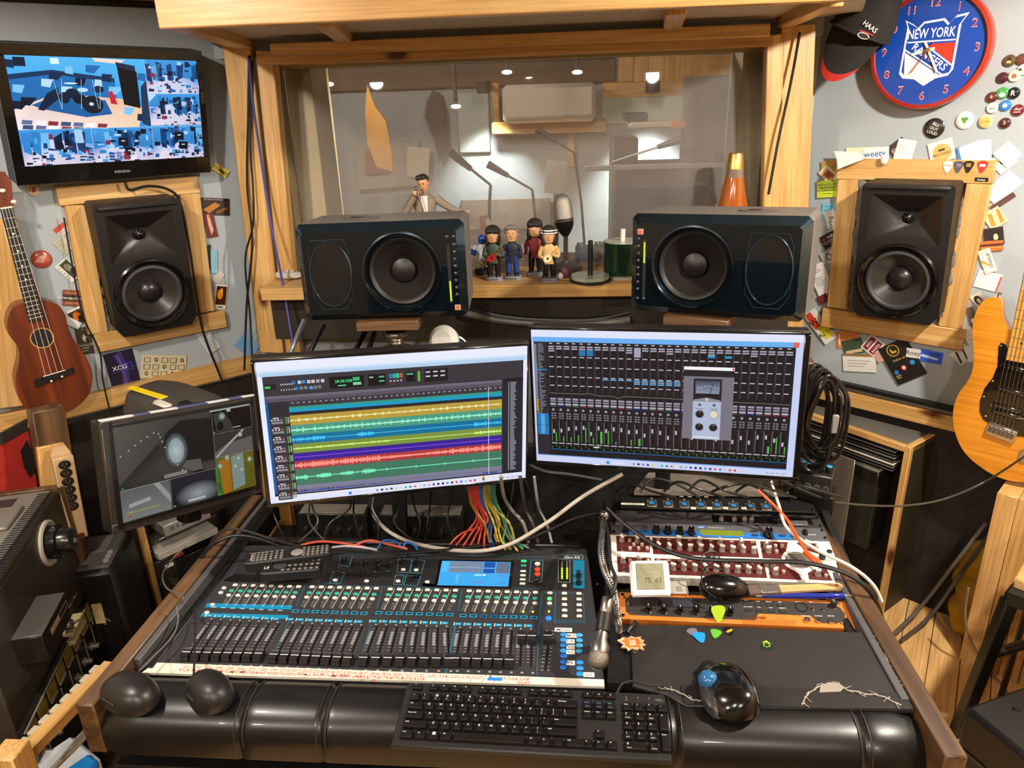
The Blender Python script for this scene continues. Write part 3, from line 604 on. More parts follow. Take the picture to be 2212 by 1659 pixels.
# ================================================================== keyboard
def keyboard():
 o = T('keyboard','full size black computer keyboard lying across the padded armrest','keyboard',(-.068,.934,.752),(4.2,0,-1.15))
 W_,H_ = .442,.129
 MB().box((0,0,-.006),(W_,H_,.012),.003).build('case',mat('#151414',.5,bump=.06,scale=300),o)
 cv = Cv();u = .01905;x0 = -W_ / 2 + .0115;rows = [H_ / 2 - .0135,H_ / 2 - .0345,H_ / 2 - .0530,H_ / 2 - .0715,H_ / 2 - .0900,H_ / 2 - .1095]
 meshes = {};KM = mat('#0e0d0d',.34,var=.08)
 def key(x,y,w=1.,h=1.,t='',sub='',hh=.0155,col='#c9c7c2'):
  ww = w * u - .0032;k_ = (round(ww,4),round(h,2),hh)
  if k_ not in meshes:
   d = hh + (h - 1) * .0185;m = MB();b = .0016
   v = [(-ww / 2,-d / 2,0),(ww / 2,-d / 2,0),(ww / 2,d / 2,0),(-ww / 2,d / 2,0)]
   v += [(-ww / 2 + .0008,-d / 2 + .0008,.0045),(ww / 2 - .0008,-d / 2 + .0008,.0045),(ww / 2 - .0008,d / 2 - .0006,.0045),(-ww / 2 + .0008,d / 2 - .0006,.0045)]
   v += [(-ww / 2 + .0022,-d / 2 + .0024,.0062),(ww / 2 - .0022,-d / 2 + .0024,.0062),(ww / 2 - .0022,d / 2 - .0016,.0062),(-ww / 2 + .0022,d / 2 - .0016,.0062)]
   m.add(v,[(0,1,5,4),(1,2,6,5),(2,3,7,6),(3,0,4,7),(4,5,9,8),(5,6,10,9),(6,7,11,10),(7,4,8,11),(8,9,10,11)])
   meshes[k_] = m.mesh('keycap',KM)
  cx = x + w * u / 2;cy = y - (h - 1) * .00925
  ob('keycap',meshes[k_],o,(cx,cy,0))
  n = len(t)
  if t: cv.text(t,cx - ww / 2 + .0045 if n <= 2 else cx - ww / 2 + .003,cy + (.0012 if n <= 2 else .0022) + (h - 1) * .009,.0056 if n == 1 else .0034,col,al='L',l=0)
  if sub: cv.text(sub,cx - ww / 2 + .0045,cy - .005,.0046 if len(sub) == 1 else .003,'#bbb8b3' if col != '#3f78b8' else col,al='L',l=0)
 x = x0
 key(x,rows[0],1,1,'Esc',hh=.0125,col='#5a86c0')
 for i in range(12): key(x + u * (1.5 + i * 1.0 + (.5 if i > 3 else 0) + (.5 if i > 7 else 0)),rows[0],1,1,'F%d' % (i + 1),hh=.0125)
 for i,t in enumerate('<>x'): key(x0 + u * (15.3 + i),rows[0],1,1,'',hh=.0125);cv.rect(x0 + u * (15.75 + i),rows[0] - .001,x0 + u * (15.85 + i),rows[0] + .001,'#ddd',0)
 for i,(a,b) in enumerate(zip('~!@#$%^&*()_+','`1234567890-=')): key(x0 + i * u,rows[1],1,1,a,b)
 key(x0 + 13 * u,rows[1],2,1,'Backspace')
 key(x0,rows[2],1.5,1,'Tab')
 for i,c in enumerate('QWERTYUIOP{}'): key(x0 + (1.5 + i) * u,rows[2],1,1,c,{'{': '[','}': ']'}.get(c,''))
 key(x0 + 13.5 * u,rows[2],1.5,1,'|','\\')
 key(x0,rows[3],1.75,1,'Caps Lock')
 for i,c in enumerate('ASDFGHJKL:"'): key(x0 + (1.75 + i) * u,rows[3],1,1,c,{':': ';','"': "'"}.get(c,''))
 key(x0 + 12.75 * u,rows[3],2.25,1,'Enter')
 key(x0,rows[4],2.25,1,'Shift')
 for i,c in enumerate('ZXCVBNM<>?'): key(x0 + (2.25 + i) * u,rows[4],1,1,c,{'<': ',','>': '.','?': '/'}.get(c,''))
 key(x0 + 12.25 * u,rows[4],2.75,1,'Shift')
 xx = x0
 for t,w_ in (('Ctrl',1.25),('Fn',1.1),('',1.1),('Alt',1.1),('',6.2),('Alt',1.05),('Fn',1.05),('',1.05),('Ctrl',2.1)): key(xx,rows[5],w_,1,t);xx += w_ * u
 xw = x0 + 2.8 * u
 for a in (0,1):
  for b in (0,1): cv.rect(xw + a * .0028,rows[5] + b * .0028,xw + a * .0028 + .0024,rows[5] + b * .0028 + .0024,'#ddd',0)
 xn = x0 + 15.3 * u
 for r_,l_ in ((1,('Insert','Home','PgUp')),(2,('Delete','End','PgDn'))):
  for i,t in enumerate(l_): key(xn + i * u,rows[r_],1,1,t,sub='Pause' if r_ == 1 else '',col='#c9c7c2' if r_ == 2 else '#3f78b8')
 key(xn + u,rows[4],1,1,'^')
 for i,t in enumerate('<v>'): key(xn + i * u,rows[5],1,1,t)
 xp = x0 + 18.7 * u
 for i,t in enumerate(('Num','/','*','-')): key(xp + i * u,rows[1],1,1,t)
 for r_,s_ in ((2,'789'),(3,'456'),(4,'123')):
  for i,t in enumerate(s_): key(xp + i * u,rows[r_],1,1,t,sub={'7': 'Home','9': 'PgUp','1': 'End','3': 'PgDn'}.get(t,''))
 key(xp + 3 * u,rows[2],1,2,'+');key(xp + 3 * u,rows[4],1,2,'Enter');key(xp,rows[5],2,1,'0','Insert');key(xp + 2 * u,rows[5],1,1,'.','Delete')
 cv.ell(xp + 3.35 * u,rows[0] - .001,.009,.0035,'#3a3838',l=-51);cv.ell(xp + 3.35 * u,rows[0] - .001,.0085,.0031,'#232121',l=-50);cv.text('DELL',xp + 3.35 * u,rows[0] - .003,.0052,'#6a6866',l=-49)
 for i in range(3): cv.ell(xp + (.5 + i) * u,rows[0] - .003,.0008,.0008,'#e8e8e8' if i == 0 else '#555',n=8,l=-50);cv.rect(xp + (.43 + i) * u,rows[0] + .001,xp + (.55 + i) * u,rows[0] + .003,'#777',-50)
 cv.build('key_legends',PRINT(),o,(0,0,.0062),mode='T')
 MB().tube([(.14,H_ / 2 - .004,-.004),(.15,H_ / 2 + .012,.004),(.17,H_ / 2 + .02,.004),(.20,H_ / 2 + .022,-.006),(.225,H_ / 2 + .03,-.012)],.0019,8).build('keyboard_cord',RUB(),o)
keyboard()
# ================================================================== mice, trackball
def loft(rings,n=24,top=None):
 """rings: (z, cx, cy, rx, ry, power) stacked closed outlines"""
 vs = [];fs = []
 for z,cx,cy,rx,ry,pw in rings:
  for i in range(n):
   a = 2 * PI * i / n;c,s_ = math.cos(a),math.sin(a);vs.append((cx + rx * math.copysign(abs(c) ** pw,c),cy + ry * math.copysign(abs(s_) ** pw,s_),z))
 for j in range(len(rings) - 1):
  for i in range(n): fs.append((j * n + i,j * n + (i + 1) % n,(j + 1) * n + (i + 1) % n,(j + 1) * n + i))
 fs += [tuple(range(n)),tuple((len(rings) - 1) * n + i for i in range(n))]
 return MB().add(vs,fs)
def mouse(name,label,loc,rz,sc,body,lean=0):
 o = T(name,label,'mouse',loc,(0,lean,rz));w_,l_,h_ = sc
 MBd = loft([(0,0,0,w_ * .44,l_ * .46,.85),(.006,0,0,w_ * .5,l_ * .5,.85),(h_ * .45,0,-.004,w_ * .47,l_ * .47,.88),(h_ * .75,-.002,-.008,w_ * .38,l_ * .38,.9),(h_ * .92,-.003,-.012,w_ * .25,l_ * .26,.95),(h_,-.003,-.014,w_ * .08,l_ * .09,1)])
 b = MBd.build('shell',body,o)
 MB().lathe([(.0095,-.003),(.011,-.0022),(.011,.0022),(.0095,.003)],18,(0,0,0),'X').build('scroll_wheel',mat('#2b2929',.5),o,(-.001,l_ * .27,h_ * .50))
 MB().tube([(0,l_ * .46,h_ * .40),(0,l_ * .3,h_ * .74),(-.002,l_ * .12,h_ * .93),(-.003,0,h_ * 1.0)],.0008,6).build('button_split',BLK(),o)
 MB().tube([(-w_ * .46,l_ * .1,h_ * .5),(-w_ * .47,0,h_ * .53),(-w_ * .45,-l_ * .15,h_ * .5)],.0022,6).build('side_button',mat('#2c2a2a',.25),o)
 return o
p = onz(277,1489,.755);mouse('computer_mouse','matte black mouse at the corner of the armrest beside the wooden rail',(p.x,p.y,.735),62,(.080,.128,.046),mat('#1b1919',.38))
p = onz(450,1484,.755);mouse('computer_mouse','black mouse with side buttons on the armrest, second from the wooden rail',(p.x,p.y,.735),50,(.072,.112,.046),mat('#1a1818',.42))
q = rs(1566,1262,.03);m3 = mouse('computer_mouse','glossy black corded mouse resting on the rack units near the brush',(0,0,0),0,(.058,.105,.036),BLKG())
M_ = RSM @ Matrix.Translation((*q,.010)) @ Matrix.Rotation(R_(-84),4,'Z');m3.location = M_.to_translation();m3.rotation_euler = M_.to_euler()
def tball():
 p = onz(1572,1478,.76);o = T('trackball_mouse','black trackball mouse with a shiny blue ball on the torn mat','mouse',(p.x,p.y - .004,.7400),(0,0,12))
 loft([(0,0,0,.044,.060,.85),(.006,0,0,.048,.064,.85),(.018,.002,-.002,.045,.060,.88),(.03,.006,-.006,.036,.050,.9),(.038,.010,-.012,.024,.036,.95),(.042,.011,-.016,.010,.016,1)],28).build('shell',BLKG(),o)
 loft([(.002,-.034,-.014,.016,.036,.9),(.016,-.036,-.010,.014,.033,.9),(.024,-.034,-.006,.009,.022,1)],18).build('thumb_rest',mat('#3b3a3d',.35,metal=.4),o)
 MB().sph((-.030,.014,.024),.0175,22,14).build('blue_ball',mat('#2f6fa8',.15,var=.4,scale=60,coat=.8,metal=.3),o)
 loft([(.0,-.016,.05,.02,.018,.7),(.02,-.012,.052,.012,.013,.8),(.026,-.01,.048,.006,.006,1)],14).build('scroll_housing',BLK(),o)
 for i,x in enumerate((.012,.019,.026)): MB().tube([(x,.05,.016),(x + .004,.02,.036),(x + .006,-.02,.0395),(x + .004,-.05,.026)],.0012,6).build('grip_groove',mat('#3a2f26',.3),o)
tball()
# ================================================================== guitar picks and key ring on the mat
PK = [(0,-1),(.28,-.82),(.62,-.2),(.86,.38),(.8,.68),(.45,.86),(0,.9),(-.45,.86),(-.8,.68),(-.86,.38),(-.62,-.2),(-.28,-.82)]
def pick(px,ang,col,label,z=.7375,size=.0125,pr=None,group='guitar picks lying on the mat',mt=None):
 p = onz(*px,z);o = T('guitar_pick',label,'guitar pick',(p.x,p.y,z),(0,0,ang),group)
 MB().prism([(x * size,y * size * 1.12) for x,y in PK],0,.001,b=.0003).build('blade',mt or mat(col,.35,var=.04),o)
 if pr: c = Cv();pr(c,size);c.build('print',PRINT(),o,(0,0,.001),mode='T')
pick((1498,1367),25,'#6f6a7c','small grey guitar pick partly under the blue pick',z=.7372)
pick((1512,1377),8,'#1f8bd0','bright blue guitar pick lying over the grey one',z=.7388,size=.0142)
pick((1546,1369),-18,'#5da637','plain leaf green guitar pick lying flat on the mat')
pick((1575,1364),0,'#0d0c0b','black guitar pick with a golden frog emblem',size=.0118,pr=lambda c,s: (c.ell(.001,.001,s * .42,s * .26,'#e0a21a',rot=20),c.ell(.005,.004,s * .2,s * .2,'#e0a21a',l=1),c.ell(-.004,-.003,s * .28,s * .12,'#e0a21a',rot=-30,l=1)))
pick((1656,1394),170,'#16301a','dark pick with a lime ring print lying alone on the mat',size=.0125,pr=lambda c,s: ([c.ell(s * .45 * math.cos(a * .785),s * .45 * math.sin(a * .785),s * .11,s * .11,'#b9cf3a',n=8) for a in range(8)],c.poly([(-s * .7,-s * .35),(0,-s * 1.0),(s * .7,-s * .35),(0,-s * .62)],'#a6c93a')))
def leanpick():
 x,y = rs(1551,1324,.012);o = rsT('guitar_pick','lime green guitar pick leaning on the knobs of the orange rack unit','guitar pick',x,y - .004,.014,5,'guitar picks lying on the mat')
 MB().prism([(a * .0165,b * .0185) for a,b in PK],0,.001,b=.0003).build('blade',mat('#a9cc2c',.4,var=.04),o,(0,0,0),(58,0,0))
leanpick()
def keyring():
 p = onz(1366,1390,.74);o = T('key_ring','orange splat shaped key fob with a metal ring by the microphone','key ring',(p.x,p.y,.7375),(0,0,8))
 S_ = [(-.021,.006),(-.026,.012),(-.019,.013),(-.016,.018),(-.006,.014),(.003,.019),(.008,.015),(.02,.016),(.017,.010),(.024,.006),(.017,.001),(.024,-.006),(.015,-.008),(.018,-.019),(.010,-.013),(.004,-.017),(-.003,-.012),(-.012,-.018),(-.013,-.010),(-.023,-.008),(-.016,-.002)]
 MB().prism(S_,0,.003,b=.0006).build('cream_edge',mat('#e3b58c',.5),o)
 MB().prism([(x * .72,y * .72) for x,y in S_],.003,.0042,b=.0004).build('orange_face',mat('#d5702a',.45),o)
 c = Cv();
 for k in range(6): c.line([(-.006 + k * .0022,-.008 + k * .0003),(-.0045 + k * .0022,.008)],.0011,'#f0d9c0')
 c.build('print',PRINT(),o,(0,0,.0042),mode='T')
 MB().tube([(.009 * math.cos(a * PI / 6) - .006,.009 * math.sin(a * PI / 6) + .026,.003 + .001 * (a % 2)) for a in range(12)],.0012,6,closed=True,k=2).build('split_ring',CHR(),o)
 MB().tube([(-.004,.03,.004),(.004,.038,.008),(.012,.046,.006),(.018,.056,.004)],.005,8).build('strap',BLK(),o)
 MB().tube([(.0035 * math.cos(a * PI / 4) + .0,.0035 * math.sin(a * PI / 4) - .02,.002) for a in range(8)],.0009,6,closed=True,k=2).build('chain_link',STEEL(),o)
keyring()
# ================================================================== remotes in the console tray
def remote(name,label,pa,pb,z,wd,th,rows,cols,extra,group):
 a = onz(*pa,z);b = onz(*pb,z);d = b - a;L_ = d.length;ang = math.degrees(math.atan2(d.y,d.x));c = (a + b) / 2
 o = T(name,label,'remote',(c.x,c.y,z - th),(0,0,ang),group)
 pl = [(-L_ / 2,-wd * .42),(-L_ / 2 + .012,-wd / 2),(L_ / 2 - .01,-wd * .46),(L_ / 2,-wd * .36),(L_ / 2,wd * .36),(L_ / 2 - .01,wd * .46),(-L_ / 2 + .012,wd / 2),(-L_ / 2,wd * .42)]
 MB().prism(pl,0,th,b=.003).build('shell',mat('#161515',.38),o)
 bm_ = MB().lathe([(.0035,0),(.0035,.0014),(0,.002)],10,sq=(1.1,.85)).mesh('button',mat('#77736f',.5))
 for (x0,x1,n1,n2) in rows:
  for i in range(n1):
   for j in range(n2): ob('button',bm_,o,(-L_ / 2 + L_ * (x0 + (x1 - x0) * i / max(1,n1 - 1)),wd * (-.32 + .64 * j / max(1,n2 - 1)),th))
 extra(o,L_,wd,th)
 return o
def ex1(o,L_,wd,th):
 MB().lathe([(.013,0),(.013,.001),(.009,.0016),(.0085,.001),(.004,.001),(.004,.0018),(0,.002)],22,(L_ * .10,0,th)).build('navigation_ring',mat('#8b8682',.4),o)
 c = Cv();c.text('INSIGNIA',-L_ * .44,0,.006,'#cfcac4',rot=-90);c.line([(-L_ * .47,wd * .4),(-L_ * .2,wd * .42)],.0006,'#bbb');c.build('brand_print',PRINT(),o,(0,0,th),mode='T')
def ex2(o,L_,wd,th):
 MB().lathe([(.015,0),(.015,.0015),(0,.003)],20,(-L_ * .19,0,th),sq=(1,.72)).build('navigation_pad',mat('#3a3837',.4),o)
 c = Cv();c.rect(-L_ * .45,-.007,-L_ * .38,.007,'#d9d4cc');c.rect(-L_ * .44,-.0055,-L_ * .39,.0055,'#222',1);c.text('P',-L_ * .413,-.003,.008,'#ddd',l=2,rot=-90);c.build('brand_print',PRINT(),o,(0,0,th),mode='T')
remote('remote_control','long black remote lying at the rear of the console tray',(530,1206),(715,1185),.775,.043,.024,[(.10,.24,4,4),(.30,.42,3,4),(.68,.95,6,4)],0,ex1,'remote controls on the console')
remote('remote_control','shorter black remote with an oval pad in front of the long one',(565,1226),(693,1217),.762,.047,.022,[(.38,.95,7,3)],0,ex2,'remote controls on the console')
# ================================================================== rack units in the sloping bay
def rbox(px4,h=0):
 q = [rs(*p,h) for p in px4];x0 = (q[0][0] + q[3][0]) / 2;x1 = (q[1][0] + q[2][0]) / 2;y1 = (q[0][1] + q[1][1]) / 2;y0 = (q[2][1] + q[3][1]) / 2
 return x0,x1,y0,y1
KNOB = MB().lathe([(.0085,0),(.0085,.002),(.0068,.003),(.006,.014),(.005,.0155),(0,.0155)],16)
RKM = MB().lathe([(.0038,0),(.0038,.001),(.0025,.0018),(0,.002)],8)
def rknob(o,x,y,s=1.,m=None,name='knob'):
 k = MB().lathe([(.0085 * s,0),(.0085 * s,.002),(.0068 * s,.003),(.006 * s,.014 * s),(.005 * s,.0155 * s),(0,.0155 * s)],16,(0,0,0)).build(name,m or BLKG(),o,(x,y,0))
 MB().box((0,.003 * s,.0156 * s),(.0012,.005 * s,.0006)).build('pointer',WHT(),k);return k
def screwset(o,w_,h_):
 m = RKM.mesh('rack_screw',mat('#1a1918',.3,metal=.6))
 for x in (.006,w_ - .006):
  for y in (.008,h_ - .008): ob('rack_screw',m,o,(x,y,.001))
def unit(name,label,x0,y0,w_,h_,m,z=0.):
 o = rsT(name,label,'audio rack',x0,y0,z,group='rack units beside the console')
 MB().box((w_ / 2,h_ / 2,-.012),(w_,h_,.024),.0012).build('chassis',m,o);return o
W19 = .483
def eleven():
 x0,x1,y0,y1 = rbox([(1335,1278),(1838,1298),(1872,1358),(1343,1337)]);w_,h_ = x1 - x0,y1 - y0
 o = unit('rack_processor','orange faced guitar processor rack unit with six knobs, nearest the mat',x0,y0,w_,h_,mat('#d4772a',.4,var=.05,coat=.2))
 def L(u,v): q = rs(u,v);return (q[0] - x0,q[1] - y0)
 a,b = .012,.09;ins = [(a,.02),(a + .008,.010),(w_ * .565,.010),(w_ * .585,.028),(w_ * .80,.028),(w_ * .83,.010),(w_ - .05,.010),(w_ - .032,.02),(w_ - .026,h_ / 2),(w_ - .032,h_ - .02),(w_ - .05,h_ - .010),(a + .01,h_ - .010),(a,h_ - .022)]
 MB().prism(ins,.0,.0016,b=.0005).build('faceplate',mat('#33302f',.4),o)
 c = Cv();W_ = L(1475,1305);c.rect(W_[0] - .05,W_[1] - .012,W_[0] + .035,W_[1] + .012,'#161417',0);c.rect(W_[0] - .02,W_[1] - .008,W_[0] + .02,W_[1] + .01,'#2c2f38',1)
 t = L(1640,1334);c.text('Eleven',t[0] - .004,t[1] - .004,.0115,'#5a2408',l=0,sx=1.15);c.text('R A C K',t[0] + .04,t[1] - .002,.005,'#a05520',l=0)
 for i in range(22):
  for j in range(4): q = L(1607 + i * 5.2,1338.5 + j * 3.4 + i * .2);c.ell(q[0],q[1],.0011,.0011,'#7a3c10',n=6,l=0)
 for tx,u,v in (('EDIT',1612,1299),('USB',1637,1301),('RELAY',1661,1302),('REV',1685,1303),('FX LOOP',1616,1313),('FX1',1640,1314),('FX2',1665,1315),('TEMPO',1690,1316),('INPUT',1724,1302),('MIC',1752,1303),('VOLUME',1793,1297),('PHONES',1740,1333),('GUITAR',1768,1333),('MIC IN',1795,1333)):
  q = L(u,v);c.text(tx,q[0],q[1],.0042,'#d8d4ce',l=0)
 c.build('panel_print',colmat('panel_print',.45),o,(0,0,.0016),mode='T')
 for u,v in ((1400,1320),(1434,1322),(1469,1323),(1503,1324),(1537,1325),(1577,1327)): rknob(o,*L(u,v))
 rknob(o,*L(1799,1311),1.0,mat('#24211f',.4))
 bm_ = MB().box((0,0,.0025),(.0135,.006,.0035),.001).mesh('push_button',mat('#2a2827',.4))
 for u,v in ((1613,1307),(1638,1308),(1662,1309),(1686,1310),(1617,1320),(1641,1321),(1666,1322),(1690,1323),(1546,1302),(1411,1314)): ob('push_button',bm_,o,(*L(u,v),0))
 MB().lathe([(.0125,.001),(.0125,.003),(.0105,.003),(.0105,.0012),(.0,.0012)],22,(*L(1731,1313),0)).build('xlr_socket',BLK(),o)
 for u,v in ((1743,1341),(1768,1342),(1796,1344)): MB().lathe([(.006,.001),(.006,.005),(.0035,.005),(.0035,.001),(0,.001)],14,(*L(u,v),0)).build('jack_socket',CHR(),o)
 for u,v in ((1757,1319),(1779,1320),(1357,1308)): x,y = L(u,v);m = MB();m.lathe([(.004,0),(.004,.003),(0,.003)],10,(x,y,.001));m.cyl((x,y,.003),(x,y + .003,.012),.0013,.002,8);m.build('toggle_switch',CHR(),o)
 for u,v in ((1349,1292),(1362,1325),(1812,1304),(1818,1346)): MB().lathe([(.003,.0015),(.003,.0025),(0,.003)],8,(*L(u,v),0)).build('panel_screw',STEEL(),o)
 screwset(o,w_,h_)
eleven()
def eqrack():
 x0,x1,y0,y1 = rbox([(1313.5,1154),(1791,1169),(1828,1261),(1322,1242)]);w_,h_ = x1 - x0,y1 - y0
 o = unit('equalizer_rack','white equalizer rack unit with maroon windows and rows of white capped knobs',x0,y0,w_,h_,mat('#e2ddd2',.45,var=.04))
 def L(u,v): q = rs(u,v);return (q[0] - x0,q[1] - y0)
 red = mat('#511a19',.45)
 for px in ([(1331,1158),(1403,1161),(1404,1194),(1333,1191)],[(1409,1162),(1632,1169),(1640,1205),(1411,1197)],[(1642,1170),(1702,1172),(1694,1208),(1648,1206)],[(1720,1173),(1764,1175),(1774,1198),(1745,1190)],[(1333,1203),(1406,1206),(1407,1240),(1335,1236)],[(1414,1207),(1650,1214),(1657,1249),(1416,1241)],[(1658,1213),(1690,1215),(1725,1240),(1731,1253),(1664,1250)],[(1745,1238),(1770,1226),(1786,1230),(1797,1255),(1748,1252)]):
  MB().prism([L(*p) for p in px][::-1],.0,.0012).build('window',red,o)
 vx,vy = L(1724,1212)
 MB().lathe([(.034,0),(.034,.002),(.029,.003),(.026,.003)],30,(vx,vy,0),cap=False).build('dial_ring',mat('#efeae0',.4),o)
 MB().lathe([(0,.0015),(.0265,.0015)],28,(vx,vy,0),cap=False).build('dial_grille',mat('#6b6660',.5,var=.7,scale=500),o)
 c = Cv()
 for k in range(30):
  a = 2 * PI * k / 30;
  if k % 8: c.line([(vx + .030 * math.cos(a),vy + .030 * math.sin(a)),(vx + .033 * math.cos(a),vy + .033 * math.sin(a))],.003,'#2a2826')
 for j in range(8): c.line([(vx - .018 + abs(j - 3.5) * .002,vy - .017 + j * .005),(vx + .018 - abs(j - 3.5) * .002,vy - .017 + j * .005)],.0018,'#2a2624',1)
 q = L(1540,1205);c.rect(q[0] - .016,q[1] - .003,q[0] - .004,q[1] + .003,'#2b2926');c.text('Mini',q[0] + .006,q[1] - .003,.009,'#3b3733');q = L(1791,1213);c.text('DRC',q[0],q[1],.008,'#aaa59a')
 for i in range(10):
  for yy in (1166,1211):
   q = L(1422 + i * 22.6,yy + i * .7);c.rect(q[0] - .004,q[1],q[0] + .005,q[1] + .0014,'#d9b9ae',1);c.rect(q[0] - .004,q[1] - .003,q[0] + .003,q[1] - .002,'#d9b9ae',1)
 c.build('panel_print',colmat('panel_print',.45),o,(0,0,.0022),mode='T')
 st = MB().lathe([(.0068,0),(.0068,.001),(.0052,.003),(.0050,.013),(0,.013)],14).mesh('knob_stem',mat('#8b7d72',.3,var=.1));capm = MB().box((0,0,.0145),(.0115,.0052,.005),.001).mesh('knob_cap',mat('#ece7db',.4,var=.03))
 sm = MB().lathe([(.004,0),(.0037,.006),(0,.0068)],12).mesh('small_button',mat('#b9a096',.35));
 random.seed(11)
 def wk(u,v,h=.012):
  x,y = rs(u,v,.013);s_ = ob('knob_stem',st,o,(x - x0,y - y0,.0012),(0,0,random.choice((-35,-28,-20,0,12,30,75,-60))));ob('knob_cap',capm,s_)
 for i in range(10): wk(1423 + i * 22.9,1175 + i * .9 + (i % 2) * 1)
 for i in range(4): wk(1467 + i * 44.8,1161 + i * 2.2)
 for i in range(10): wk(1431 + i * 23.3,1219 + i * .9)
 for i in range(5): wk(1474 + i * 46,1206 + i * 1.5)
 for u,v in ((1344,1159),(1346,1205),(1381,1205),(1377,1161),(1661,1183),(1656,1172),(1744,1171),(1671,1215),(1676,1230),(1768,1233)): wk(u,v)
 for u,v in ((1360,1170),(1369,1179),(1387,1179),(1361,1187),(1379,1187),(1398,1187),(1361,1214),(1400,1214),(1675,1182),(1689,1182),(1677,1194),(1692,1238),(1784,1246),(1764,1184)): ob('small_button',sm,o,(*L(u,v),.0012))
 for u,v in ((1344,1187),(1347,1232)): MB().lathe([(.0065,.001),(.0065,.003),(.004,.003),(.004,.001)],14,(*L(u,v),0)).build('jack_socket',CHR(),o)
 for u,v in ((1792,1192),(1314,1176),(1317,1215)): MB().lathe([(.006,.0),(.006,.002),(.003,.0028),(0,.0028)],12,(*L(u,v),0)).build('rack_screw',BLK(),o)
 MB().box((0,0,.006),(.012,.012,.012),.002).build('dial_switch',BLK(),o,(*L(1775,1207),0))
eqrack()
def lex():
 x0,x1,y0,y1 = rbox([(1326,1128),(1781,1141),(1791,1168),(1314,1153)]);w_,h_ = x1 - x0,y1 - y0
 o = unit('reverb_rack','slim grey and blue effects rack unit with a green display',x0,y0 + .001,w_,h_,mat('#55555a',.45),z=-.001)
 def L(u,v): q = rs(u,v);return (q[0] - x0,q[1] - y0)
 c = Cv();c.rect(.035,.0005,w_ - .08,h_ * .42,'#1f6fc4');c.rect(w_ * .42,h_ * .15,w_ * .62,h_ * .58,'#6c7a1c',1);c.rect(w_ * .41,h_ * .72,w_ * .445,h_ * .88,'#1f6fc4',1);c.text('MX300',w_ * .4275,h_ * .75,.004,'#fff',l=2);c.text('Dual Reverb Processor',w_ * .5,h_ * .75,.004,'#ddd');c.text('lexicon',w_ - .035,h_ * .4,.008,'#c9c9cc')
 for i in range(7): c.rect(w_ * (.44 + i * .05),h_ * .06,w_ * (.442 + i * .05),h_ * .09,'#bcd6f0',1)
 c.build('panel_print',colmat('panel_print',.45),o,(0,0,.0),mode='T')
 for u,v in ((1417,1149),(1442,1150),(1468,1151),(1493,1152)): rknob(o,*L(u,v),1.15)
 rknob(o,*L(1660,1157),1.35);rknob(o,*L(1352,1147),.9)
 bm_ = MB().box((0,0,.002),(.014,.005,.003),.001).mesh('push_button',mat('#2d2f38',.4))
 for u,v in ((1391,1140),(1391,1148),(1629,1148),(1631,1157),(1690,1158),(1714,1159)): ob('push_button',bm_,o,(*L(u,v),0))
 MB().box((0,0,.004),(.009,.016,.008),.002).build('power_switch',BLK(),o,(*L(1740,1152),0));screwset(o,w_,h_)
lex()
def tubes():
 x0,x1,y0,y1 = rbox([(1335,1100),(1772,1113),(1781,1140),(1326,1127)]);w_,h_ = x1 - x0,y1 - y0
 o = unit('tube_preamp','black rack unit with a glass window onto chrome parts and vacuum tubes',x0,y0 + .002,w_,h_,mat('#2a292b',.5),z=-.004)
 def L(u,v): q = rs(u,v);return (q[0] - x0,q[1] - y0)
 a,b = L(1540,1128),L(1752,1116);MB().box(((a[0] + b[0]) / 2,(a[1] + b[1]) / 2,-.002),(b[0] - a[0],abs(b[1] - a[1]) * .9,.006),.001).build('window_recess',BLKG(),o)
 for u in (1558,1586,1608,1624): x,y = L(u,1124);MB().lathe([(.007,0),(.0075,.006),(.004,.012),(0,.0135)],12,(x,y,.001)).build('tube',CHR(),o)
 x,y = L(1674,1124);MB().lathe([(.012,0),(.012,.009),(.009,.012),(0,.012)],18,(x,y,.001)).build('chrome_dome',mat('#2a2c3c',.12,metal=.8),o)
 x,y = L(1724,1130);MB().box((x,y,.002),(.045,.016,.004),.001).build('meter_glass',mat('#8a8a84',.25,metal=.7,var=.5,scale=120),o);screwset(o,w_,h_)
tubes()
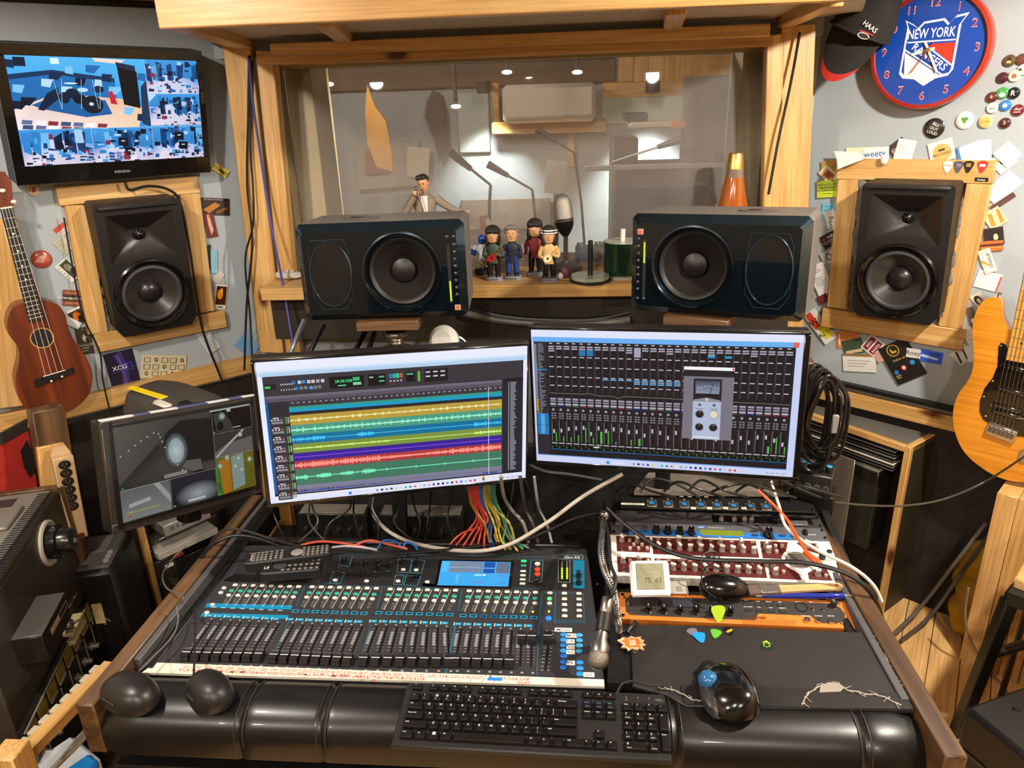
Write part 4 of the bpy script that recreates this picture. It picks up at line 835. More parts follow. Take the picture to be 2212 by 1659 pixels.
def xlrp():
 x0,x1,y0,y1 = rbox([(1345,1062),(1750,1074),(1766,1106),(1336,1096)]);w_,h_ = x1 - x0,y1 - y0
 o = unit('patch_panel','black microphone patch panel with a row of blue centred sockets',x0,y0 + .002,w_,h_,BLK(),z=-.002)
 def L(u,v): q = rs(u,v);return (q[0] - x0,q[1] - y0)
 pl = MB().box((0,0,.001),(.024,.026,.002),.0008).mesh('socket_plate',mat('#8d8474',.35,metal=.7));rg = MB().lathe([(.0095,.002),(.0095,.004),(.0078,.004),(.0078,.002)],18,cap=False).mesh('socket_ring',BLK());ce_ = MB().lathe([(0,.0035),(.0078,.003)],18,cap=False).mesh('socket_core',mat('#2d6aa0',.35));tb = MB().box((0,.016,.003),(.006,.007,.004),.001).mesh('latch',STEEL())
 for i in range(8):
  x,y = L(1408 + i * 35.4,1088 + i * 1.1);s_ = ob('socket_plate',pl,o,(x,y,0));ob('socket_ring',rg,s_);ob('socket_core',ce_,s_);ob('latch',tb,s_)
 c = Cv();q = L(1367,1091);c.rect(q[0] - .028,q[1] - .0035,q[0] + .028,q[1] + .0035,'#d6d0c4',30);c.text('TALK BACK 4',q[0],q[1] - .0022,.0062,'#2a2622',l=31)
 for t,u in (('23',1498),('24',1533),('25',1568),('26',1607)): q = L(u,1101);c.rect(q[0] - .006,q[1] - .003,q[0] + .006,q[1] + .006,'#d9d6cf',32);c.text(t,q[0],q[1] - .001,.0065,'#4a4a5a',l=33)
 for i in range(4): q = L(1472 + i * 18,1075 + i * .4);c.rect(q[0] - .005,q[1] - .001,q[0] + .005,q[1] + .002,'#c9c4b8',32)
 c.build('labels',PRINT(),o,mode='T');screwset(o,w_,h_)
xlrp()
# items lying on the rack units
def thermo():
 x,y = rs(1402,1268,.02);o = rsT('digital_thermometer','small white square digital thermometer with grey display on the rack units','thermometer',x,y,.004,4)
 b = MB().prism([(-.036,-.036),(.036,-.036),(.040,-.030),(.040,.030),(.036,.036),(-.036,.036),(-.040,.030),(-.040,-.030)],0,.014,axis='Y',b=.004).build('case',mat('#e6e3dc',.4,var=.03),o,(0,0,.038),(-52,0,0))
 MB().box((0,-.0145,.004),(.056,.002,.052),.001).build('lcd',mat('#8d8c72',.3),b)
 c = Cv();c.text('75',-.006,-.013,.014,'#4c4b3c');c.text('63',.016,-.013,.014,'#4c4b3c');c.text('-- --',0,.012,.008,'#5a5948');c.text('-- --',0,.003,.006,'#5a5948');c.build('digits',PRINT(),b,(0,-.0156,.004))
 MB().box((0,.01,.010),(.055,.03,.022),.004).build('base',BLKG(),o)
thermo()
def sleeve():
 x,y = rs(1462,1270,.004);o = rsT('plastic_sleeve','small clear plastic sleeve lying beside the thermometer','plastic sleeve',x,y,.002,2)
 MB().box((0,0,.003),(.044,.036,.005),.0015).build('pouch',mat('#b5aea6',.25,coat=.6),o);MB().box((.004,-.006,.0058),(.012,.014,.0006)).build('insert',mat('#8f8880',.5),o)
sleeve()
def brush():
 a = Vector((*rs(1640,1272,.024),.024));b = Vector((*rs(1822,1264,.024),.024));d = b - a;c = (a + b) / 2
 o = rsT('paint_brush','flat paint brush with pale wooden handle lying beside the blue pen','brush',c.x,c.y,.021,math.degrees(math.atan2(d.y,d.x)));L_ = d.length
 MB().prism([(-L_ / 2 + .04,-.010),(-L_ / 2 + .06,-.009),(L_ / 2 - .04,-.008),(L_ / 2 - .008,-.009),(L_ / 2,0),(L_ / 2 - .008,.009),(L_ / 2 - .04,.008),(-L_ / 2 + .06,.009),(-L_ / 2 + .04,.010)],-.004,.004,b=.0025).build('handle',wood('brush_wood','#c99b63','#d9ad75','#e2bb86',0,knots=False),o)
 MB().lathe([(.0035,.0042),(.0035,.0045),(0,.0045)],12,(L_ / 2 - .014,0,0)).build('hang_hole',mat('#7a4a22',.6),o)
 MB().box((-L_ / 2 + .022,0,0),(.04,.024,.009),.001).build('ferrule',mat('#b9b3a8',.3,metal=.9,var=.4,scale=150),o)
 MB().prism([(-L_ / 2 - .022,-.013),(-L_ / 2 + .004,-.0115),(-L_ / 2 + .004,.0115),(-L_ / 2 - .022,.012)],-.003,.003,b=.001).build('bristles',mat('#5b4a42',.8,var=.5,scale=400),o)
brush()
def pen():
 a = Vector((*rs(1630,1285,.014),.014));b = Vector((*rs(1846,1286,.014),.014));d = b - a;L_ = d.length;c = (a + b) / 2
 o = rsT('ballpoint_pen','dark blue ballpoint pen with chrome tip on the orange rack unit','pen',c.x,c.y,.012,math.degrees(math.atan2(d.y,d.x)))
 MB().lathe([(.0048,-L_ / 2 + .014),(.0052,-L_ / 2 + .02),(.0056,L_ / 2 - .05),(.0062,L_ / 2 - .045),(.0062,L_ / 2 - .022),(.005,L_ / 2 - .02)],16,axis='X').build('barrel',mat('#15258a',.2,coat=.6),o)
 MB().lathe([(.0052,L_ / 2 - .02),(.004,L_ / 2 - .012),(.0014,L_ / 2 - .002),(.0006,L_ / 2)],14,axis='X').build('tip',CHR(),o)
 MB().lathe([(.003,-L_ / 2),(.0032,-L_ / 2 + .004),(.0045,-L_ / 2 + .004),(.0048,-L_ / 2 + .014)],14,axis='X').build('clicker',CHR(),o)
pen()
# talkback microphone on a gooseneck
def talkmic():
 o = T('talkback_microphone','silver talkback microphone hanging on a chrome gooseneck beside the console','microphone')
 z = .80
 g = [onz(1303,1112,.83),onz(1301,1150,.86),onz(1298,1190,.87),onz(1306,1232,.865),onz(1326,1275,.85),onz(1332,1310,.82),onz(1336,1345,.79),onz(1338,1362,.755)]
 P = catmull(g,20);m = MB();m.tube(g,lambda t: .0062 + .0007 * math.sin(t * 420),10,k=60);m.build('gooseneck',CHR(),o)
 MB().lathe([(.016,0),(.016,.02),(.011,.026),(.011,.03),(0,.03)],16,tuple(onz(1304,1120,.80) - Vector((0,0,.012)))).build('socket_joint',mat('#2a2826',.3,metal=.6),o)
 MB().sph(tuple(onz(1305,1113,.835)),.011,14,8).build('ball_joint',CHR(),o)
 hd = onz(1290,1438,.775);tp = onz(1313,1290,.845);d = (tp - hd).normalized();L_ = (tp - hd).length
 q = d.to_track_quat('Z','Y');b = MB().lathe([(.012,.02),(.0165,.022),(.0165,.034),(.0105,.045),(.0098,.09),(.0108,.092),(.0108,.12),(.0095,.122),(.0095,L_ - .012),(.0075,L_),(0,L_)],22).build('mic_body',mat('#a9a59f',.3,metal=1.0,var=.1),o,hd);b.rotation_mode = 'QUATERNION';b.rotation_quaternion = q
 h = MB().sph((0,0,.012),(.0185,.0185,.020),28,18).build('grille',mat('#8d857c',.35,metal=.9,var=.7,scale=700,bump=.8),o,hd);h.rotation_mode = 'QUATERNION';h.rotation_quaternion = q
 c = (hd + tp) / 2 + d * .015;k = MB().lathe([(.0135,-.016),(.0135,.016),(.0112,.016),(.0112,-.016),(.0135,-.016)],18,cap=False).build('clip',BLK(),o,c);k.rotation_mode = 'QUATERNION';k.rotation_quaternion = q
 MB().tube([c + Vector((.012,0,0)),onz(1330,1335,.80),onz(1336,1352,.77)],.006,8).build('clip_arm',BLK(),o)
 MB().tube([onz(1302,1112,.82),onz(1315,1160,.86),onz(1318,1215,.88),onz(1330,1250,.88),onz(1322,1285,.865),tp],.0035,8).build('mic_cable',RUB(),o)
talkmic()
# ================================================================== displays
def panel_frame(name,label,c,yaw,tilt,roll,w_,h_,bz,depth,cat='monitor',case=None):
 o = T(name,label,cat,c,(-tilt,-roll,yaw));bl_,br_,bt,bb = bz;m = MB()
 W_,H_ = w_ + bl_ + br_,h_ + bt + bb;cx,cz = (br_ - bl_) / 2,(bt - bb) / 2
 b = case or BLKG()
 MB().box((cx,depth / 2 + .003,cz),(W_,depth,H_),.004).build('back_case',BLK(),o)
 for nm,cc,dd in (('bezel',(cx,0,h_ / 2 + bt / 2),(W_,.010,bt)),('bezel',(cx,0,-h_ / 2 - bb / 2),(W_,.010,bb)),('bezel',(-w_ / 2 - bl_ / 2,0,0),(bl_,.010,h_)),('bezel',(w_ / 2 + br_ / 2,0,0),(br_,.010,h_))):
  MB().box((0,0,0),dd,.0015).build(nm,b,o,cc)
 return o
def stand(o,c,yaw,down,base=(.22,.16)):
 z = c[2] - down;M_ = wmat(o).inverted();g = MB();
 a = M_ @ Vector((c[0] - math.sin(R_(yaw)) * .05,c[1] + math.cos(R_(yaw)) * .05,c[2]));b = M_ @ Vector((c[0] - math.sin(R_(yaw)) * .06,c[1] + math.cos(R_(yaw)) * .06,z))
 MB().box((0,.12,.0),(.05,.20,.05),.004).build('arm',BLK(),o);MB().box(((a.x + b.x) / 2,.22,(a.z + b.z) / 2 - .1),(.035,.035,abs(a.z - b.z) + .2),.004).build('arm_post',BLK(),o)
class Scr(Cv):
 """drawing in 0..1 coordinates, v measured from the top"""
 def __init__(s,w_,h_): super().__init__();s.w = w_;s.h = h_
 def p(s,u,v): return ((u - .5) * s.w,(.5 - v) * s.h)
 def R(s,u0,v0,u1,v1,col,l=None,top=None): a,b = s.p(u0,v0),s.p(u1,v1);return s.rect(a[0],b[1],b[0],a[1],col,l,top)
 def P(s,pts,col,l=None,cols=None): return s.poly([s.p(*q) for q in pts],col,l,cols)
 def E(s,u,v,ru,rv,col,edge=None,l=None,n=18,rot=0): a = s.p(u,v);return s.ell(a[0],a[1],ru * s.w,rv * s.h,col,edge,n,l,rot)
 def Ln(s,pts,wd,col,l=None): return s.line([s.p(*q) for q in pts],wd,col,l)
 def Tx(s,t,u,v,size,col,al='L',l=None): a = s.p(u,v);return s.text(t,a[0],a[1],size,col,al,l=l)
def taskbar(s,v0,col):
 s.R(0,v0,1,1,col,2);x = .29
 s.R(x,v0 + .012,x + .012,.99,'#1a8fe0',3);s.R(x + .02,v0 + .015,x + .07,.985,'#d9def0',3)
 for i,c in enumerate(('#8a8fa0','#2b2b33','#7b8090','#23415f','#e8c05a','#c9d2e0','#28b4a4','#1d8c8c','#e8743a','#e8e0c8','#8fa2c0','#b9a890','#2b3fd0','#101014','#101014','#2a8ac8','#202028','#d84a3a','#5a6ad8','#9fd0f0','#f05030','#c03850')):
  s.E(.40 + i * .0185,(v0 + 1) / 2,.005,.009,c,l=3,n=10)
 for i in range(4): s.R(.90 + i * .02,v0 + .02,.912 + i * .02,.985,'#9aa3bc',3)
def daw():
 w_,h_ = .531,.299;c = (-.351,1.358,1.091);o = panel_frame('computer_monitor','computer monitor showing coloured audio tracks, lower of the two big screens',c,17.9,1.2,-2.5,w_,h_,(.008,.004,.005,.009),.035)
 s = Scr(w_,h_);rnd = random.Random(3)
 s.R(0,0,1,1,'#e9ecfb',0);s.R(.0,.06,1,.10,'#cfe2f7',1);s.R(.012,.075,.99,.10,'#b3d0ee',2)
 s.R(.018,.10,.985,.945,'#2d2a30',1);s.R(.018,.24,.028,.93,'#0e5a9c',3)
 # toolbar
 s.R(.018,.10,.985,.225,'#39343a',2);s.R(.022,.15,.062,.19,'#1f1f22',3);s.R(.024,.165,.043,.18,'#38d060',4)
 for i in range(6): s.E(.08 + i * .008,.158,.003,.006,'#b9b6bd',l=4,n=8);s.E(.08 + i * .009,.195,.002,.005,'#d9d6dd',l=4,n=8)
 for u,v,cl in ((.125,.15,'#1d78c4'),(.16,.148,'#1d8fe0'),(.133,.19,'#1d78c4'),(.185,.192,'#3b9de0'),(.145,.15,'#c9c6cd'),(.178,.15,'#c9c6cd'),(.193,.15,'#c9c6cd'),(.21,.15,'#a9a6ad'),(.227,.15,'#c9c6cd'),(.15,.19,'#7a7780'),(.166,.19,'#7a7780'),(.2,.192,'#7a7780'),(.215,.19,'#7a7780')): s.R(u - .006,v - .011,u + .006,v + .011,cl,4)
 s.R(.25,.13,.375,.21,'#141216',3);s.Tx('28:38.958',.27,.172,.0085,'#4fe08c',l=4);s.R(.28,.188,.31,.196,'#5ad090',4);s.R(.335,.14,.36,.165,'#3fae70',4);s.R(.335,.175,.365,.195,'#7ad0a0',4)
 s.R(.39,.13,.455,.21,'#141216',3);s.R(.395,.145,.41,.155,'#b0b0b6',4);s.R(.43,.145,.45,.155,'#4fc08c',4);s.R(.43,.175,.45,.185,'#4fc08c',4)
 for i,cl in enumerate(('#3a7aa8','#2aa0d0','#35d07a','#c8524a')): s.R(.468 + i * .013,.135,.479 + i * .013,.165,cl,4);s.R(.470 + i * .013,.18,.476 + i * .013,.19,'#c9c9cf',4)
 s.R(.53,.13,.565,.2,'#141216',3);s.R(.533,.14,.558,.15,'#4fc08c',4);s.R(.575,.13,.583,.2,'#65c430',4);s.R(.6,.12,.69,.21,'#1d1b1f',3)
 for i in range(6): s.R(.605 + (i % 3) * .028,.135 + (i // 3) * .03,.622 + (i % 3) * .028,.145 + (i // 3) * .03,'#c9c9cf',4)
 s.R(.018,.232,.90,.252,'#6b6673',3);s.R(.018,.252,.90,.275,'#594f5e',3);s.R(.10,.275,.90,.315,'#3a363d',3)
 for i in range(40): s.R(.11 + i * .02,.285,.118 + i * .02,.292,'#a9a5b0',4)
 s.R(.10,.315,.90,.332,'#2f9a8a',3);s.R(.10,.332,.90,.352,'#129ccc',4);s.R(.10,.352,.90,.372,'#2a272c',3)
 tr = [('#b89a3c','#f2e7a4',.375,.445,1),('#4b9a80','#9af0cc',.445,.515,2),('#0f6f9c','#3fc4f4',.515,.58,3),('#7a933c','#cdf07a',.58,.645,4),('#3a1f92','#8a5af0',.645,.705,5),('#a83a3a','#ff8f86',.705,.765,6),('#41775f','#7af0c0',.765,.885,7)]
 N_ = 260
 for bgc,fg,v0,v1,k in tr:
  s.R(.10,v0,.90,v1,bgc,3);vm = (v0 + v1) / 2;hh = (v1 - v0);amp = []
  for i in range(N_):
   t = i / N_
   if k == 1: a = .05 + .18 * (rnd.random() ** 2) * ((i % 9) < 3)
   elif k == 2: a = .05 + .28 * (i % 7 == 0) * rnd.random() + .06 * rnd.random()
   elif k == 3: a = .04 + .22 * rnd.random() * (math.sin(t * 21) > 0 and t < .38) + .3 * rnd.random() * (.86 < t < .92) + .1 * rnd.random() * (t > .92)
   elif k == 4: a = .04 + .08 * rnd.random() * (t < .45) + .14 * rnd.random() * (t > .86)
   elif k == 5: a = .04
   elif k == 6: a = .08 + .34 * rnd.random() * (.35 + .65 * abs(math.sin(t * 4.2 + .6))) * (1 if t < .4 or t > .62 else .45)
   else: a = .025 + .14 * rnd.random() * (t < .4) * (math.sin(t * 60) > -.3) + .07 * (i % 37 == 0)
   amp.append(a * hh)
  for i in range(N_ - 1):
   u0,u1 = .10 + .8 * i / N_,.10 + .8 * (i + 1) / N_;s.P([(u0,vm + amp[i]),(u1,vm + amp[i + 1]),(u1,vm - amp[i + 1]),(u0,vm - amp[i])],fg,5)
 s.R(.10,.885,.90,.94,'#827d90',3);s.R(.10,.898,.90,.901,'#4a7ac0',4);s.R(.10,.914,.90,.917,'#55505c',4)
 for i in range(120):
  a = .014 * rnd.random() * max(0,1 - i / 120) + .002;u0 = .10 + i * .0035;s.R(u0,.93 - a,u0 + .0035,.93 + a * .4,'#1f3a92',5)
 s.R(.10,.929,.90,.932,'#2a62c8',6);s.R(.82,.925,.88,.936,'#1f3a92',5)
 for k in range(9):      # track headers
  v0 = .378 + k * .068;s.R(.03,v0,.082,v0 + .058,'#3b3840',4);s.R(.04,v0 + .004,.06,v0 + .012,'#c9c6cf',5)
  for j in range(4): s.E(.036 + j * .011,v0 + .022,.0035,.006,('#e0dde6','#c9c6cf','#e0dde6','#d86a5a')[j],l=5,n=8)
  s.R(.035,v0 + .034,.075,v0 + .048,'#8d8996',5);s.R(.084,v0 + .004,.088,v0 + .055,'#4fae34',5);s.R(.091,v0 + .006,.097,v0 + .05,'#9a96a2',5)
 s.R(.905,.225,.985,.945,'#27252e',3);s.R(.905,.225,.985,.245,'#1c1a20',4)
 for i in range(58): v0 = .255 + i * .0116;s.R(.926,v0,.929,v0 + .006,'#d9d6df',4);s.R(.934,v0,.934 + .012 + .014 * rnd.random(),v0 + .0055,'#a9a6b4',4)
 s.R(.845,.275,.847,.94,'#e9e9ee',7);s.R(.018,.94,.985,.95,'#17151a',3);taskbar(s,.957,'#e3e4f8')
 s.build('screen_image',SCREEN(),o,(0,-.0042,0));stand(o,c,17.9,.33)
 return o
daw()
def mixwin():
 w_,h_ = .531,.299;c = (.180,1.423,1.112);o = panel_frame('computer_monitor','computer monitor showing a dark mixer window with a meter plug-in',c,-10.0,.8,1.4,w_,h_,(.006,.012,.005,.010),.035)
 s = Scr(w_,h_);rnd = random.Random(5)
 s.R(0,0,1,1,'#c6cff2',0);s.R(0,0,1,.05,'#dfe4fb',1);s.R(.005,.05,.985,.085,'#6aaef0',1);s.R(.965,.05,.985,.085,'#e06a5a',2)
 s.R(.008,.085,.975,.945,'#1d191d',1);s.R(.008,.085,.06,.945,'#2c2930',2);s.R(.010,.10,.017,.6,'#c08a2a',3)
 for i in range(46): v0 = .10 + i * .0115;s.R(.012,v0,.020,v0 + .007,('#2a7ac0','#3a9ad0','#2a7ac0','#b0a030')[min(3,i // 12)],4);s.R(.024,v0,.030 + .02 * rnd.random(),v0 + .005,'#8d8a96',4)
 s.R(.010,.285,.058,.292,'#1f9ad8',5);s.R(.012,.62,.058,.785,'#1478b8',4);s.R(.012,.71,.058,.715,'#0a4a78',5)
 for i in range(14): s.R(.026,.63 + i * .011,.042,.635 + i * .011,'#8fc4e8',5)
 n = 30
 for k in range(n):
  u = .064 + k * .0302;uw = .0302
  s.R(u + uw - .001,.09,u + uw,.86,'#3a363a',3);s.R(u + .006,.092,u + .018,.098,'#d9d6dd',4)
  for j in range(2 if k % 5 else 3): s.R(u + .003,.112 + j * .016,u + .026,.122 + j * .016,'#a6a3b2',4)
  if k in (4,5): s.R(u + .003,.14,u + .027,.18,'#1f78b0',5)
  if k == 11: s.R(u + .003,.115,u + .027,.18,'#9fa4bc',5)
  if k in (20,22): s.R(u + .003,.155,u + .027,.17,'#1f9ad0',5)
  for v0 in (.19,.262,.335,.40): s.R(u + .005,v0,u + .022,v0 + .006,'#d0cdd4',4)
  for j in range(26): s.R(u + .002,.13 + j * .0125,u + .004,.134 + j * .0125,'#8d8a90',4)
  if 7 <= k <= 16:
   for j in range(3 if k > 10 else 1): s.R(u + .003,.345 + j * .012,u + .026,.353 + j * .012,'#5aa6dc' if j % 2 == 0 else '#8fa0b4',5)
  s.R(u + .003,.498,u + .026,.512,'#9a97a8',4);s.R(u + .003,.518,u + .026,.530,'#8b8898',4);s.R(u + .003,.538,u + .026,.552,'#b0adba',4)
  s.R(u + .003,.556,u + .026,.563,('#6a3a4a','#8a2a2a','#2f6a44','#4a4a52','#2a2a92')[rnd.randrange(5)],4);s.E(u + .014,.588,.005,.009,'#cfccd4',l=4,n=10);s.E(u + .014,.588,.003,.005,'#3a363a',l=5,n=8)
  for j in range(3):
   for i in range(2): s.R(u + .006 + i * .011,.612 + j * .018,u + .014 + i * .011,.622 + j * .018,'#7f7c88',4)
  for j in range(16): s.R(u + .005,.675 + j * .010,u + .008,.679 + j * .010,'#a9a6b0',4)
  fv = .70 + rnd.random() * .05;s.R(u + .011,fv,u + .018,fv + .03,'#b9b6c4',5);s.R(u + .013,.67,u + .0155,.83,'#0d0b0d',4)
  g = rnd.random()
  if (k < 12 and k != 9) or k > 26: lv = .835 - .12 * g;s.R(u + .021,lv,u + .025 + (.004 if k in (6,11,27) else 0),.835,'#4fb83a',5)
  elif k in (1,4): s.R(u + .021,.63,u + .024,.65,'#e08a3a',5)
  s.R(u + .003,.845,u + .027,.852,'#bdbac4',4);s.R(u + .004,.862,u + .026,.888,'#0d0b0d',5);s.R(u + .004,.872,u + .007,.888,'#3f8f34',6);s.R(u + .02,.862,u + .023,.872,'#3f8f34',6)
 s.Ln([(.064,.462),(.2,.462),(.23,.455),(.26,.47),(.31,.468),(.34,.482),(.36,.466),(.5,.468),(.97,.478)],.0008,'#8d9a86',5);s.R(.16,.30,.9,.302,'#2c282c',3)
 s.R(.064,.895,.975,.90,'#1d6ab0',4);s.R(.008,.945,.975,.95,'#3a8ad0',4);s.R(.24,.86,.262,.87,'#e0dde6',6)
 # plug-in window
 s.R(.585,.232,.768,.255,'#f2f2f8',8);s.R(.76,.236,.767,.252,'#d8523a',9);s.R(.585,.255,.768,.30,'#232025',8);s.R(.585,.30,.768,.755,'#77727f',8)
 s.R(.622,.315,.725,.755,'#aebad2',9);s.R(.622,.315,.725,.475,'#221f24',10);s.P([(.628,.328),(.719,.328),(.716,.428),(.631,.428)],'#3f4657',11,['#8f97ac','#8f97ac','#3f4657','#3f4657'][::-1]);s.R(.632,.42,.716,.435,'#15131a',12);s.Ln([(.683,.42),(.692,.345)],.0012,'#1a1820',13)
 for i in range(7): s.R(.637 + i * .012,.36 + abs(i - 3) * .006,.642 + i * .012,.365 + abs(i - 3) * .006,'#c9cfe0',13)
 s.P([(.625,.465),(.672,.448),(.722,.465),(.722,.478),(.625,.478)],'#8d8a90',11);s.E(.672,.462,.006,.010,'#c9c6cc',l=12)
 for u,v,cl in ((.648,.57,'#1d1a1d'),(.70,.57,'#e3d6b8'),(.648,.665,'#1d1a1d'),(.70,.665,'#1d1a1d')): s.E(u,v,.0175,.031,'#8f98ae',l=10);s.E(u,v,.0145,.026,cl,l=11);s.R(u + .0,v - .02,u + .001,v - .008,'#f0f0f0',12)
 for u in (.647,.70): s.E(u,.502,.006,.010,'#5a5f70',l=11);s.R(u - .014,.53,u + .014,.534,'#5a6680',11)
 s.R(.625,.735,.722,.742,'#e9edf5',11)
 taskbar(s,.957,'#ccd3f4');s.build('screen_image',SCREEN(),o,(0,-.0042,0));stand(o,c,-10,.30)
mixwin()
def cctv():
 w_,h_ = .366,.229;c = (-.972,1.626,.871);o = panel_frame('surveillance_monitor','old silver framed monitor with grey camera pictures and blue tape on top',c,56.8,7.7,-9.9,w_,h_,(.024,.016,.018,.024),.05,case=mat('#4a4440',.35,metal=.5))
 for dx in (-.197,.192): MB().box((0,0,0),(.012,.012,h_ + .03),.001).build('inner_bezel',BLK(),o,(dx * .96,-.002,0))
 MB().box((0,0,0),(w_ + .01,.012,.008),.001).build('inner_bezel',BLK(),o,(0,-.002,-h_ / 2 - .004));MB().box((0,0,0),(w_ + .01,.012,.008),.001).build('inner_bezel',BLK(),o,(0,-.002,h_ / 2 + .004))
 tp = MB();
 for i,(a,b,cl) in enumerate([(-.205,-.13,'#d4d2d6'),(-.13,-.09,'#4a5274'),(-.09,-.05,'#d0ced4'),(-.05,-.02,'#d6d4d8'),(-.02,.06,'#46507a'),(.06,.12,'#d4d2d6'),(.12,.16,'#4a5480'),(.16,.2,'#d9d8da')]):
  MB().box(((a + b) / 2,0,0),(b - a,.016,.004),.0005).build('tape_strip',mat(cl,.5,var=.05),o,(0,.004,h_ / 2 + .02))
 s = Scr(w_,h_);s.R(0,0,1,1,'#4a4742',0)
 s.R(0,0,.68,.67,'#2c2a27',1,'#4c4842');s.P([(0,0),(.45,0),(.36,.16),(.28,.32),(.22,.4),(0,.62)],'#625c55',2,['#6a645c','#4a4640','#3a3733','#3a3733','#4a4641','#57524b'])
 s.P([(.0,.62),(.28,.26),(.33,.45),(.46,.60),(.52,.67),(0,.67)],'#45423d',3,['#35322e','#2a2825','#4a4640','#57534c','#4a4640','#302d2a'])
 s.P([(.45,.05),(.68,.08),(.68,.67),(.52,.67),(.38,.52),(.31,.32),(.34,.16)],'#1f1d1b',3);s.P([(.45,.5),(.57,.52),(.58,.64),(.5,.64),(.42,.56)],'#6b675f',4);s.P([(.58,.56),(.68,.57),(.68,.67),(.58,.66)],'#4a4742',4)
 s.E(.40,.37,.085,.20,'#b9cccf','#2a2a28',l=5,n=24);s.E(.40,.37,.055,.14,'#d3e2e4','#9fb4b8',l=6,n=24)
 for u,v in ((.03,.31),(.085,.265),(.13,.225),(.17,.19),(.215,.16),(.26,.13),(.29,.15),(.30,.19),(.31,.24),(.325,.31),(.35,.43),(.40,.53),(.43,.60)): s.E(u,v,.008,.013,'#e9efe9','#4a4742',l=7,n=10)
 s.R(.30,.61,.46,.645,'#b9b7b0',7);
 for i in range(12): s.R(.305 + i * .0125,.617,.311 + i * .0125,.637,'#4a4742',8)
 s.R(0,.67,.33,1,'#8a8f8c',2,'#6a6d6a');s.P([(.22,.67),(.26,.67),(.33,.84),(.33,.93)],'#aab0ac',3);s.P([(.05,.83),(.19,.80),(.20,.84),(.05,.87)],'#b4bab6',3);s.R(.0,.67,.33,.675,'#b9b9b4',4);s.Tx('CAM 4 FLOOR IN RIGHT',.03,.93,.0075,'#c9c030',l=4);s.E(.05,.96,.008,.012,'#d04030',l=4)
 s.R(.33,.67,.67,1,'#1f1c24',2,'#2a2730');s.E(.53,.9,.17,.14,'#b0b6ba','#26232a',l=3,n=24);s.R(.45,.95,.58,.975,'#d0d4d4',4)
 s.R(.67,0,1,.28,'#0d0c0b',2);s.R(.67,.0,1,.02,'#b9c4bc',3);s.P([(.69,.05),(.76,.03),(.82,.15),(.85,.27),(.71,.27)],'#3f433e',3);s.E(.76,.09,.03,.05,'#cfe0d8','#3f433e',l=4);s.E(.74,.2,.025,.05,'#0d0c0b',l=5);s.R(.80,.015,.83,.05,'#c9d4cc',4);s.R(.84,.235,.90,.25,'#a9aca4',4)
 s.R(.67,.28,1,.56,'#3c3a36',2);s.P([(.67,.5),(.78,.42),(1,.38),(1,.56),(.67,.56)],'#6f6d68',3);s.E(.89,.34,.02,.035,'#f2f6f0','#6f6d68',l=5);s.Ln([(.69,.55),(.78,.44),(.92,.29)],.006,'#b9b7b0',4)
 s.R(.67,.56,1,1,'#7a6a1e',2);s.P([(.70,.6),(.79,.58),(.79,.98),(.72,1)],'#b97b1a',3);s.P([(.80,.58),(.90,.56),(.90,.95),(.80,.98)],'#8fa6a0',3);s.P([(.67,.6),(.70,.6),(.72,1),(.67,1)],'#4a7a2a',3);s.P([(.9,.7),(1,.66),(1,1),(.9,1)],'#6f6a1c',3)
 for u,v in ((.71,.66),(.83,.70),(.88,.76),(.95,.66),(.86,.62),(.77,.58)): s.E(u,v,.02,.035,'#c9f0f4','#8a8a50',l=4,n=12)
 for a in ((.68,0,.68,1),(.68,.28,1,.28),(.68,.56,1,.56),(0,.67,.68,.67),(.335,.67,.335,1)): s.Ln([(a[0],a[1]),(a[2],a[3])],.0008,'#a9a9a2',9)
 for u,v,cl in ((.02,.65,'#30d050'),(.02,.98,'#50d050'),(.35,.98,'#d0d040'),(.69,.26,'#90d050'),(.69,.98,'#40d060')): s.E(u,v,.006,.010,cl,l=9,n=8)
 s.build('screen_image',colmat('camera_display',emit=.62),o,(0,-.0045,0));
 M_ = wmat(o).inverted();MB().box((.03,.09,-.13),(.05,.05,.12),.006).build('stand_neck',BLK(),o)
cctv()
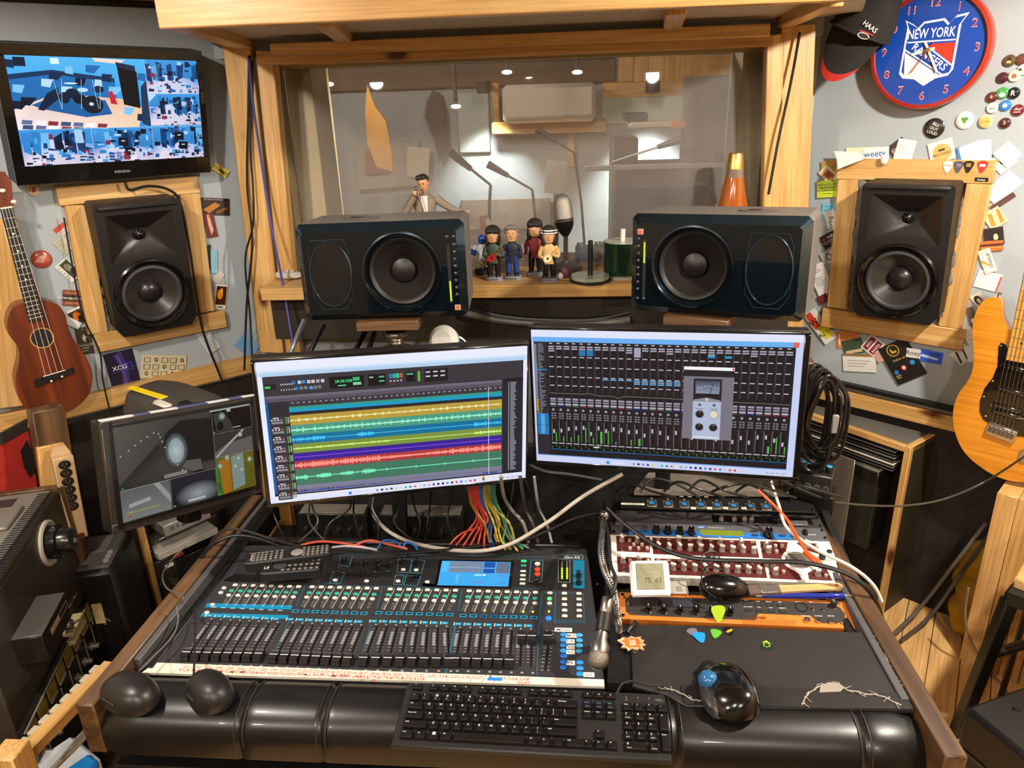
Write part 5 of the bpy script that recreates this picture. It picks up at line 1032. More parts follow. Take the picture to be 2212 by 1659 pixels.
def tv():
 w_,h_ = .509,.286;c = (-1.337,2.218,1.705);o = panel_frame('wall_television','glossy black wall television showing six blue tinted camera views',c,49.6,-9.8,-1.1,w_,h_,(.028,.020,.028,.052),.07,cat='television')
 s = Scr(w_,h_);s.R(0,0,1,1,'#5fa8e0',0)
 def room(u0,v0,u1,v1,seed,floor=.55):
  r = random.Random(seed);W_,H_ = u1 - u0,v1 - v0;U = lambda x: u0 + x * W_;V = lambda y: v0 + y * H_
  s.R(u0,v0,u1,v1,'#1f66ac',1,'#3f9ae0');s.P([(U(0),V(floor)),(U(.4),V(floor - .12)),(U(1),V(floor + .05)),(u1,v1),(u0,v1)],'#e6e3f2',2,['#5f8fd8','#c9d4f2','#6f9ae0','#c9c4dc','#e6d8e4'])
  for k in range(9): x = r.random() * .9;s.P([(U(x),V(.05 + .2 * r.random())),(U(min(1,x + .06 + .1 * r.random())),V(.1)),(U(min(1,x + .1)),V(.5 + .25 * r.random())),(U(x),V(.6))],r.choice(('#0d3564','#123f78','#2f86d0','#6fbcf0','#0a1c3c')),3,None)
  for k in range(60):
   x,y = r.random(),r.random() ** .8;a,b = .02 + .09 * r.random(),.03 + .16 * r.random() * (1 - .5 * y);cl = r.choice(('#0b2a52','#0a1a38','#1c5a9c','#123f78','#4fa6e8','#a8d4f6','#0a0f20','#8a2a4a','#a9d4f6','#123f78','#2f7fc4','#081428'))
   s.P([(U(x),V(y)),(U(min(1,x + a)),V(y + .02)),(U(min(1,x + a * .9)),V(min(1,y + b))),(U(max(0,x - .01)),V(min(1,y + b)))],cl,3 + k % 4)
  return U,V
 # big view: drum room
 U = lambda x: x * .695;V = lambda y: y * .66
 s.R(0,0,.695,.66,'#2f8fd8',1,'#4fb6f2');s.P([(0,V(.25)),(U(.3),V(.18)),(U(.75),V(.28)),(U(.75),V(.34)),(U(.3),V(.24)),(0,V(.32))],'#0b3560',3);s.P([(0,V(.32)),(U(.3),V(.24)),(U(.75),V(.34)),(U(.75),V(.6)),(U(.3),V(.5)),(0,V(.72))],'#1a6fb4',2)
 s.P([(0,V(.72)),(U(.3),V(.5)),(U(.8),V(.58)),(U(.95),V(.7)),(U(.9),V(1)),(0,V(1))],'#f0c9a4',3,['#f6e4d8','#e0b8a8','#e9c0a4','#f0c4a0','#f4d4b4','#f2e8ec'])
 s.P([(U(.12),V(.66)),(U(.32),V(.52)),(U(.66),V(.6)),(U(.7),V(.8)),(U(.5),V(.84)),(U(.2),V(.72))],'#1b5fa0',4)
 for x,y,a,b,cl in ((.56,.66,.07,.12,'#06101f'),(.42,.5,.05,.07,'#0d2038'),(.47,.58,.05,.07,'#0a1526'),(.36,.56,.04,.08,'#0d2038'),(.5,.45,.04,.03,'#b9dcf4'),(.42,.36,.05,.012,'#d9ecf4'),(.62,.44,.04,.05,'#10243c')): s.E(U(x),V(y),a * .695,b * .66,cl,l=6)
 [s.P([(U(a_),V(b_)),(U(a_ + .05 + .03 * (i % 3)),V(b_ + .01)),(U(a_ + .05),V(b_ + .12)),(U(a_ - .01),V(b_ + .10))],('#0d2a50','#7fc4f4','#0a1830','#1f6ab4','#b9dcf4')[i % 5],5) for i,(a_,b_) in enumerate(((.0,.05),(.02,.38),(.06,.55),(.1,.34),(.22,.3),(.28,.2),(.4,.12),(.46,.28),(.55,.1),(.6,.3),(.66,.22),(.7,.4),(.83,.3),(.94,.2),(.96,.5),(.9,.8),(.8,.7),(.0,.6),(.52,.36),(.35,.4)))];s.E(U(.56),V(.66),.055,.085,'#101c2c',l=7);s.E(U(.55),V(.65),.012,.016,'#cfe0f0',l=8)
 s.P([(U(.16),V(.72)),(U(.24),V(.5)),(U(.32),V(.42)),(U(.33),V(.56)),(U(.2),V(.74))],'#08223c',6)
 s.P([(U(.78),V(.12)),(U(.93),V(.18)),(U(.93),V(.72)),(U(.8),V(.66))],'#080a14',6);s.P([(U(.77),V(.05)),(U(.92),V(.1)),(U(.92),V(.18)),(U(.78),V(.12))],'#1a2a48',7);s.P([(U(.69),V(.48)),(U(.72),V(.46)),(U(.75),V(.66)),(U(.70),V(.65))],'#c8203a',7);s.P([(U(.95),V(.4)),(U(1),V(.3)),(U(1),V(1)),(U(.93),V(.95))],'#1a3558',6)
 for i in range(14):
  x = .04 + (i % 7) * .09;y = .86 + (i // 7) * .07 + (i % 7) * .012;s.P([(U(x),V(y)),(U(x + .07),V(y + .012)),(U(x + .06),V(min(1,y + .07))),(U(x - .01),V(min(1,y + .06)))],('#5f6f9c','#f4f0f4','#8a2f3c','#3f4f7c')[i % 4],5)
 for x0_,x1_ in ((.30,.33),(.36,.33),(.58,.6),(.64,.61),(.5,.47)): s.Ln([(U(x0_),V(.3)),(U(x1_),V(.72))],.0012,'#a9d4f4',8)
 s.R(U(.05),V(.02),U(.13),V(.14),'#0a1c34',5);s.R(U(.3),V(.02),U(.36),V(.1),'#d9f0ff',5);s.P([(U(.6),V(.0)),(U(.85),V(.02)),(U(.8),V(.08)),(U(.62),V(.05))],'#f0d9d0',5)
 room(.695,0,1,.33,21);room(.695,.33,1,.65,22,.45);room(.695,.65,1,1,23,.6);room(0,.66,.36,1,24,.4);room(.36,.66,.695,1,25,.6)
 for u,v in ((.50,.76),(.53,.86),(.83,.72),(.85,.82)): s.P([(u,v),(u + .055,v + .01),(u + .05,v + .09),(u - .002,v + .08)],'#07101f',8);s.R(u + .015,v + .03,u + .035,v + .04,'#dfe8f4',9)
 for i in range(12): u,v = .44 + (i % 4) * .04,.90 + (i // 4) * .03;s.P([(u,v),(u + .03,v + .008),(u + .028,v + .03),(u - .004,v + .025)],('#2f4f8c','#f4eef4','#a02f3c','#5f7fb4')[(i * 7) % 4],8)
 s.P([(.27,.67),(.31,.67),(.315,.8),(.27,.8)],'#a8ccf0',9);s.P([(.275,.8),(.31,.8),(.305,.87),(.28,.87)],'#1a3a6c',9);s.P([(.17,.78),(.20,.76),(.21,.84),(.18,.87)],'#07142c',9)
 for a in ((.695,0,.695,.66),(.695,.33,1,.33),(0,.66,1,.66),(.695,.66,.695,1),(.36,.66,.36,1)): s.Ln([(a[0],a[1]),(a[2],a[3])],.0009,'#bfe0f8',11)
 s.Tx('INSIGNIA 24',.06,.97,.009,'#e9f4ff',l=11)
 s.build('screen_image',colmat('tv_display',emit=1.05),o,(0,-.0042,0))
 c_ = Cv();c_.text('INSIGNIA',.0,-h_ / 2 - .034,.011,'#9a9aa0');c_.build('brand_print',PRINT(),o,(0,-.0052,0))
 c_ = Cv();c_.rect(w_ / 2 + .006,.06,w_ / 2 + .016,.09,'#2a2626');c_.rect(w_ / 2 + .005,.02,w_ / 2 + .017,.055,'#3a3434');c_.build('stickers',PRINT(),o,(0,-.0052,0))
 MB().box((0,.12,0),(.14,.10,.14),.004).build('wall_bracket',BLK(),o)
tv()
# ================================================================== loudspeakers
from mathutils.geometry import tessellate_polygon
def circ(cx,cy,rx,ry=None,n=32): ry = ry or rx;return [(cx + rx * math.cos(2 * PI * i / n),cy + ry * math.sin(2 * PI * i / n)) for i in range(n)]
def face_holes(outer,holes,h):
 """front sheet with openings, outline in XZ at distance h towards the viewer"""
 loops = [outer] + holes;fl_ = [p for l in loops for p in l]
 tri = tessellate_polygon([[Vector((p[0],p[1],0)) for p in l] for l in loops])
 return [(p[0],-h,p[1]) for p in fl_],[tuple(t) for t in tri]
def jbl(name,label,c,yaw,tilt,roll):
 W_,H_ = .254,.419;o = T(name,label,'loudspeaker',c,(-tilt,-roll,yaw),'recessed wall speakers')
 pl = [(-W_ / 2,-H_ / 2 + .03),(-W_ / 2 + .02,-H_ / 2),(W_ / 2 - .02,-H_ / 2),(W_ / 2,-H_ / 2 + .03),(W_ / 2,H_ / 2 - .008),(W_ / 2 - .008,H_ / 2),(-W_ / 2 + .008,H_ / 2),(-W_ / 2,H_ / 2 - .008)]
 m = MB();n = len(pl);m.add([(x,0,z) for x,z in pl] + [(x,.2,z) for x,z in pl],[(i,(i + 1) % n,n + (i + 1) % n,n + i) for i in range(n)] + [tuple(range(n,2 * n))])
 m.build('cabinet',mat('#141212',.5),o)
 hz = [(-.103,.030),(.103,.030),(.098,.178),(-.098,.178)];wz = -.082;wr = .094
 MB().add(*face_holes(pl,[hz,circ(0,wz,wr)],0)).build('front_baffle',mat('#161414',.45,bump=.05,scale=200),o)
 cz = .105;m = MB();in_ = [(-.03,cz - .016),(.03,cz - .016),(.03,cz + .016),(-.03,cz + .016)];d = .045
 m.add([(x,0,z) for x,z in hz] + [(x,d,z) for x,z in in_],[(i,(i + 1) % 4,4 + (i + 1) % 4,4 + i) for i in range(4)] + [(4,5,6,7)]);m.build('waveguide',mat('#1d1a19',.32),o)
 MB().lathe([(.0155,-.043),(.0155,-.030),(.013,-.027),(.008,-.022),(0,-.019)],20,(0,0,cz),'Y').build('tweeter',BLKG(),o)
 MB().box((0,-.006,H_ / 2 - .008),(W_ - .02,.014,.014),.005).build('top_lip',mat('#2b2929',.3),o)
 MB().lathe([(.116,0),(.115,.007),(.109,.010),(.098,.006),(.094,-.002)],40,(0,0,wz),'Y',cap=False).build('woofer_ring',BLKG(),o)
 MB().lathe([(.095,-.004),(.092,.003),(.085,.0045),(.079,.0005),(.077,-.004)],40,(0,0,wz),'Y',cap=False).build('rubber_surround',mat('#37363a',.55),o)
 MB().lathe([(.078,-.004),(.055,-.018),(.036,-.030)],40,(0,0,wz),'Y',cap=False).build('cone',mat('#3a3836',.28,metal=.25),o)
 MB().lathe([(.038,-.031),(.034,-.020),(.024,-.012),(.012,-.008),(0,-.007)],28,(0,0,wz),'Y').build('dust_cap',mat('#201e1e',.3),o)
 MB().box((0,-.002,-H_ / 2 + .018),(.017,.004,.015),.001).build('badge',mat('#d9d8d4',.35),o)
 c = Cv();c.text('JBL',0,-.003,.006,'#3a6a92');c.build('badge_print',PRINT(),o,(0,-.0041,-H_ / 2 + .018));c = Cv();c.ell(0,0,.003,.0012,'#e8ecf4');c.build('power_light',colmat('lit_display',emit=1.),o,(0,-.001,.018))
 return o
jbl('wall_speaker','black two way speaker recessed in the wall under the television',(-1.345,2.240,1.232),45.5,-6,-.5)
jbl('wall_speaker','black two way speaker recessed in the wall under the clock',(.992,2.322,1.224),-38.5,-4.1,1.2)
def lsr(name,label,c,yaw,tilt,roll,mir,lit):
 W_,H_,dp = .438,.254,.26;s_ = -1 if mir else 1;o = T(name,label,'loudspeaker',c,(-tilt,-roll,yaw),'desk monitors lying on their sides')
 pt = mat('#15212a',.22,metal=.75,var=.15,scale=300,coat=.7);e = .02;b = .03
 def rr(w2,h2,r): return [(w2 - r,-h2),(w2,-h2 + r),(w2,h2 - r),(w2 - r,h2),(-w2 + r,h2),(-w2,h2 - r),(-w2,-h2 + r),(-w2 + r,-h2)]
 O = rr(W_ / 2,H_ / 2,.012);I = rr(W_ / 2 - e,H_ / 2 - e,.010);n = 8
 MB().add([(x,b,z) for x,z in O] + [(x,0,z) for x,z in I],[(i,(i + 1) % n,n + (i + 1) % n,n + i) for i in range(n)]).build('bevelled_rim',mat('#22343f',.22,metal=.7,var=.15,scale=300,coat=.7),o)
 MB().add([(x,b,z) for x,z in O] + [(x * .985,dp,z * .985) for x,z in O],[(i,(i + 1) % n,n + (i + 1) % n,n + i) for i in range(n)] + [tuple(range(n,2 * n))]).build('cabinet',mat('#6b655f',.55),o)
 wx,hx_ = .054 * s_,-.131 * s_;R1 = .103
 MB().add(*face_holes(I,[circ(wx,.0,R1,n=40),circ(hx_,0,.054,.084,36)],0)).build('front_baffle',pt,o)
 MB().lathe([(R1,0),(R1 + .001,.004),(R1 - .004,.005),(R1 - .012,-.004),(R1 - .014,-.014)],40,(wx,0,0),'Y',cap=False).build('woofer_ring',pt,o)
 MB().lathe([(R1 - .013,-.014),(R1 - .018,-.008),(R1 - .026,-.012),(R1 - .028,-.016)],40,(wx,0,0),'Y',cap=False).build('rubber_surround',mat('#1a1716',.5),o)
 MB().lathe([(R1 - .027,-.016),(.045,-.032),(.034,-.04)],40,(wx,0,0),'Y',cap=False).build('cone',mat('#15100d',.8,spec=.2),o)
 MB().lathe([(.036,-.041),(.030,-.030),(.016,-.024),(0,-.022)],24,(wx,0,0),'Y').build('dust_cap',mat('#110d0b',.45),o)
 MB().lathe([(.054,0),(.049,-.004),(.040,-.020),(.030,-.040),(.024,-.05),(0,-.052)],36,(hx_,0,0),'Y',sq=(1,84 / 54)).build('horn',mat('#0d151b',.14,metal=.3,coat=1.0),o);MB().lathe([(0,-.046),(.027,-.046)],24,(hx_,0,0),'Y',cap=False,sq=(1,1.4)).build('horn_throat',mat('#020202',.9,spec=.1),o);MB().tube([(hx_ + .054 * math.cos(a * PI / 16),-.001,.084 * math.sin(a * PI / 16)) for a in range(32)],.0022,6,k=1,closed=True).build('horn_rim',mat('#3b5565',.2,metal=.8,coat=.6),o)
 m = MB();q = [(hx_ - .045,.088),(hx_ + .04,.088),(hx_ + .052,.06),(hx_ + .052,-.06),(hx_ + .03,-.092),(hx_ - .03,-.092),(hx_ - .052,-.06),(hx_ - .052,.06)]
 m.tube([(x,-.0006,z) for x,z in q],.0007,5,k=1,closed=True).build('panel_line',mat('#3d4a54',.3,metal=.6),o)
 lx,bx = .177 * s_,.193 * s_
 bm_ = MB().lathe([(.0042,0),(.0042,.002),(.002,.0035),(0,.0037)],12,axis='Y').mesh('control_button',mat('#4a4a4e',.25,metal=.5))
 for i in range(8): ob('control_button',bm_,o,(bx,0,(.066 - i * .0185) * (1 if not mir else 1)))
 for dx in (0,-.017 * s_): ob('control_button',bm_,o,(bx + dx,0,.086 if not mir else -.088))
 cv = Cv();cv.rect(lx - .004,-.085,lx + .004,.066,'#050505');cv.build('meter_window',PRINT(),o,(0,0,0))
 sg = MB().box((0,0,0),(.0042,.001,.0022)).mesh('meter_segment',mat('#a8d81c',.4,var=0,emit=1.4))
 for i in range(14): ob('meter_segment',sg,o,(lx,-.0012,(-.079 + i * .0038) if not mir else (.056 - i * .0038)))
 px,pz = (bx,-.098) if not mir else (bx + .004,.084)
 MB().box((px,-.001,pz),(.016,.003,.015),.001).build('power_badge',mat('#a08a7c',.4),o);MB().box((px,-.003,pz),(.007,.001,.009)).build('power_light',mat('#ff3a1a',.4,var=0,emit=2.),o)
 MB().lathe([(.048,0),(.048,.002),(0,.003)],24,(-.065 if not mir else .075,.13,H_ / 2),sq=(1,.55)).build('grip_recess',mat('#554f4a',.5),o)
 MB().box((-.08 if not mir else .07,.13,H_ / 2 + .003),(.03,.02,.002)).build('grip_hole',BLK(),o)
 return o
lc,rc = (-.493,1.862,1.292),(.349,1.847,1.295)
lsr('studio_monitor','dark teal studio monitor lying on its side, horn towards the television',lc,3.5,2.2,.4,False,1)
lsr('studio_monitor','dark teal studio monitor lying on its side, horn towards the clock',rc,-22.1,2.2,1.1,True,1)
def spstand(label,c,yaw,dx):
 o = T('speaker_stand',label,'speaker stand',(c[0],c[1] + .09,0),(0,0,yaw));zt = c[2] - .137
 MB().box((0,0,0),(.165,.17,.026),.002).build('top_block',walnut(0),o,(0,-.02,zt - .006),(-2.2,0,0));zt -= .005
 MB().lathe([(.034,zt - .055),(.034,zt - .048),(.03,zt - .04),(.024,zt - .036)][::-1] + [(.020,zt - .06),(.0225,zt - .066),(.0205,zt - .07),(.0225,zt - .075),(.0205,zt - .08),(.022,zt - .086),(.05,zt - .095),(.05,zt - .10),(.02,zt - .104)],22).build('threaded_post',mat('#6b6256',.35,metal=.9),o)
 MB().lathe([(.018,zt - .10),(.018,.02),(.02,.0),(0,0)],16).build('pole',BLK(),o)
 for a in (90,210,330):
  d = Vector((math.cos(R_(a)),math.sin(R_(a)),0));MB().tube([d * .02 + Vector((0,0,.35)),d * .2 + Vector((0,0,.012))],.011,8).build('leg',BLK(),o)
spstand('speaker stand with brown block carrying the studio monitor nearest the television',lc,3.5,0);spstand('speaker stand with brown block carrying the studio monitor nearest the clock',rc,-22,0)
# ================================================================== helpers for things on the walls
def wrect(W,px4,off):
 q = [W.loc(*p,off) for p in px4];cx = sum(p[0] for p in q) / 4;cz = sum(p[1] for p in q) / 4
 a = Vector((q[1][0] - q[0][0] + q[2][0] - q[3][0],q[1][1] - q[0][1] + q[2][1] - q[3][1])) / 2;b = Vector((q[0][0] - q[3][0] + q[1][0] - q[2][0],q[0][1] - q[3][1] + q[1][1] - q[2][1])) / 2
 return cx,cz,a.length,b.length,math.degrees(math.atan2(a.y,a.x))
def draw(cmds,w_,h_):
 c = Cv()
 for i,k in enumerate(cmds):
  if k[0] == 'T': c.text(k[1],(k[2] - .5) * w_,(k[3] - .5) * h_,k[4] * h_,k[5],rot=k[6] if len(k) > 6 else 0,l=i + 1)
  elif k[0] == 'R': c.rect((k[1] - .5) * w_,(k[2] - .5) * h_,(k[3] - .5) * w_,(k[4] - .5) * h_,k[5],i + 1)
  elif k[0] == 'E': c.ell((k[1] - .5) * w_,(k[2] - .5) * h_,k[3] * w_,k[4] * h_,k[5],l=i + 1)
  elif k[0] == 'P': c.poly([((p[0] - .5) * w_,(p[1] - .5) * h_) for p in k[1]],k[2],i + 1)
  elif k[0] == 'L':
   for j in range(k[1]): y = k[3] + (k[4] - k[3]) * j / max(1,k[1] - 1);c.rect((k[2] - .5) * w_,(y - .5) * h_,(k[2] + k[5] * (.7 + .3 * ((j * 7) % 3) / 2) - .5) * w_,(y + .03 - .5) * h_,k[6],i + 1)
 return c
CARDN = [0]
def card(W,px4,col,label,cmds=(),off=.003,cat='card',name='card',group=None,th=.0008,curl=0):
 CARDN[0] += 1;off = off + CARDN[0] % 7 * .0006
 cx,cz,w_,h_,ang = wrect(W,px4,off);p = W.w(cx,cz,off)
 o = T(name,label,cat,p,(0,-ang,W.yaw),group)
 MB().box((0,0,0),(w_,th,h_)).build('sheet',mat(col,.5,var=.05),o)
 if cmds: draw(cmds,w_,h_).build('print',GLOSSP() if cat == 'photo' else PRINT(),o,(0,-th / 2,0))
 return o
def frame_boards(W,name,label,boards):
 o = T(name,label,'surround')
 for px4,ax in boards:
  cx,cz,w_,h_,ang = wrect(W,px4,.02);th = .022
  if ax: b = MB().box((0,0,0),(w_,th,h_),.002).build('board',pine(2),o)
  else: b = MB().box((0,0,0),(w_,th,h_),.002).build('board',pine(0),o)
  b.location = W.w(cx,cz,th / 2 - .001 + (0 if ax else .0015));b.rotation_euler = (0,R_(-ang),R_(W.yaw))
 return o
frame_boards(WL,'speaker_surround','four board pine frame around the speaker under the television',[([(121,403),(429,381),(431,416),(127,446)],0),([(137,446),(182,441),(239,718),(193,722)],1),([(386,420),(428,416),(468,672),(427,676)],1),([(201,723),(487,670),(489,707),(212,762)],0)])
frame_boards(WR,'speaker_surround','four board pine frame around the speaker under the clock',[([(1808,343),(2150,346),(2144,398),(1809,386)],0),([(1812,386),(1856,388),(1828,668),(1784,664)],1),([(2080,396),(2135,398),(2083,714),(2033,704)],1),([(1776,663),(2084,715),(2078,757),(1774,706)],0)])
def filler(W,pts,name,label):
 o = T(name,label,'insulation');random.seed(5);m = MB()
 P = catmull([W.w(*W.loc(u,v,.02),.012) for u,v in pts],5)
 for i,p in enumerate(P): m.sph((p.x + random.uniform(-.004,.004),p.y + random.uniform(-.004,.004),p.z),(.012 + random.random() * .006,.012,.02 + random.random() * .008),9,6)
 m.build('wadding',mat('#6b655c',.9,var=.4,scale=90,bump=.8),o)
filler(WL,[(200,455),(212,520),(222,580),(232,640),(242,700)],'insulation_strip','grey fibre wadding in the gap beside the speaker under the television')
filler(WR,[(2072,402),(2068,470),(2058,550),(2046,620),(2034,690)],'insulation_strip','grey fibre wadding in the gap between speaker and frame under the clock')
filler(WR,[(1862,395),(1855,470),(1848,560),(1838,655)],'insulation_strip','thin grey wadding on the window side of the speaker under the clock')
# ------------------------------------------------------------------ cards on the wall beside the television
def full(x,y,k): return (x / k,y / k + 380)
L2 = lambda *a: [(x / 3.19,y / 3.19 + 380) for x,y in a]
card(WL,L2((365,375),(430,315),(490,375),(425,425)),'#c9c0b4','ticket with a red band tucked behind the frame under the television',[('R',0,.55,1,1,'#b8402a'),('L',3,.1,.1,.4,.7,'#8a8078')],group='cards beside the television')
card(WL,L2((375,460),(440,405),(510,495),(440,550)),'#b9b29c','cream ticket stub below the red banded ticket',[('L',6,.1,.1,.85,.7,'#77705f')],group='cards beside the television')
card(WL,L2((388,620),(465,550),(560,680),(480,745)),'#d2cfc8','white bordered photo of greenery beside the frame',[('R',.3,.08,.94,.92,'#4a4a3a'),('E',.6,.6,.2,.2,'#8a8a70'),('E',.7,.3,.2,.2,'#2a2a20'),('L',5,.05,.2,.8,.15,'#777')],cat='photo',group='cards beside the television')
card(WL,L2((432,785),(565,790),(575,900),(428,890)),'#8a4526','brown business card with a dark lettered band',[('R',0,.3,1,.68,'#2a1c16'),('T','EATMYBEATS.COM',.5,.40,.2,'#e0d8d0'),('T','THIS LOVE IS FOR',.5,.78,.11,'#e0c0a0'),('T','DANIEL ZAHAVI',.5,.12,.11,'#e0c0a0')],group='cards beside the television')
card(WL,L2((470,930),(560,890),(590,1000),(500,1040)),'#2b1c12','dark orange sunset photo under the brown business card',[('P',[(.1,.2),(.9,.3),(.6,.8),(.3,.7)],'#c86a1c'),('E',.7,.3,.2,.2,'#1a120c'),('R',0,.85,1,1,'#e0d8c8')],cat='photo',group='cards beside the television')
card(WL,L2((445,990),(465,950),(555,1025),(520,1075)),'#d6d6d4','small blank white card over the sunset photo',group='cards beside the television')
card(WL,L2((522,1048),(602,1040),(665,1215),(545,1240)),'#3d3120','dark olive swing tag with a pale logo',[('P',[(.35,.62),(.5,.75),(.7,.62),(.55,.55),(.6,.45),(.45,.5)],'#c9bfae'),('T','DUNLOP',.5,.3,.12,'#b8ad98'),('L',2,.2,.12,.22,.6,'#a89c86'),('E',.5,.92,.06,.03,'#8a8068')],group='cards beside the television')
card(WL,L2((715,1235),(915,1185),(965,1425),(770,1475)),'#1b1330','dark purple flyer with pale slanted capital letters',[('P',[(.3,.95),(.6,1),(.7,.5),(.65,0),(.35,0),(.45,.5)],'#3d2a6a'),('P',[(.38,.9),(.5,.9),(.58,.5),(.55,.05),(.45,.05),(.5,.5)],'#5f4a9a'),('T','XCG',.42,.5,.17,'#e9e4f4'),('T','TL',.78,.5,.22,'#4a32c8'),('R',.15,.44,.9,.455,'#5a48b0'),('R',.5,.05,.9,.07,'#b0a8c8')],group='cards beside the television')
card(WL,L2((985,1215),(1290,1255),(1270,1375),(955,1410)),'#cfc3a0','cream card printed with line drawings of audio gear',[x for i in range(5) for j in range(3) for x in ((('R',.06 + i * .19,.08 + j * .3,.2 + i * .19,.3 + j * .3,'#5a5340'),('R',.075 + i * .19,.1 + j * .3,.185 + i * .19,.28 + j * .3,'#cabd98')) if (i + j) % 3 else (('E',.13 + i * .19,.2 + j * .3,.04,.09,'#3d382c'),('E',.13 + i * .19,.2 + j * .3,.02,.045,'#cabd98')))],group='cards beside the television')
card(WL,L2((1370,150),(1580,155),(1580,275),(1385,265)),'#2a1810','dark flyer with a glowing guitar beside the frame',[('P',[(.1,.3),(.5,.75),(.7,.6),(.3,.1)],'#b8742a'),('P',[(.5,.2),(.9,.5),(.95,.4),(.6,.05)],'#7a4a20'),('R',.02,.86,.98,.99,'#14100e'),('T','TEN YEARS IN THE MAKING',.45,.88,.09,'#c9bfae')],group='cards beside the television')
card(WL,L2((1390,255),(1450,270),(1520,400),(1440,440)),'#6a1f1c','red toned photo of a performer below the guitar flyer',[('P',[(.35,.95),(.6,.9),(.7,.3),(.4,.1),(.3,.5)],'#d8a890'),('E',.5,.9,.12,.08,'#c88a70')],cat='photo',group='cards beside the television')
card(WL,L2((1420,475),(1440,475),(1468,645),(1448,645)),'#161412','narrow black card edge beside the frame',group='cards beside the television')
card(WL,L2((1445,508),(1497,508),(1497,670),(1462,670)),'#7fb2c4','pale blue card behind the narrow black card',[('L',5,.6,.2,.7,.3,'#4f8296')],group='cards beside the television')
card(WL,L2((1462,715),(1500,655),(1548,672),(1515,745)),'#c6bfae','small printed ticket below the pale blue card',[('L',6,.1,.1,.85,.75,'#8a8270')],group='cards beside the television')
card(WL,L2((1470,745),(1548,752),(1575,920),(1497,915)),'#d9d4c8','instant photo of a glowing orange figure',[('R',.05,.18,.95,.92,'#4a1c0a'),('E',.4,.6,.25,.2,'#e88a1c'),('E',.5,.75,.12,.1,'#f0b850'),('R',.3,.06,.7,.12,'#555')],cat='photo',group='cards beside the television')
card(WL,L2((1312,1100),(1420,1072),(1530,1150),(1475,1225)),'#c3c8cc','creased white paper slip under the frame corner',[('L',6,.15,.15,.85,.6,'#8f979c')],group='cards beside the television')
card(WL,L2((1605,1165),(1790,965),(1835,1090),(1740,1260)),'#7fa6c4','sky blue postcard with wire lines by the hanging cables',[('R',0,0,.35,1,'#6aa0d0'),('P',[(.4,0),(1,.2),(1,1),(.7,1)],'#a9b4b8'),('R',.5,.3,.9,.32,'#4a5054'),('R',.5,.55,.9,.57,'#4a5054')],group='cards beside the television')
card(WL,[(464,350),(496,370),(487,385),(457,364)],'#d8c04a','small yellow sticker with black lettering beside the television',[('T','TOMMY',.5,.25,.55,'#1c180c')],name='sticker',cat='sticker')
def badge(W,px,r,col,label,cmds=(),group=None,off=.002):
 r *= .86 if group else 1
 a,z = W.loc(*px,off);o = T('button_badge',label,'badge',W.w(a,z,off),(0,0,W.yaw),group)
 MB().lathe([(r,0),(r,.002),(r * .9,.0042),(r * .5,.0058),(0,.0064)],26,axis='Y').build('dome',mat(col,.22,var=.08,coat=.7),o)
 if cmds: draw(cmds,2 * r,2 * r).build('print',GLOSSP(),o,(0,-.0064,0))
badge(WL,(90,560),.0275,'#a84a3c','large pinkish red faceted badge between ukulele and frame',[('P',[(.1,.4),(.4,.7),(.5,.3)],'#d08a70'),('P',[(.4,.7),(.8,.75),(.5,.3)],'#e0a890'),('P',[(.5,.3),(.8,.75),(.9,.4)],'#b86450')])
badge(WL,(72,410),.018,'#d2b98c','cream badge with a red mark under the television corner',[('P',[(.3,.3),(.5,.8),(.7,.6),(.55,.3)],'#a03a22')])
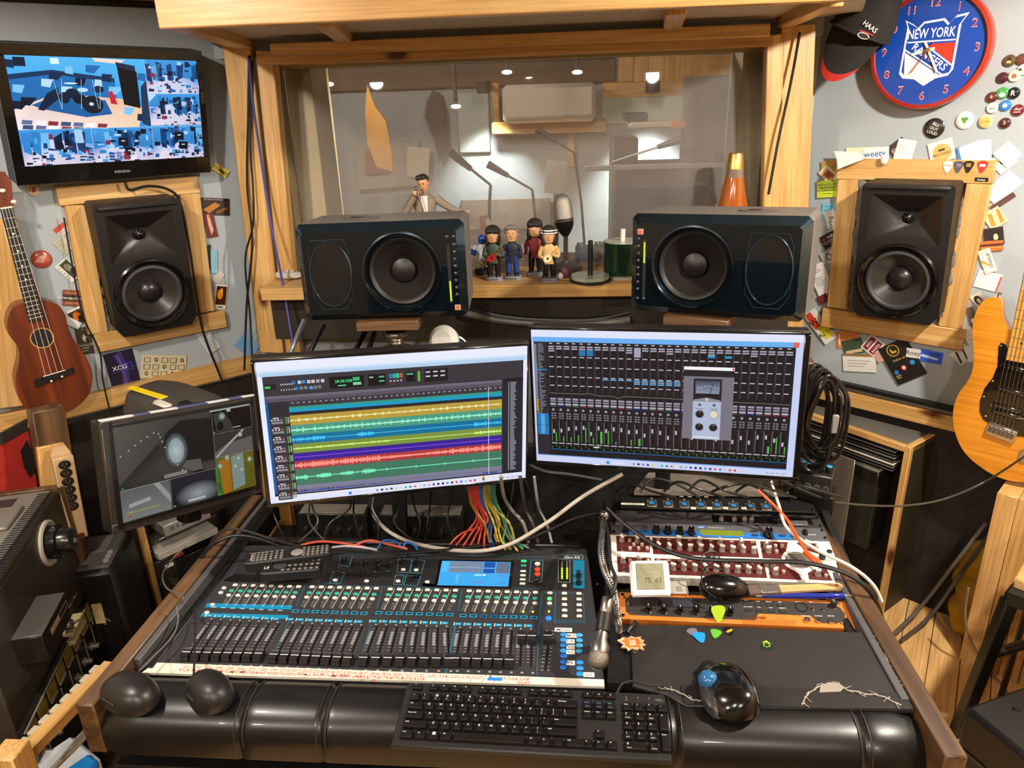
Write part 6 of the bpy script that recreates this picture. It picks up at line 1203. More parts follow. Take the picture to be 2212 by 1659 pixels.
# ================================================================== ukulele hanging on the wall
def ukulele():
 o = T('ukulele','dark mahogany ukulele hanging beside the television','ukulele');OF = .135
 O = lambda pts,f=OF: [WL.loc(u,v,f) for u,v in pts]
 out = [(53,654),(89,648),(125,659),(141,681),(147,706),(160,734),(188,775),(200,812),(191,853),(157,885),(110,897),(63,888),(41,860),(33,819),(41,781),(39,750),(19,722),(16,693),(28,665)]
 P = [(p.x,p.y) for p in catmull([Vector((*q,0)) for q in O(out)],4,True)]
 M_ = Matrix.Translation(WL.p) @ Matrix.Rotation(R_(WL.yaw),4,'Z');o.matrix_basis = M_;o.location = WL.p;o.rotation_euler = (0,0,R_(WL.yaw))
 mah = wood('mahogany','#4a1e0b','#6a2c10','#7d3916',2,rough=.35,knots=False,coat=.3)
 MB().prism(P[::-1],OF - .062,OF,axis='Y',b=.002).build('body',mah,o)
 s0 = WL.loc(91,730,OF);MB().lathe([(0,.0005),(.028,.0005)],30,(s0[0],-OF,s0[1]),'Y',cap=False).build('sound_hole',mat('#120a06',.8),o);MB().lathe([(.028,.0004),(.031,.0008)],30,(s0[0],-OF,s0[1]),'Y',cap=False).build('rosette',mat('#b8843c',.5),o)
 nk = O([(64,697),(95,690),(27,447),(1,451)],OF + .008);MB().prism(nk[::-1],OF - .01,OF + .006,axis='Y',b=.001).build('fretboard',mat('#17110d',.45),o)
 nb = O([(68,660),(90,655),(25,447),(3,451)],OF - .01);MB().prism(nb[::-1],OF - .03,OF - .01,axis='Y').build('neck',mah,o)
 def along(t,e): a = Vector(nk[0]).lerp(Vector(nk[3]),t);b = Vector(nk[1]).lerp(Vector(nk[2]),t);return a.lerp(b,e)
 fm = mat('#cfc8b8',.3,metal=.6);t = 0
 for i in range(18):
  t = 1 - (1 - .5 ** (i / 12)) * 1.55
  if t < .02 or i == 0: continue
  a,b = along(t,.02),along(t,.98);MB().tube([(a.x,-OF - .0065,a.y),(b.x,-OF - .0065,b.y)],.0009,5,k=1).build('fret',fm,o)
 for t in (.38,.5,.63,.78): p = along(t,.5);MB().lathe([(0,.001),(.0028,.001)],10,(p.x,-OF - .006,p.y),'Y',cap=False).build('fret_dot',WHT(),o)
 a,b = along(1.0,0),along(1.0,1);MB().tube([(a.x,-OF - .006,a.y),(b.x,-OF - .006,b.y)],.0025,6,k=1).build('nut',mat('#e0d4bc',.4),o)
 hd = O([(0,449),(28,445),(24,395),(10,372),(-28,372),(-22,420)],OF);MB().prism(hd[::-1],OF - .02,OF - .003,axis='Y',b=.002).build('headstock',mah,o)
 for u,v in ((6,412),(30,436)): x,z = WL.loc(u,v,OF);MB().sph((x,-OF + .002,z),(.008,.008,.006),12,8).build('tuning_peg',mat('#d8d4cc',.3),o)
 br = O([(74,819),(158,793),(160,805),(78,836)],OF);MB().prism(br[::-1],OF,OF + .008,axis='Y',b=.002).build('bridge',mat('#17110d',.4),o)
 sd = O([(92,812),(140,798)],OF);MB().tube([(sd[0][0],-OF - .009,sd[0][1]),(sd[1][0],-OF - .009,sd[1][1])],.0014,5,k=1).build('saddle',WHT(),o)
 for i,e in enumerate((.12,.38,.62,.88)):
  a = along(1,e);sx = sd[0][0] + (sd[1][0] - sd[0][0]) * (.1 + .27 * i);sz = sd[0][1] + (sd[1][1] - sd[0][1]) * (.1 + .27 * i)
  MB().tube([(a.x,-OF - .0085,a.y),(sx,-OF - .0105,sz)],.0006,5,k=1).build('string',mat('#d9d6cf',.3),o)
 for u,v in ((110,822),(133,812)): x,z = WL.loc(u,v,OF);MB().sph((x,-OF - .008,z),.0035,8,6).build('bridge_pin',WHT(),o)
ukulele()
# post and boards behind the ukulele
ST(board('trim_20',WL.w(*WL.loc(-8,470,.0),.03),WL.w(*WL.loc(28,870,.0),.03),.10,.04,pine(0),up=WL.d),'pine post at the edge of the wall behind the ukulele')
def strip():
 a = onx(138,985,-1.36);b = onx(155,1160,-1.36)
 pa = onp(136,988,(-1.30,1.95,0),Vector((.8,-.6,0)));pb = onp(171,1165,(-1.30,1.95,0),Vector((.8,-.6,0)));d = pb - pa;L_ = d.length;c = (pa + pb) / 2
 o = T('power_strip','beige metal power strip with six dark outlets, mounted upright','power strip');up = -d.normalized();n = Vector((.72,-.69,.0));n = (n - up * n.dot(up)).normalized();x = n.cross(up) * -1
 x = up.cross(n) * -1;M_ = Matrix((x,-n,up)).transposed().to_4x4();M_.translation = c
 if M_.to_3x3().determinant() < 0: x = -x;M_ = Matrix((x,-n,up)).transposed().to_4x4();M_.translation = c
 o.location = c;o.rotation_euler = M_.to_euler();w_ = .052
 MB().box((0,.02,0),(w_,.04,L_),.003).build('case',mat('#b99a74',.45),o)
 MB().prism([(-w_ / 2,L_ / 2),(w_ / 2,L_ / 2),(w_ / 2 * .6,L_ / 2 + .025),(-w_ / 2 * .6,L_ / 2 + .025)],-.03,-.027,axis='Y').build('mounting_tab',mat('#c0a27c',.45),o)
 for i in range(6):
  s_ = MB().lathe([(.0155,0),(.0155,.002),(.013,.003),(0,.003)],20,axis='Y',sq=(1,.85)).build('outlet',mat('#17130f',.4),o,(0,0,L_ / 2 - .022 - i * .0262));cv = Cv();cv.rect(-.006,-.002,-.004,.004,'#6a5f52');cv.rect(.004,-.002,.006,.004,'#6a5f52');cv.ell(0,-.006,.0018,.0018,'#6a5f52',n=8);cv.build('slots',PRINT(),s_,(0,-.003,0))
 MB().box((0,-.003,-L_ / 2 + .012),(.03,.006,.013),.002).build('rocker_switch',mat('#5a1008',.3),o)
strip()
def planepost(name,label,pa,pb,wd,th,x,m=None):
 a,b = onp(*pa,(x,1.95,0),Vector((.8,-.6,0))),onp(*pb,(x,1.95,0),Vector((.8,-.6,0)));ST(board(name,a,b,wd,th,m or walnut(0),up=(.6,.8,0)),label)
planepost('trim_21','dark brown timber post under the ukulele',(98,880),(160,1250),.085,.05,-1.42)
planepost('trim_22','narrow yellow pine strip beside the power strip',(108,960),(130,1150),.07,.02,-1.39,pine(0))
def poster():
 o = T('wall_poster','red poster with black figure leaning behind the tape machine','poster');n = Vector((.9,-.43,0));p0 = Vector((-1.62,1.90,0));q = [onp(*p,p0,n) for p in ((-40,985),(60,925),(82,1060),(-30,1100))]
 MB().add([tuple(v) for v in q] + [tuple(v - n * .012) for v in q],[(0,1,2,3),(7,6,5,4),(0,4,5,1),(1,5,6,2),(2,6,7,3),(3,7,4,0)]).build('sheet',mat('#a3241c',.6),o)
 w_ = [onp(*p,p0 + n * .003,n) for p in ((-40,960),(60,905),(61,928),(-40,985))];MB().add([tuple(v) for v in w_] + [tuple(v - n * .01) for v in w_],[(0,1,2,3),(7,6,5,4),(0,4,5,1),(1,5,6,2),(2,6,7,3),(3,7,4,0)]).build('dark_band',mat('#2a241e',.6),o)
 f_ = [onp(*p,p0 + n * .002,n) for p in ((44,975),(58,950),(74,985),(76,1020),(64,1032),(52,1010))];MB().add([tuple(v) for v in f_],[tuple(range(6))]).build('figure_print',mat('#14100e',.6),o)
poster()
# ================================================================== reel tape machine on its stand
def teac():
 a = onz(128,1062,.70);b = onz(0,1246,.70);d = (b - a);d.z = 0;d.normalize();yaw = math.degrees(math.atan2(-d.y,-d.x));n = Vector((-d.y,d.x,0));n = n if n.x > 0 else -n
 o = T('tape_machine','large metal faced reel tape machine with a big black knob beside the desk','tape machine',(a.x,a.y,0),(0,0,math.degrees(math.atan2(n.x,-n.y))))
 inv = wmat(o).inverted();n3 = n
 def L(u,v,off=0): q = inv @ onp(u,v,a + n3 * off,n3);return (q.x,q.z)
 zb = L(222,1432)[1];zt = .70;Wd = .56;zm = L(60,1330)[1]
 MB().box((-Wd / 2,.16,(zt + zb) / 2),(Wd,.32,zt - zb),.006).build('body',mat('#4d463e',.42,metal=.5,var=.2,scale=12),o)
 MB().box((.011,.155,(zt + zb) / 2 + .004),(.022,.34,zt - zb + .02),.002).build('wood_side',walnut(2),o)
 MB().box((-Wd / 2,.17,zt + .004),(Wd,.3,.008),.002).build('top_cover',mat('#77726c',.45),o)
 sl = MB().box((0,0,0),(.004,.022,.002)).mesh('vent_slot',BLK())
 for i in range(46): ob('vent_slot',sl,o,(-.02 - i * .0115,.035,zt + .0085));ob('vent_slot',sl,o,(-.02 - i * .0115,.012,zt + .0085))
 dt = MB().lathe([(0,.001),(.0016,.001)],6,axis='Y',cap=False).mesh('rim_dot',mat('#c9c2b4',.4))
 for i in range(44): ob('rim_dot',dt,o,(-.015 - i * .0118,-.0005,zt - .022))
 MB().box((-.15,.10,zt + .012),(.12,.09,.012),.004).build('lid_plate',mat('#8b857d',.4,metal=.5),o);MB().box((-.06,.12,zt + .009),(.06,.05,.003),.001).build('vent_grille',mat('#2a2725',.5),o)
 kx,kz = L(112,1160);kx2,kz2 = L(95,1155)
 MB().lathe([(.062,0),(.062,.006),(.056,.009),(.05,.006),(.0,.006)],36,(kx - .03,0,kz),'Y').build('reel_flange',mat('#c9c3b2',.4),o)
 MB().lathe([(.046,.006),(.046,.03),(.036,.032),(.033,.06),(.030,.064),(0,.064)],28,(kx - .03,0,kz),'Y').build('reel_knob',mat('#141414',.25,coat=.4),o)
 for i in range(3): g = R_(90 + i * 120);MB().box((kx - .03 + .043 * math.cos(g),-.02,kz + .043 * math.sin(g)),(.012,.026,.012),.003).build('knob_lug',BLKG(),o)
 MB().box((kx - .03 + .008,-.0655,kz - .008),(.022,.003,.012),.001,rot=(0,30,0)).build('knob_mark',mat('#8d8983',.35),o)
 # head cover block
 hxx,hz = L(62,1362);MB().box((hxx,-.03,hz),(.17,.07,.075),.003).build('head_cover',mat('#2a2826',.4,metal=.4),o)
 MB().box((hxx,-.03,hz + .039),(.17,.072,.004),.001).build('head_cover_lid',mat('#6f6b66',.4,metal=.5),o)
 c = Cv();c.rect(-.06,-.008,.06,.008,'#d0c9bc');c.rect(.0,-.007,.058,.006,'#1c1816',1);c.rect(-.06,-.012,.06,-.008,'#9a4a20',1);c.text('T E A C',-.03,-.004,.010,'#3a3430',l=1);c.build('brand_plate',PRINT(),o,(hxx + .02,-.0655,hz + .012))
 # lever, keys
 lx,lz = L(130,1308);MB().tube([(lx - .03,-.01,lz - .02),(lx + .0,-.03,lz + .006),(lx + .05,-.03,lz + .004)],.004,8).build('lever',CHR(),o);MB().sph((lx - .035,-.02,lz - .04),.016,14,10).build('ball_knob',STEEL(),o)
 ky,kz_ = L(150,1340)
 for i in range(3): MB().box((ky - .05 + i * .032,-.014,kz_ - .004),(.028,.028,.012),.002).build('piano_key',mat('#c9b98a',.4),o)
 MB().box((ky - .02,-.014,kz_ - .028),(.10,.028,.014),.002).build('piano_key',mat('#d0bf8e',.4),o)
 # lower meter and knob rows
 pm = mat('#24211f',.45,metal=.3);x0,z0 = L(205,1440)
 MB().box((-Wd / 2,-.004,zb + .125),(Wd - .01,.010,.24),.001).build('lower_panel',pm,o)
 for i in range(8):
  x = -.045 - i * .066
  MB().box((x,-.010,zb + .205),(.05,.004,.034),.001).build('vu_meter',mat('#8a7428',.4,var=.1),o);MB().box((x + .0,-.011,zb + .182),(.045,.006,.007),.001).build('slot_bar',mat('#8f8a80',.4),o)
  MB().lathe([(.013,0),(.013,.004),(.009,.006),(.008,.022),(0,.023)],16,(x + .012,-.009,zb + .115),'Y').build('level_knob',mat('#a59c8e',.35,metal=.7),o);MB().box((x - .022,-.010,zb + .13),(.002,.003,.08)).build('divider',mat('#8f8a80',.4),o)
 MB().box((-Wd / 2,-.012,zb + .232),(Wd - .02,.004,.003)).build('divider',mat('#8f8a80',.4),o)
 MB().box((-Wd / 2,.16,zb / 2 - .01),(Wd - .04,.28,zb - .02),.003).build('stand',mat('#15110d',.6),o)
teac()
def keyledge():
 o = T('wooden_ledge','notched cream and pine ledge under the tape machine','ledge');z = .50
 a = onz(240,1438,z);b = onz(20,1665,z);d = (b - a).normalized();n = Vector((-d.y,d.x,0));n = n if n.x > 0 else -n
 board('pine_edge',a,b,.03,.03,pine(0),parent=o)
 for i in range(12):
  p = a + d * (.02 + i * .03) - n * .022;MB().box((0,0,0),(.024,.026,.016),.003).build('notch_block',mat('#b9b099',.5),o,p,(0,0,math.degrees(math.atan2(d.y,d.x))))
 for t in (.05,.95): p = a.lerp(b,t);MB().box((p.x,p.y,z / 2),(.03,.03,z - .03)).build('support',mat('#1c140c',.6),o)
keyledge()
def ups():
 w_ = .15;z = .45;a,b,c,d = [onz(*p,z) for p in ((165,1172),(268,1185),(228,1230),(178,1226))];ctr = (a + b + c + d) / 4;x = (b - a);yaw = math.degrees(math.atan2(x.y,x.x)) + 5
 o = T('battery_backup','black battery backup tower standing on the floor behind the tape machine','power supply',(ctr.x - .01,ctr.y + .02,0),(0,0,yaw + 20))
 MB().box((0,0,z / 2),(w_,.22,z),.012).build('case',mat('#151312',.4),o);MB().box((0,0,z),(w_ - .03,.19,.02),.006).build('top_cap',mat('#4a4744',.45),o);MB().box((-.01,.03,z + .011),(w_ - .07,.09,.004),.001).build('mesh_grille',mat('#5a5651',.6,var=.6,scale=600),o)
 for i in range(3): MB().lathe([(.009,0),(.008,.006),(0,.007)],12,(.045,-.07 + i * .022,z + .01)).build('button',mat('#8d8a86',.35),o)
 c = Cv();c.text('APC',0,0,.03,'#8a8683',rot=-60);c.build('brand_print',PRINT(),o,(0,-.111,z - .16))
 for i,cl in enumerate(('#b9a58c','#b8a070')): MB().box((-.03 + i * .035,-.112,z - .14),(.028,.002,.07)).build('paper_tag',mat(cl,.6),o)
ups()
# ------------------------------------------------------------------ side rack at the desk's end
def siderack(name,label,corner,back,other,z,dz,side):
 c = onz(*corner,z);bk = onz(*back,z);ot = onz(*other,z);d1 = bk - c;d2 = ot - c;d1.z = d2.z = 0
 L1,L2_ = d1.length,max(d2.length,.46);d1.normalize();d2 = (d2 - d1 * d2.dot(d1)).normalized()
 o = T(name,label,'equipment rack',(c.x,c.y,0),(0,0,math.degrees(math.atan2(d2.y,d2.x)) if side > 0 else math.degrees(math.atan2(-d2.y,-d2.x))))
 inv = wmat(o).inverted().to_3x3();u2 = inv @ d2;u1 = inv @ d1;dep = .36;sx = 1 if u2.x > 0 else -1;sy = 1 if u1.y > 0 else -1
 dark = mat('#2b2415',.55,var=.35,scale=7);pe = pine(2)
 def bx(name,x0,x1,y0,y1,z0,z1,m,b=.002): return MB().box((sx * (x0 + x1) / 2,sy * (y0 + y1) / 2,(z0 + z1) / 2),(x1 - x0,y1 - y0,z1 - z0),b).build(name,m,o)
 bx('side_panel',0,.02,.02,dep,0,z,dark);bx('edge_strip',0,.02,0,.02,0,z,pe);bx('side_panel',L2_,L2_ + .02,.02,dep,0,z,dark);bx('edge_strip',L2_,L2_ + .02,0,.02,0,z,pe)
 bx('top_panel',.02,L2_,.02,dep,z - .02,z - .002,mat('#5f5c58',.6,var=.25,scale=10));bx('edge_strip',.02,L2_,0,.02,z - .022,z,pine(0));bx('edge_strip',0,.02,.02,dep,z - .02,z + .0005,pine(1));bx('back_panel',.02,L2_,dep - .01,dep,0,z,BLK())
 bx('rack_rail',.02,.04,.03,.034,.03,z - .03,mat('#1c1a19',.4,metal=.5))
 hs = MB().lathe([(0,.001),(.0025,.001)],8,axis='Y',cap=False).mesh('rail_hole',mat('#8d877d',.4,metal=.5))
 for i in range(20): ob('rail_hole',hs,o,(sx * .03,sy * .0285,z - .05 - i * .022))
 return o,bx,sx,sy,L2_,dep,(lambda u,v: ((onp(u,v,c,d1) - c).dot(d2),onp(u,v,c,d1).z))
rk,bx,sx,sy,L2_,dep,fp = siderack('equipment_rack','dark rack cabinet with pine edges under the surveillance monitor',(262,990),(161,927),(420,938),.66,0,-1)
def pbx(name,tl,tr,bl,y0,y1,m): (x0,z0),(x1,z1),(x2,z2) = fp(*tl),fp(*tr),fp(*bl);return bx(name,min(x0,x1),max(x0,x1),y0,y1,z2,(z0 + z1) / 2,m)
pbx('silver_unit',(352,1137),(452,1096),(357,1162),.0,.25,mat('#a29c98',.35,metal=.4));pbx('shelf_plate',(345,1168),(470,1112),(346,1173),.01,.3,STEEL());pbx('dusty_shelf',(341,1198),(470,1140),(340,1214),.0,.3,mat('#a8a196',.55,var=.2));pbx('red_tag',(374,1200),(396,1192),(377,1207),-.004,.01,mat('#7a2418',.5));pbx('black_unit',(336,1217),(380,1203),(352,1300),.01,.3,mat('#24211d',.45));pbx('second_unit',(384,1212),(470,1180),(395,1290),.02,.3,BLK())
for u,v,r in ((372,1140,.009),(384,1135,.006),(396,1132,.007),(404,1128,.007),(414,1124,.007),(424,1119,.005),(371,1238,.011),(378,1258,.012),(344,1236,.005),(346,1262,.005)): x,z_ = fp(u,v);MB().lathe([(r,0),(r * .8,.012),(0,.013)],12,(sx * x,-sy * .0,z_),'Y').build('front_knob',CHR(),rk)
x,z_ = fp(366,1222);MB().box((sx * x,-.002,z_),(.03,.004,.012)).build('label_plate',mat('#cfc8ba',.5),rk)
def flatcase():
 c = onz(395,875,.93);o = T('gear_bag','flat grey soft case with yellow tape lying behind the surveillance monitor','case',(-1.12,1.86,.66),(0,0,-33))
 # it rests on a thin shelf so its top edge shows over the monitor
 M = MB();zz = .30
 loft([(0,0,0,.19,.10,.5),(zz * .8,0,0,.185,.095,.5),(zz * .95,0,0,.17,.08,.55),(zz,0,0,.14,.05,.6)],28).build('shell',mat('#3a3430',.7,var=.2),o)
 MB().box((-.06,-.045,zz + .002),(.17,.022,.003),.001,rot=(0,0,4)).build('yellow_tape',mat('#e0c21a',.45),o);MB().box((.05,-.06,zz - .004),(.07,.025,.012),.005).build('white_handle',mat('#c9c2b2',.5),o)
 MB().box((.12,-.03,zz),(.05,.03,.012),.004).build('black_clip',BLK(),o)
flatcase()
# ================================================================== right wall: clock, cap, badges, cards
def clock():
 a,z = WR.loc(1884,118,.03);b,z2 = WR.loc(2147,95,.03);cx,cz = (a + b) / 2,WR.loc(1988,236,.03)[1];r = abs(b - a) / 2;cz = cz + r
 o = T('wall_clock','round blue hockey club clock with red rim on the wall','clock',WR.w(cx,cz,0),(0,0,WR.yaw));d = .045
 MB().lathe([(r * .97,0),(r,.012),(r,d - .006),(r * .985,d),(r * .925,d + .002),(r * .915,d - .006)],56,axis='Y',cap=False).build('rim',mat('#a8301c',.25,coat=.6),o)
 MB().lathe([(r * .92,d - .007),(0,d - .007)],56,axis='Y',cap=False).build('dial',mat('#1346a8',.35,var=.04,coat=.3),o)
 c = Cv();R = r * .915
 for i in range(12):
  g = PI / 2 - 2 * PI * (i + 1) / 12;t = str(i + 1);c.text(t,R * .84 * math.cos(g),R * .84 * math.sin(g) - .010,.031,'#e9e6ee',l=1,sx=.95);c.text(t,R * .84 * math.cos(g),R * .84 * math.sin(g) - .009,.027,'#c8413a',l=2,sx=.95)
 S = lambda P,k=1.: [(x * r * k,z_ * r * k) for x,z_ in P]
 sh = [(-.47,.52),(-.32,.44),(-.24,.37),(-.15,.47),(.18,.50),(.27,.41),(.37,.53),(.56,.56),(.46,.40),(.45,-.34),(.38,-.44),(.18,-.48),(.0,-.60),(-.18,-.48),(-.38,-.46),(-.45,-.38),(-.42,.40)]
 c.poly(S(sh),'#e9e9ef',3);inn = [(x * .92,z_ * .915 + .005) for x,z_ in sh];c.poly(S(inn),'#1346a8',4)
 c.text('NEW YORK',0,r * .20,r * .225,'#f0eff2',l=5,sx=.66);c.rect(-.38 * r,.13 * r,.41 * r,.155 * r,'#e9e9ef',5)
 c.poly(S([(.05,.10),(.41,.10),(.41,-.25),(.0,.07)]),'#cf3b2c',5);c.poly(S([(-.40,-.02),(.26,-.44),(.14,-.45),(.0,-.54),(-.14,-.45),(-.36,-.41)]),'#ecebee',5);c.poly(S([(-.40,.12),(-.28,.12),(.41,-.33),(.38,-.40),(-.40,.06)]),'#1346a8',6)
 c.line(S([(-.10,.11),(.41,-.27)]),.004,'#ecebee',6);c.line(S([(-.40,.02),(.28,-.42)]),.004,'#ecebee',7);c.text('RANGERS',0.0,-.165 * r,r * .17,'#f0eff2',l=8,rot=-34,sx=.98)
 c.build('dial_print',colmat('dial_print',.35),o,(0,-d + .0065,0))
 for nm,ang,L_,w_,col,h in (('hour_hand',257,.22,.012,'#e9e6df',.004),('minute_hand',152,.33,.010,'#e9e6df',.006),('second_hand',212,.34,.003,'#c8382c',.008)):
  m = MB();g = R_(90 - ang);m.box((L_ * r * .42,-d + .007 - h,0),(L_ * r * 1.75,.0012,w_ * .6));k = m.build(nm,mat(col,.4,var=0),o,(0,0,0),(0,-math.degrees(g),0))
 MB().lathe([(.006,-d + .0),(.006,d - .006 + .012),(0,d + .007)],14,axis='Y').build('hub',mat('#c9a05a',.3,metal=.8),o)
 return o
clock()
def cap():
 OF = .10;o = T('baseball_cap','black baseball cap with a red visor tip hanging over the clock','cap')
 a,z = WR.loc(1878,30,OF);o.location = WR.w(a,z,OF);o.rotation_euler = (0,R_(24),R_(WR.yaw))
 fb = mat('#1a1817',.85,var=.25,scale=90,bump=.3)
 vs = [];n = 26;rings = 9;fs = []
 for j in range(rings + 1):
  t = j / rings * PI / 2
  for i in range(n):
   g = 2 * PI * i / n;k = 1 + .05 * math.sin(3 * g + j) * (j > 1);vs.append((.088 * math.cos(t) ** .75 * math.cos(g) * k,.075 * math.cos(t) ** .75 * math.sin(g) * k,-.055 + .155 * math.sin(t)))
 for j in range(rings):
  for i in range(n): fs.append((j * n + i,j * n + (i + 1) % n,(j + 1) * n + (i + 1) % n,(j + 1) * n + i))
 MB().add(vs,fs).build('crown',fb,o)
 def visor(l0,l1,th,m,nm):
  v = [];f = [];N = 14;K = 6
  for s_ in (0,1):
   for k in range(K + 1):
    q = l0 + (l1 - l0) * k / K
    for i in range(N + 1):
     e = -1 + 2 * i / N;x = e * .078 * (1 - .30 * q * q);y = .02 * (e * e) - .035;zz = -.05 - .14 * q * math.sqrt(max(0,1 - .55 * e * e));v.append((x,y + .001 * s_ * th - .02 * q,zz))
  m_ = N + 1;tot = m_ * (K + 1)
  for k in range(K):
   for i in range(N): a_ = k * m_ + i;f.append((a_,a_ + 1,a_ + m_ + 1,a_ + m_));f.append((tot + a_,tot + a_ + 1,tot + a_ + m_ + 1,tot + a_ + m_))
  for i in range(N): a_ = K * m_ + i;f.append((a_,a_ + 1,tot + a_ + 1,tot + a_))
  MB().add(v,f).build(nm,m,o)
 visor(0,.84,3,fb,'visor');visor(.84,1.0,3,mat('#b3231e',.7),'visor_tip')
 MB().tube([(.09 * math.cos(g * PI / 12),.077 * math.sin(g * PI / 12),-.05) for g in range(24)],.004,6,closed=True,k=2).build('brim_band',fb,o)
 c = Cv();c.text('HAAS',0,.0,.018,'#d9d2cc',rot=-14);c.rect(-.02,-.012,.02,-.009,'#c8382c');c.ell(-.004,-.02,.017,.008,'#c9c4be',l=0);c.ell(-.004,-.02,.014,.006,'#1a1817',l=1);c.build('logo_print',PRINT(),o,(.045,-.070,-.028),(0,0,28))
 a2,z2 = .0,.1;MB().cyl((0,.0,.07),(0,.095,.075),.004,n=8).build('hook',STEEL(),o)
cap()
for px,r,col,lb,cm in [((2018,277),.033,'#2a2523','large dark badge with three lines of outlined capitals',[('T','ALL',.58,.62,.2,'#d8d2cc',-18),('T','OUT',.5,.42,.2,'#d8d2cc',-18),('T','LOUD',.45,.22,.2,'#d8d2cc',-18)]),((2085,260),.028,'#e6e4dc','white badge with a green shamrock',[('E',.42,.58,.1,.1,'#4f8a2c'),('E',.58,.58,.1,.1,'#4f8a2c'),('E',.5,.46,.1,.1,'#5d9a34'),('R',.49,.3,.52,.5,'#4f8a2c')]),((2129,263),.021,'#d9c89c','tan and white badge with brown lettering',[('E',.5,.5,.38,.38,'#d8b060'),('T','BROTHERS',.5,.46,.12,'#7a4a1c')]),((2171,266),.017,'#4a201c','dark brown badge with a pale mark, lowest in the badge cluster',[('P',[(.4,.4),(.55,.7),(.6,.4)],'#c9a890')]),((2144,233),.017,'#e4e2dc','white badge with black figures 6.6',[('T','-6.6',.5,.36,.3,'#2a2826')]),((2172,228),.017,'#2f78c0','sky blue badge with a white cloud shape',[('E',.5,.5,.2,.2,'#e4ecf4')]),((2199,238),.018,'#6a1c26','dark red badge with pale script',[('T','media',.5,.52,.22,'#e8d8d0'),('T','pearls',.5,.3,.22,'#e8d8d0')]),((2143,210),.017,'#5a2a22','reddish brown badge left of the green one',[('E',.5,.5,.1,.1,'#c9a890')]),((2166,201),.018,'#3f9a4a','green and white badge',[('E',.52,.35,.26,.18,'#e9ede4')]),((2190,201),.018,'#1c1a1c','black badge with a big white letter R',[('T','R',.5,.3,.6,'#eeeae4')]),((2166,168),.017,'#4a2030','plain plum coloured badge',[]),((2192,164),.018,'#dcd2c2','cream badge with a small brown crest',[('E',.5,.5,.2,.18,'#9a6a42')]),((2181,131),.018,'#5a4a30','gold and black patterned badge, topmost full one',[('P',[(.3,.3),(.5,.7),(.7,.3)],'#d8c080'),('E',.5,.62,.12,.12,'#1c1814')]),((2208,128),.017,'#6a4030','brown badge cut by the picture edge',[]),((2211,150),.017,'#e2ded6','white badge cut by the picture edge',[('R',.2,.4,.4,.6,'#2a2826')])]:
 badge(WR,px,r,col,lb,cm,'button badges under the clock')
L3 = lambda *a: [(x / 2.963 + 1700,y / 2.963 + 280) for x,y in a]
G_ = 'cards around the speaker under the clock'
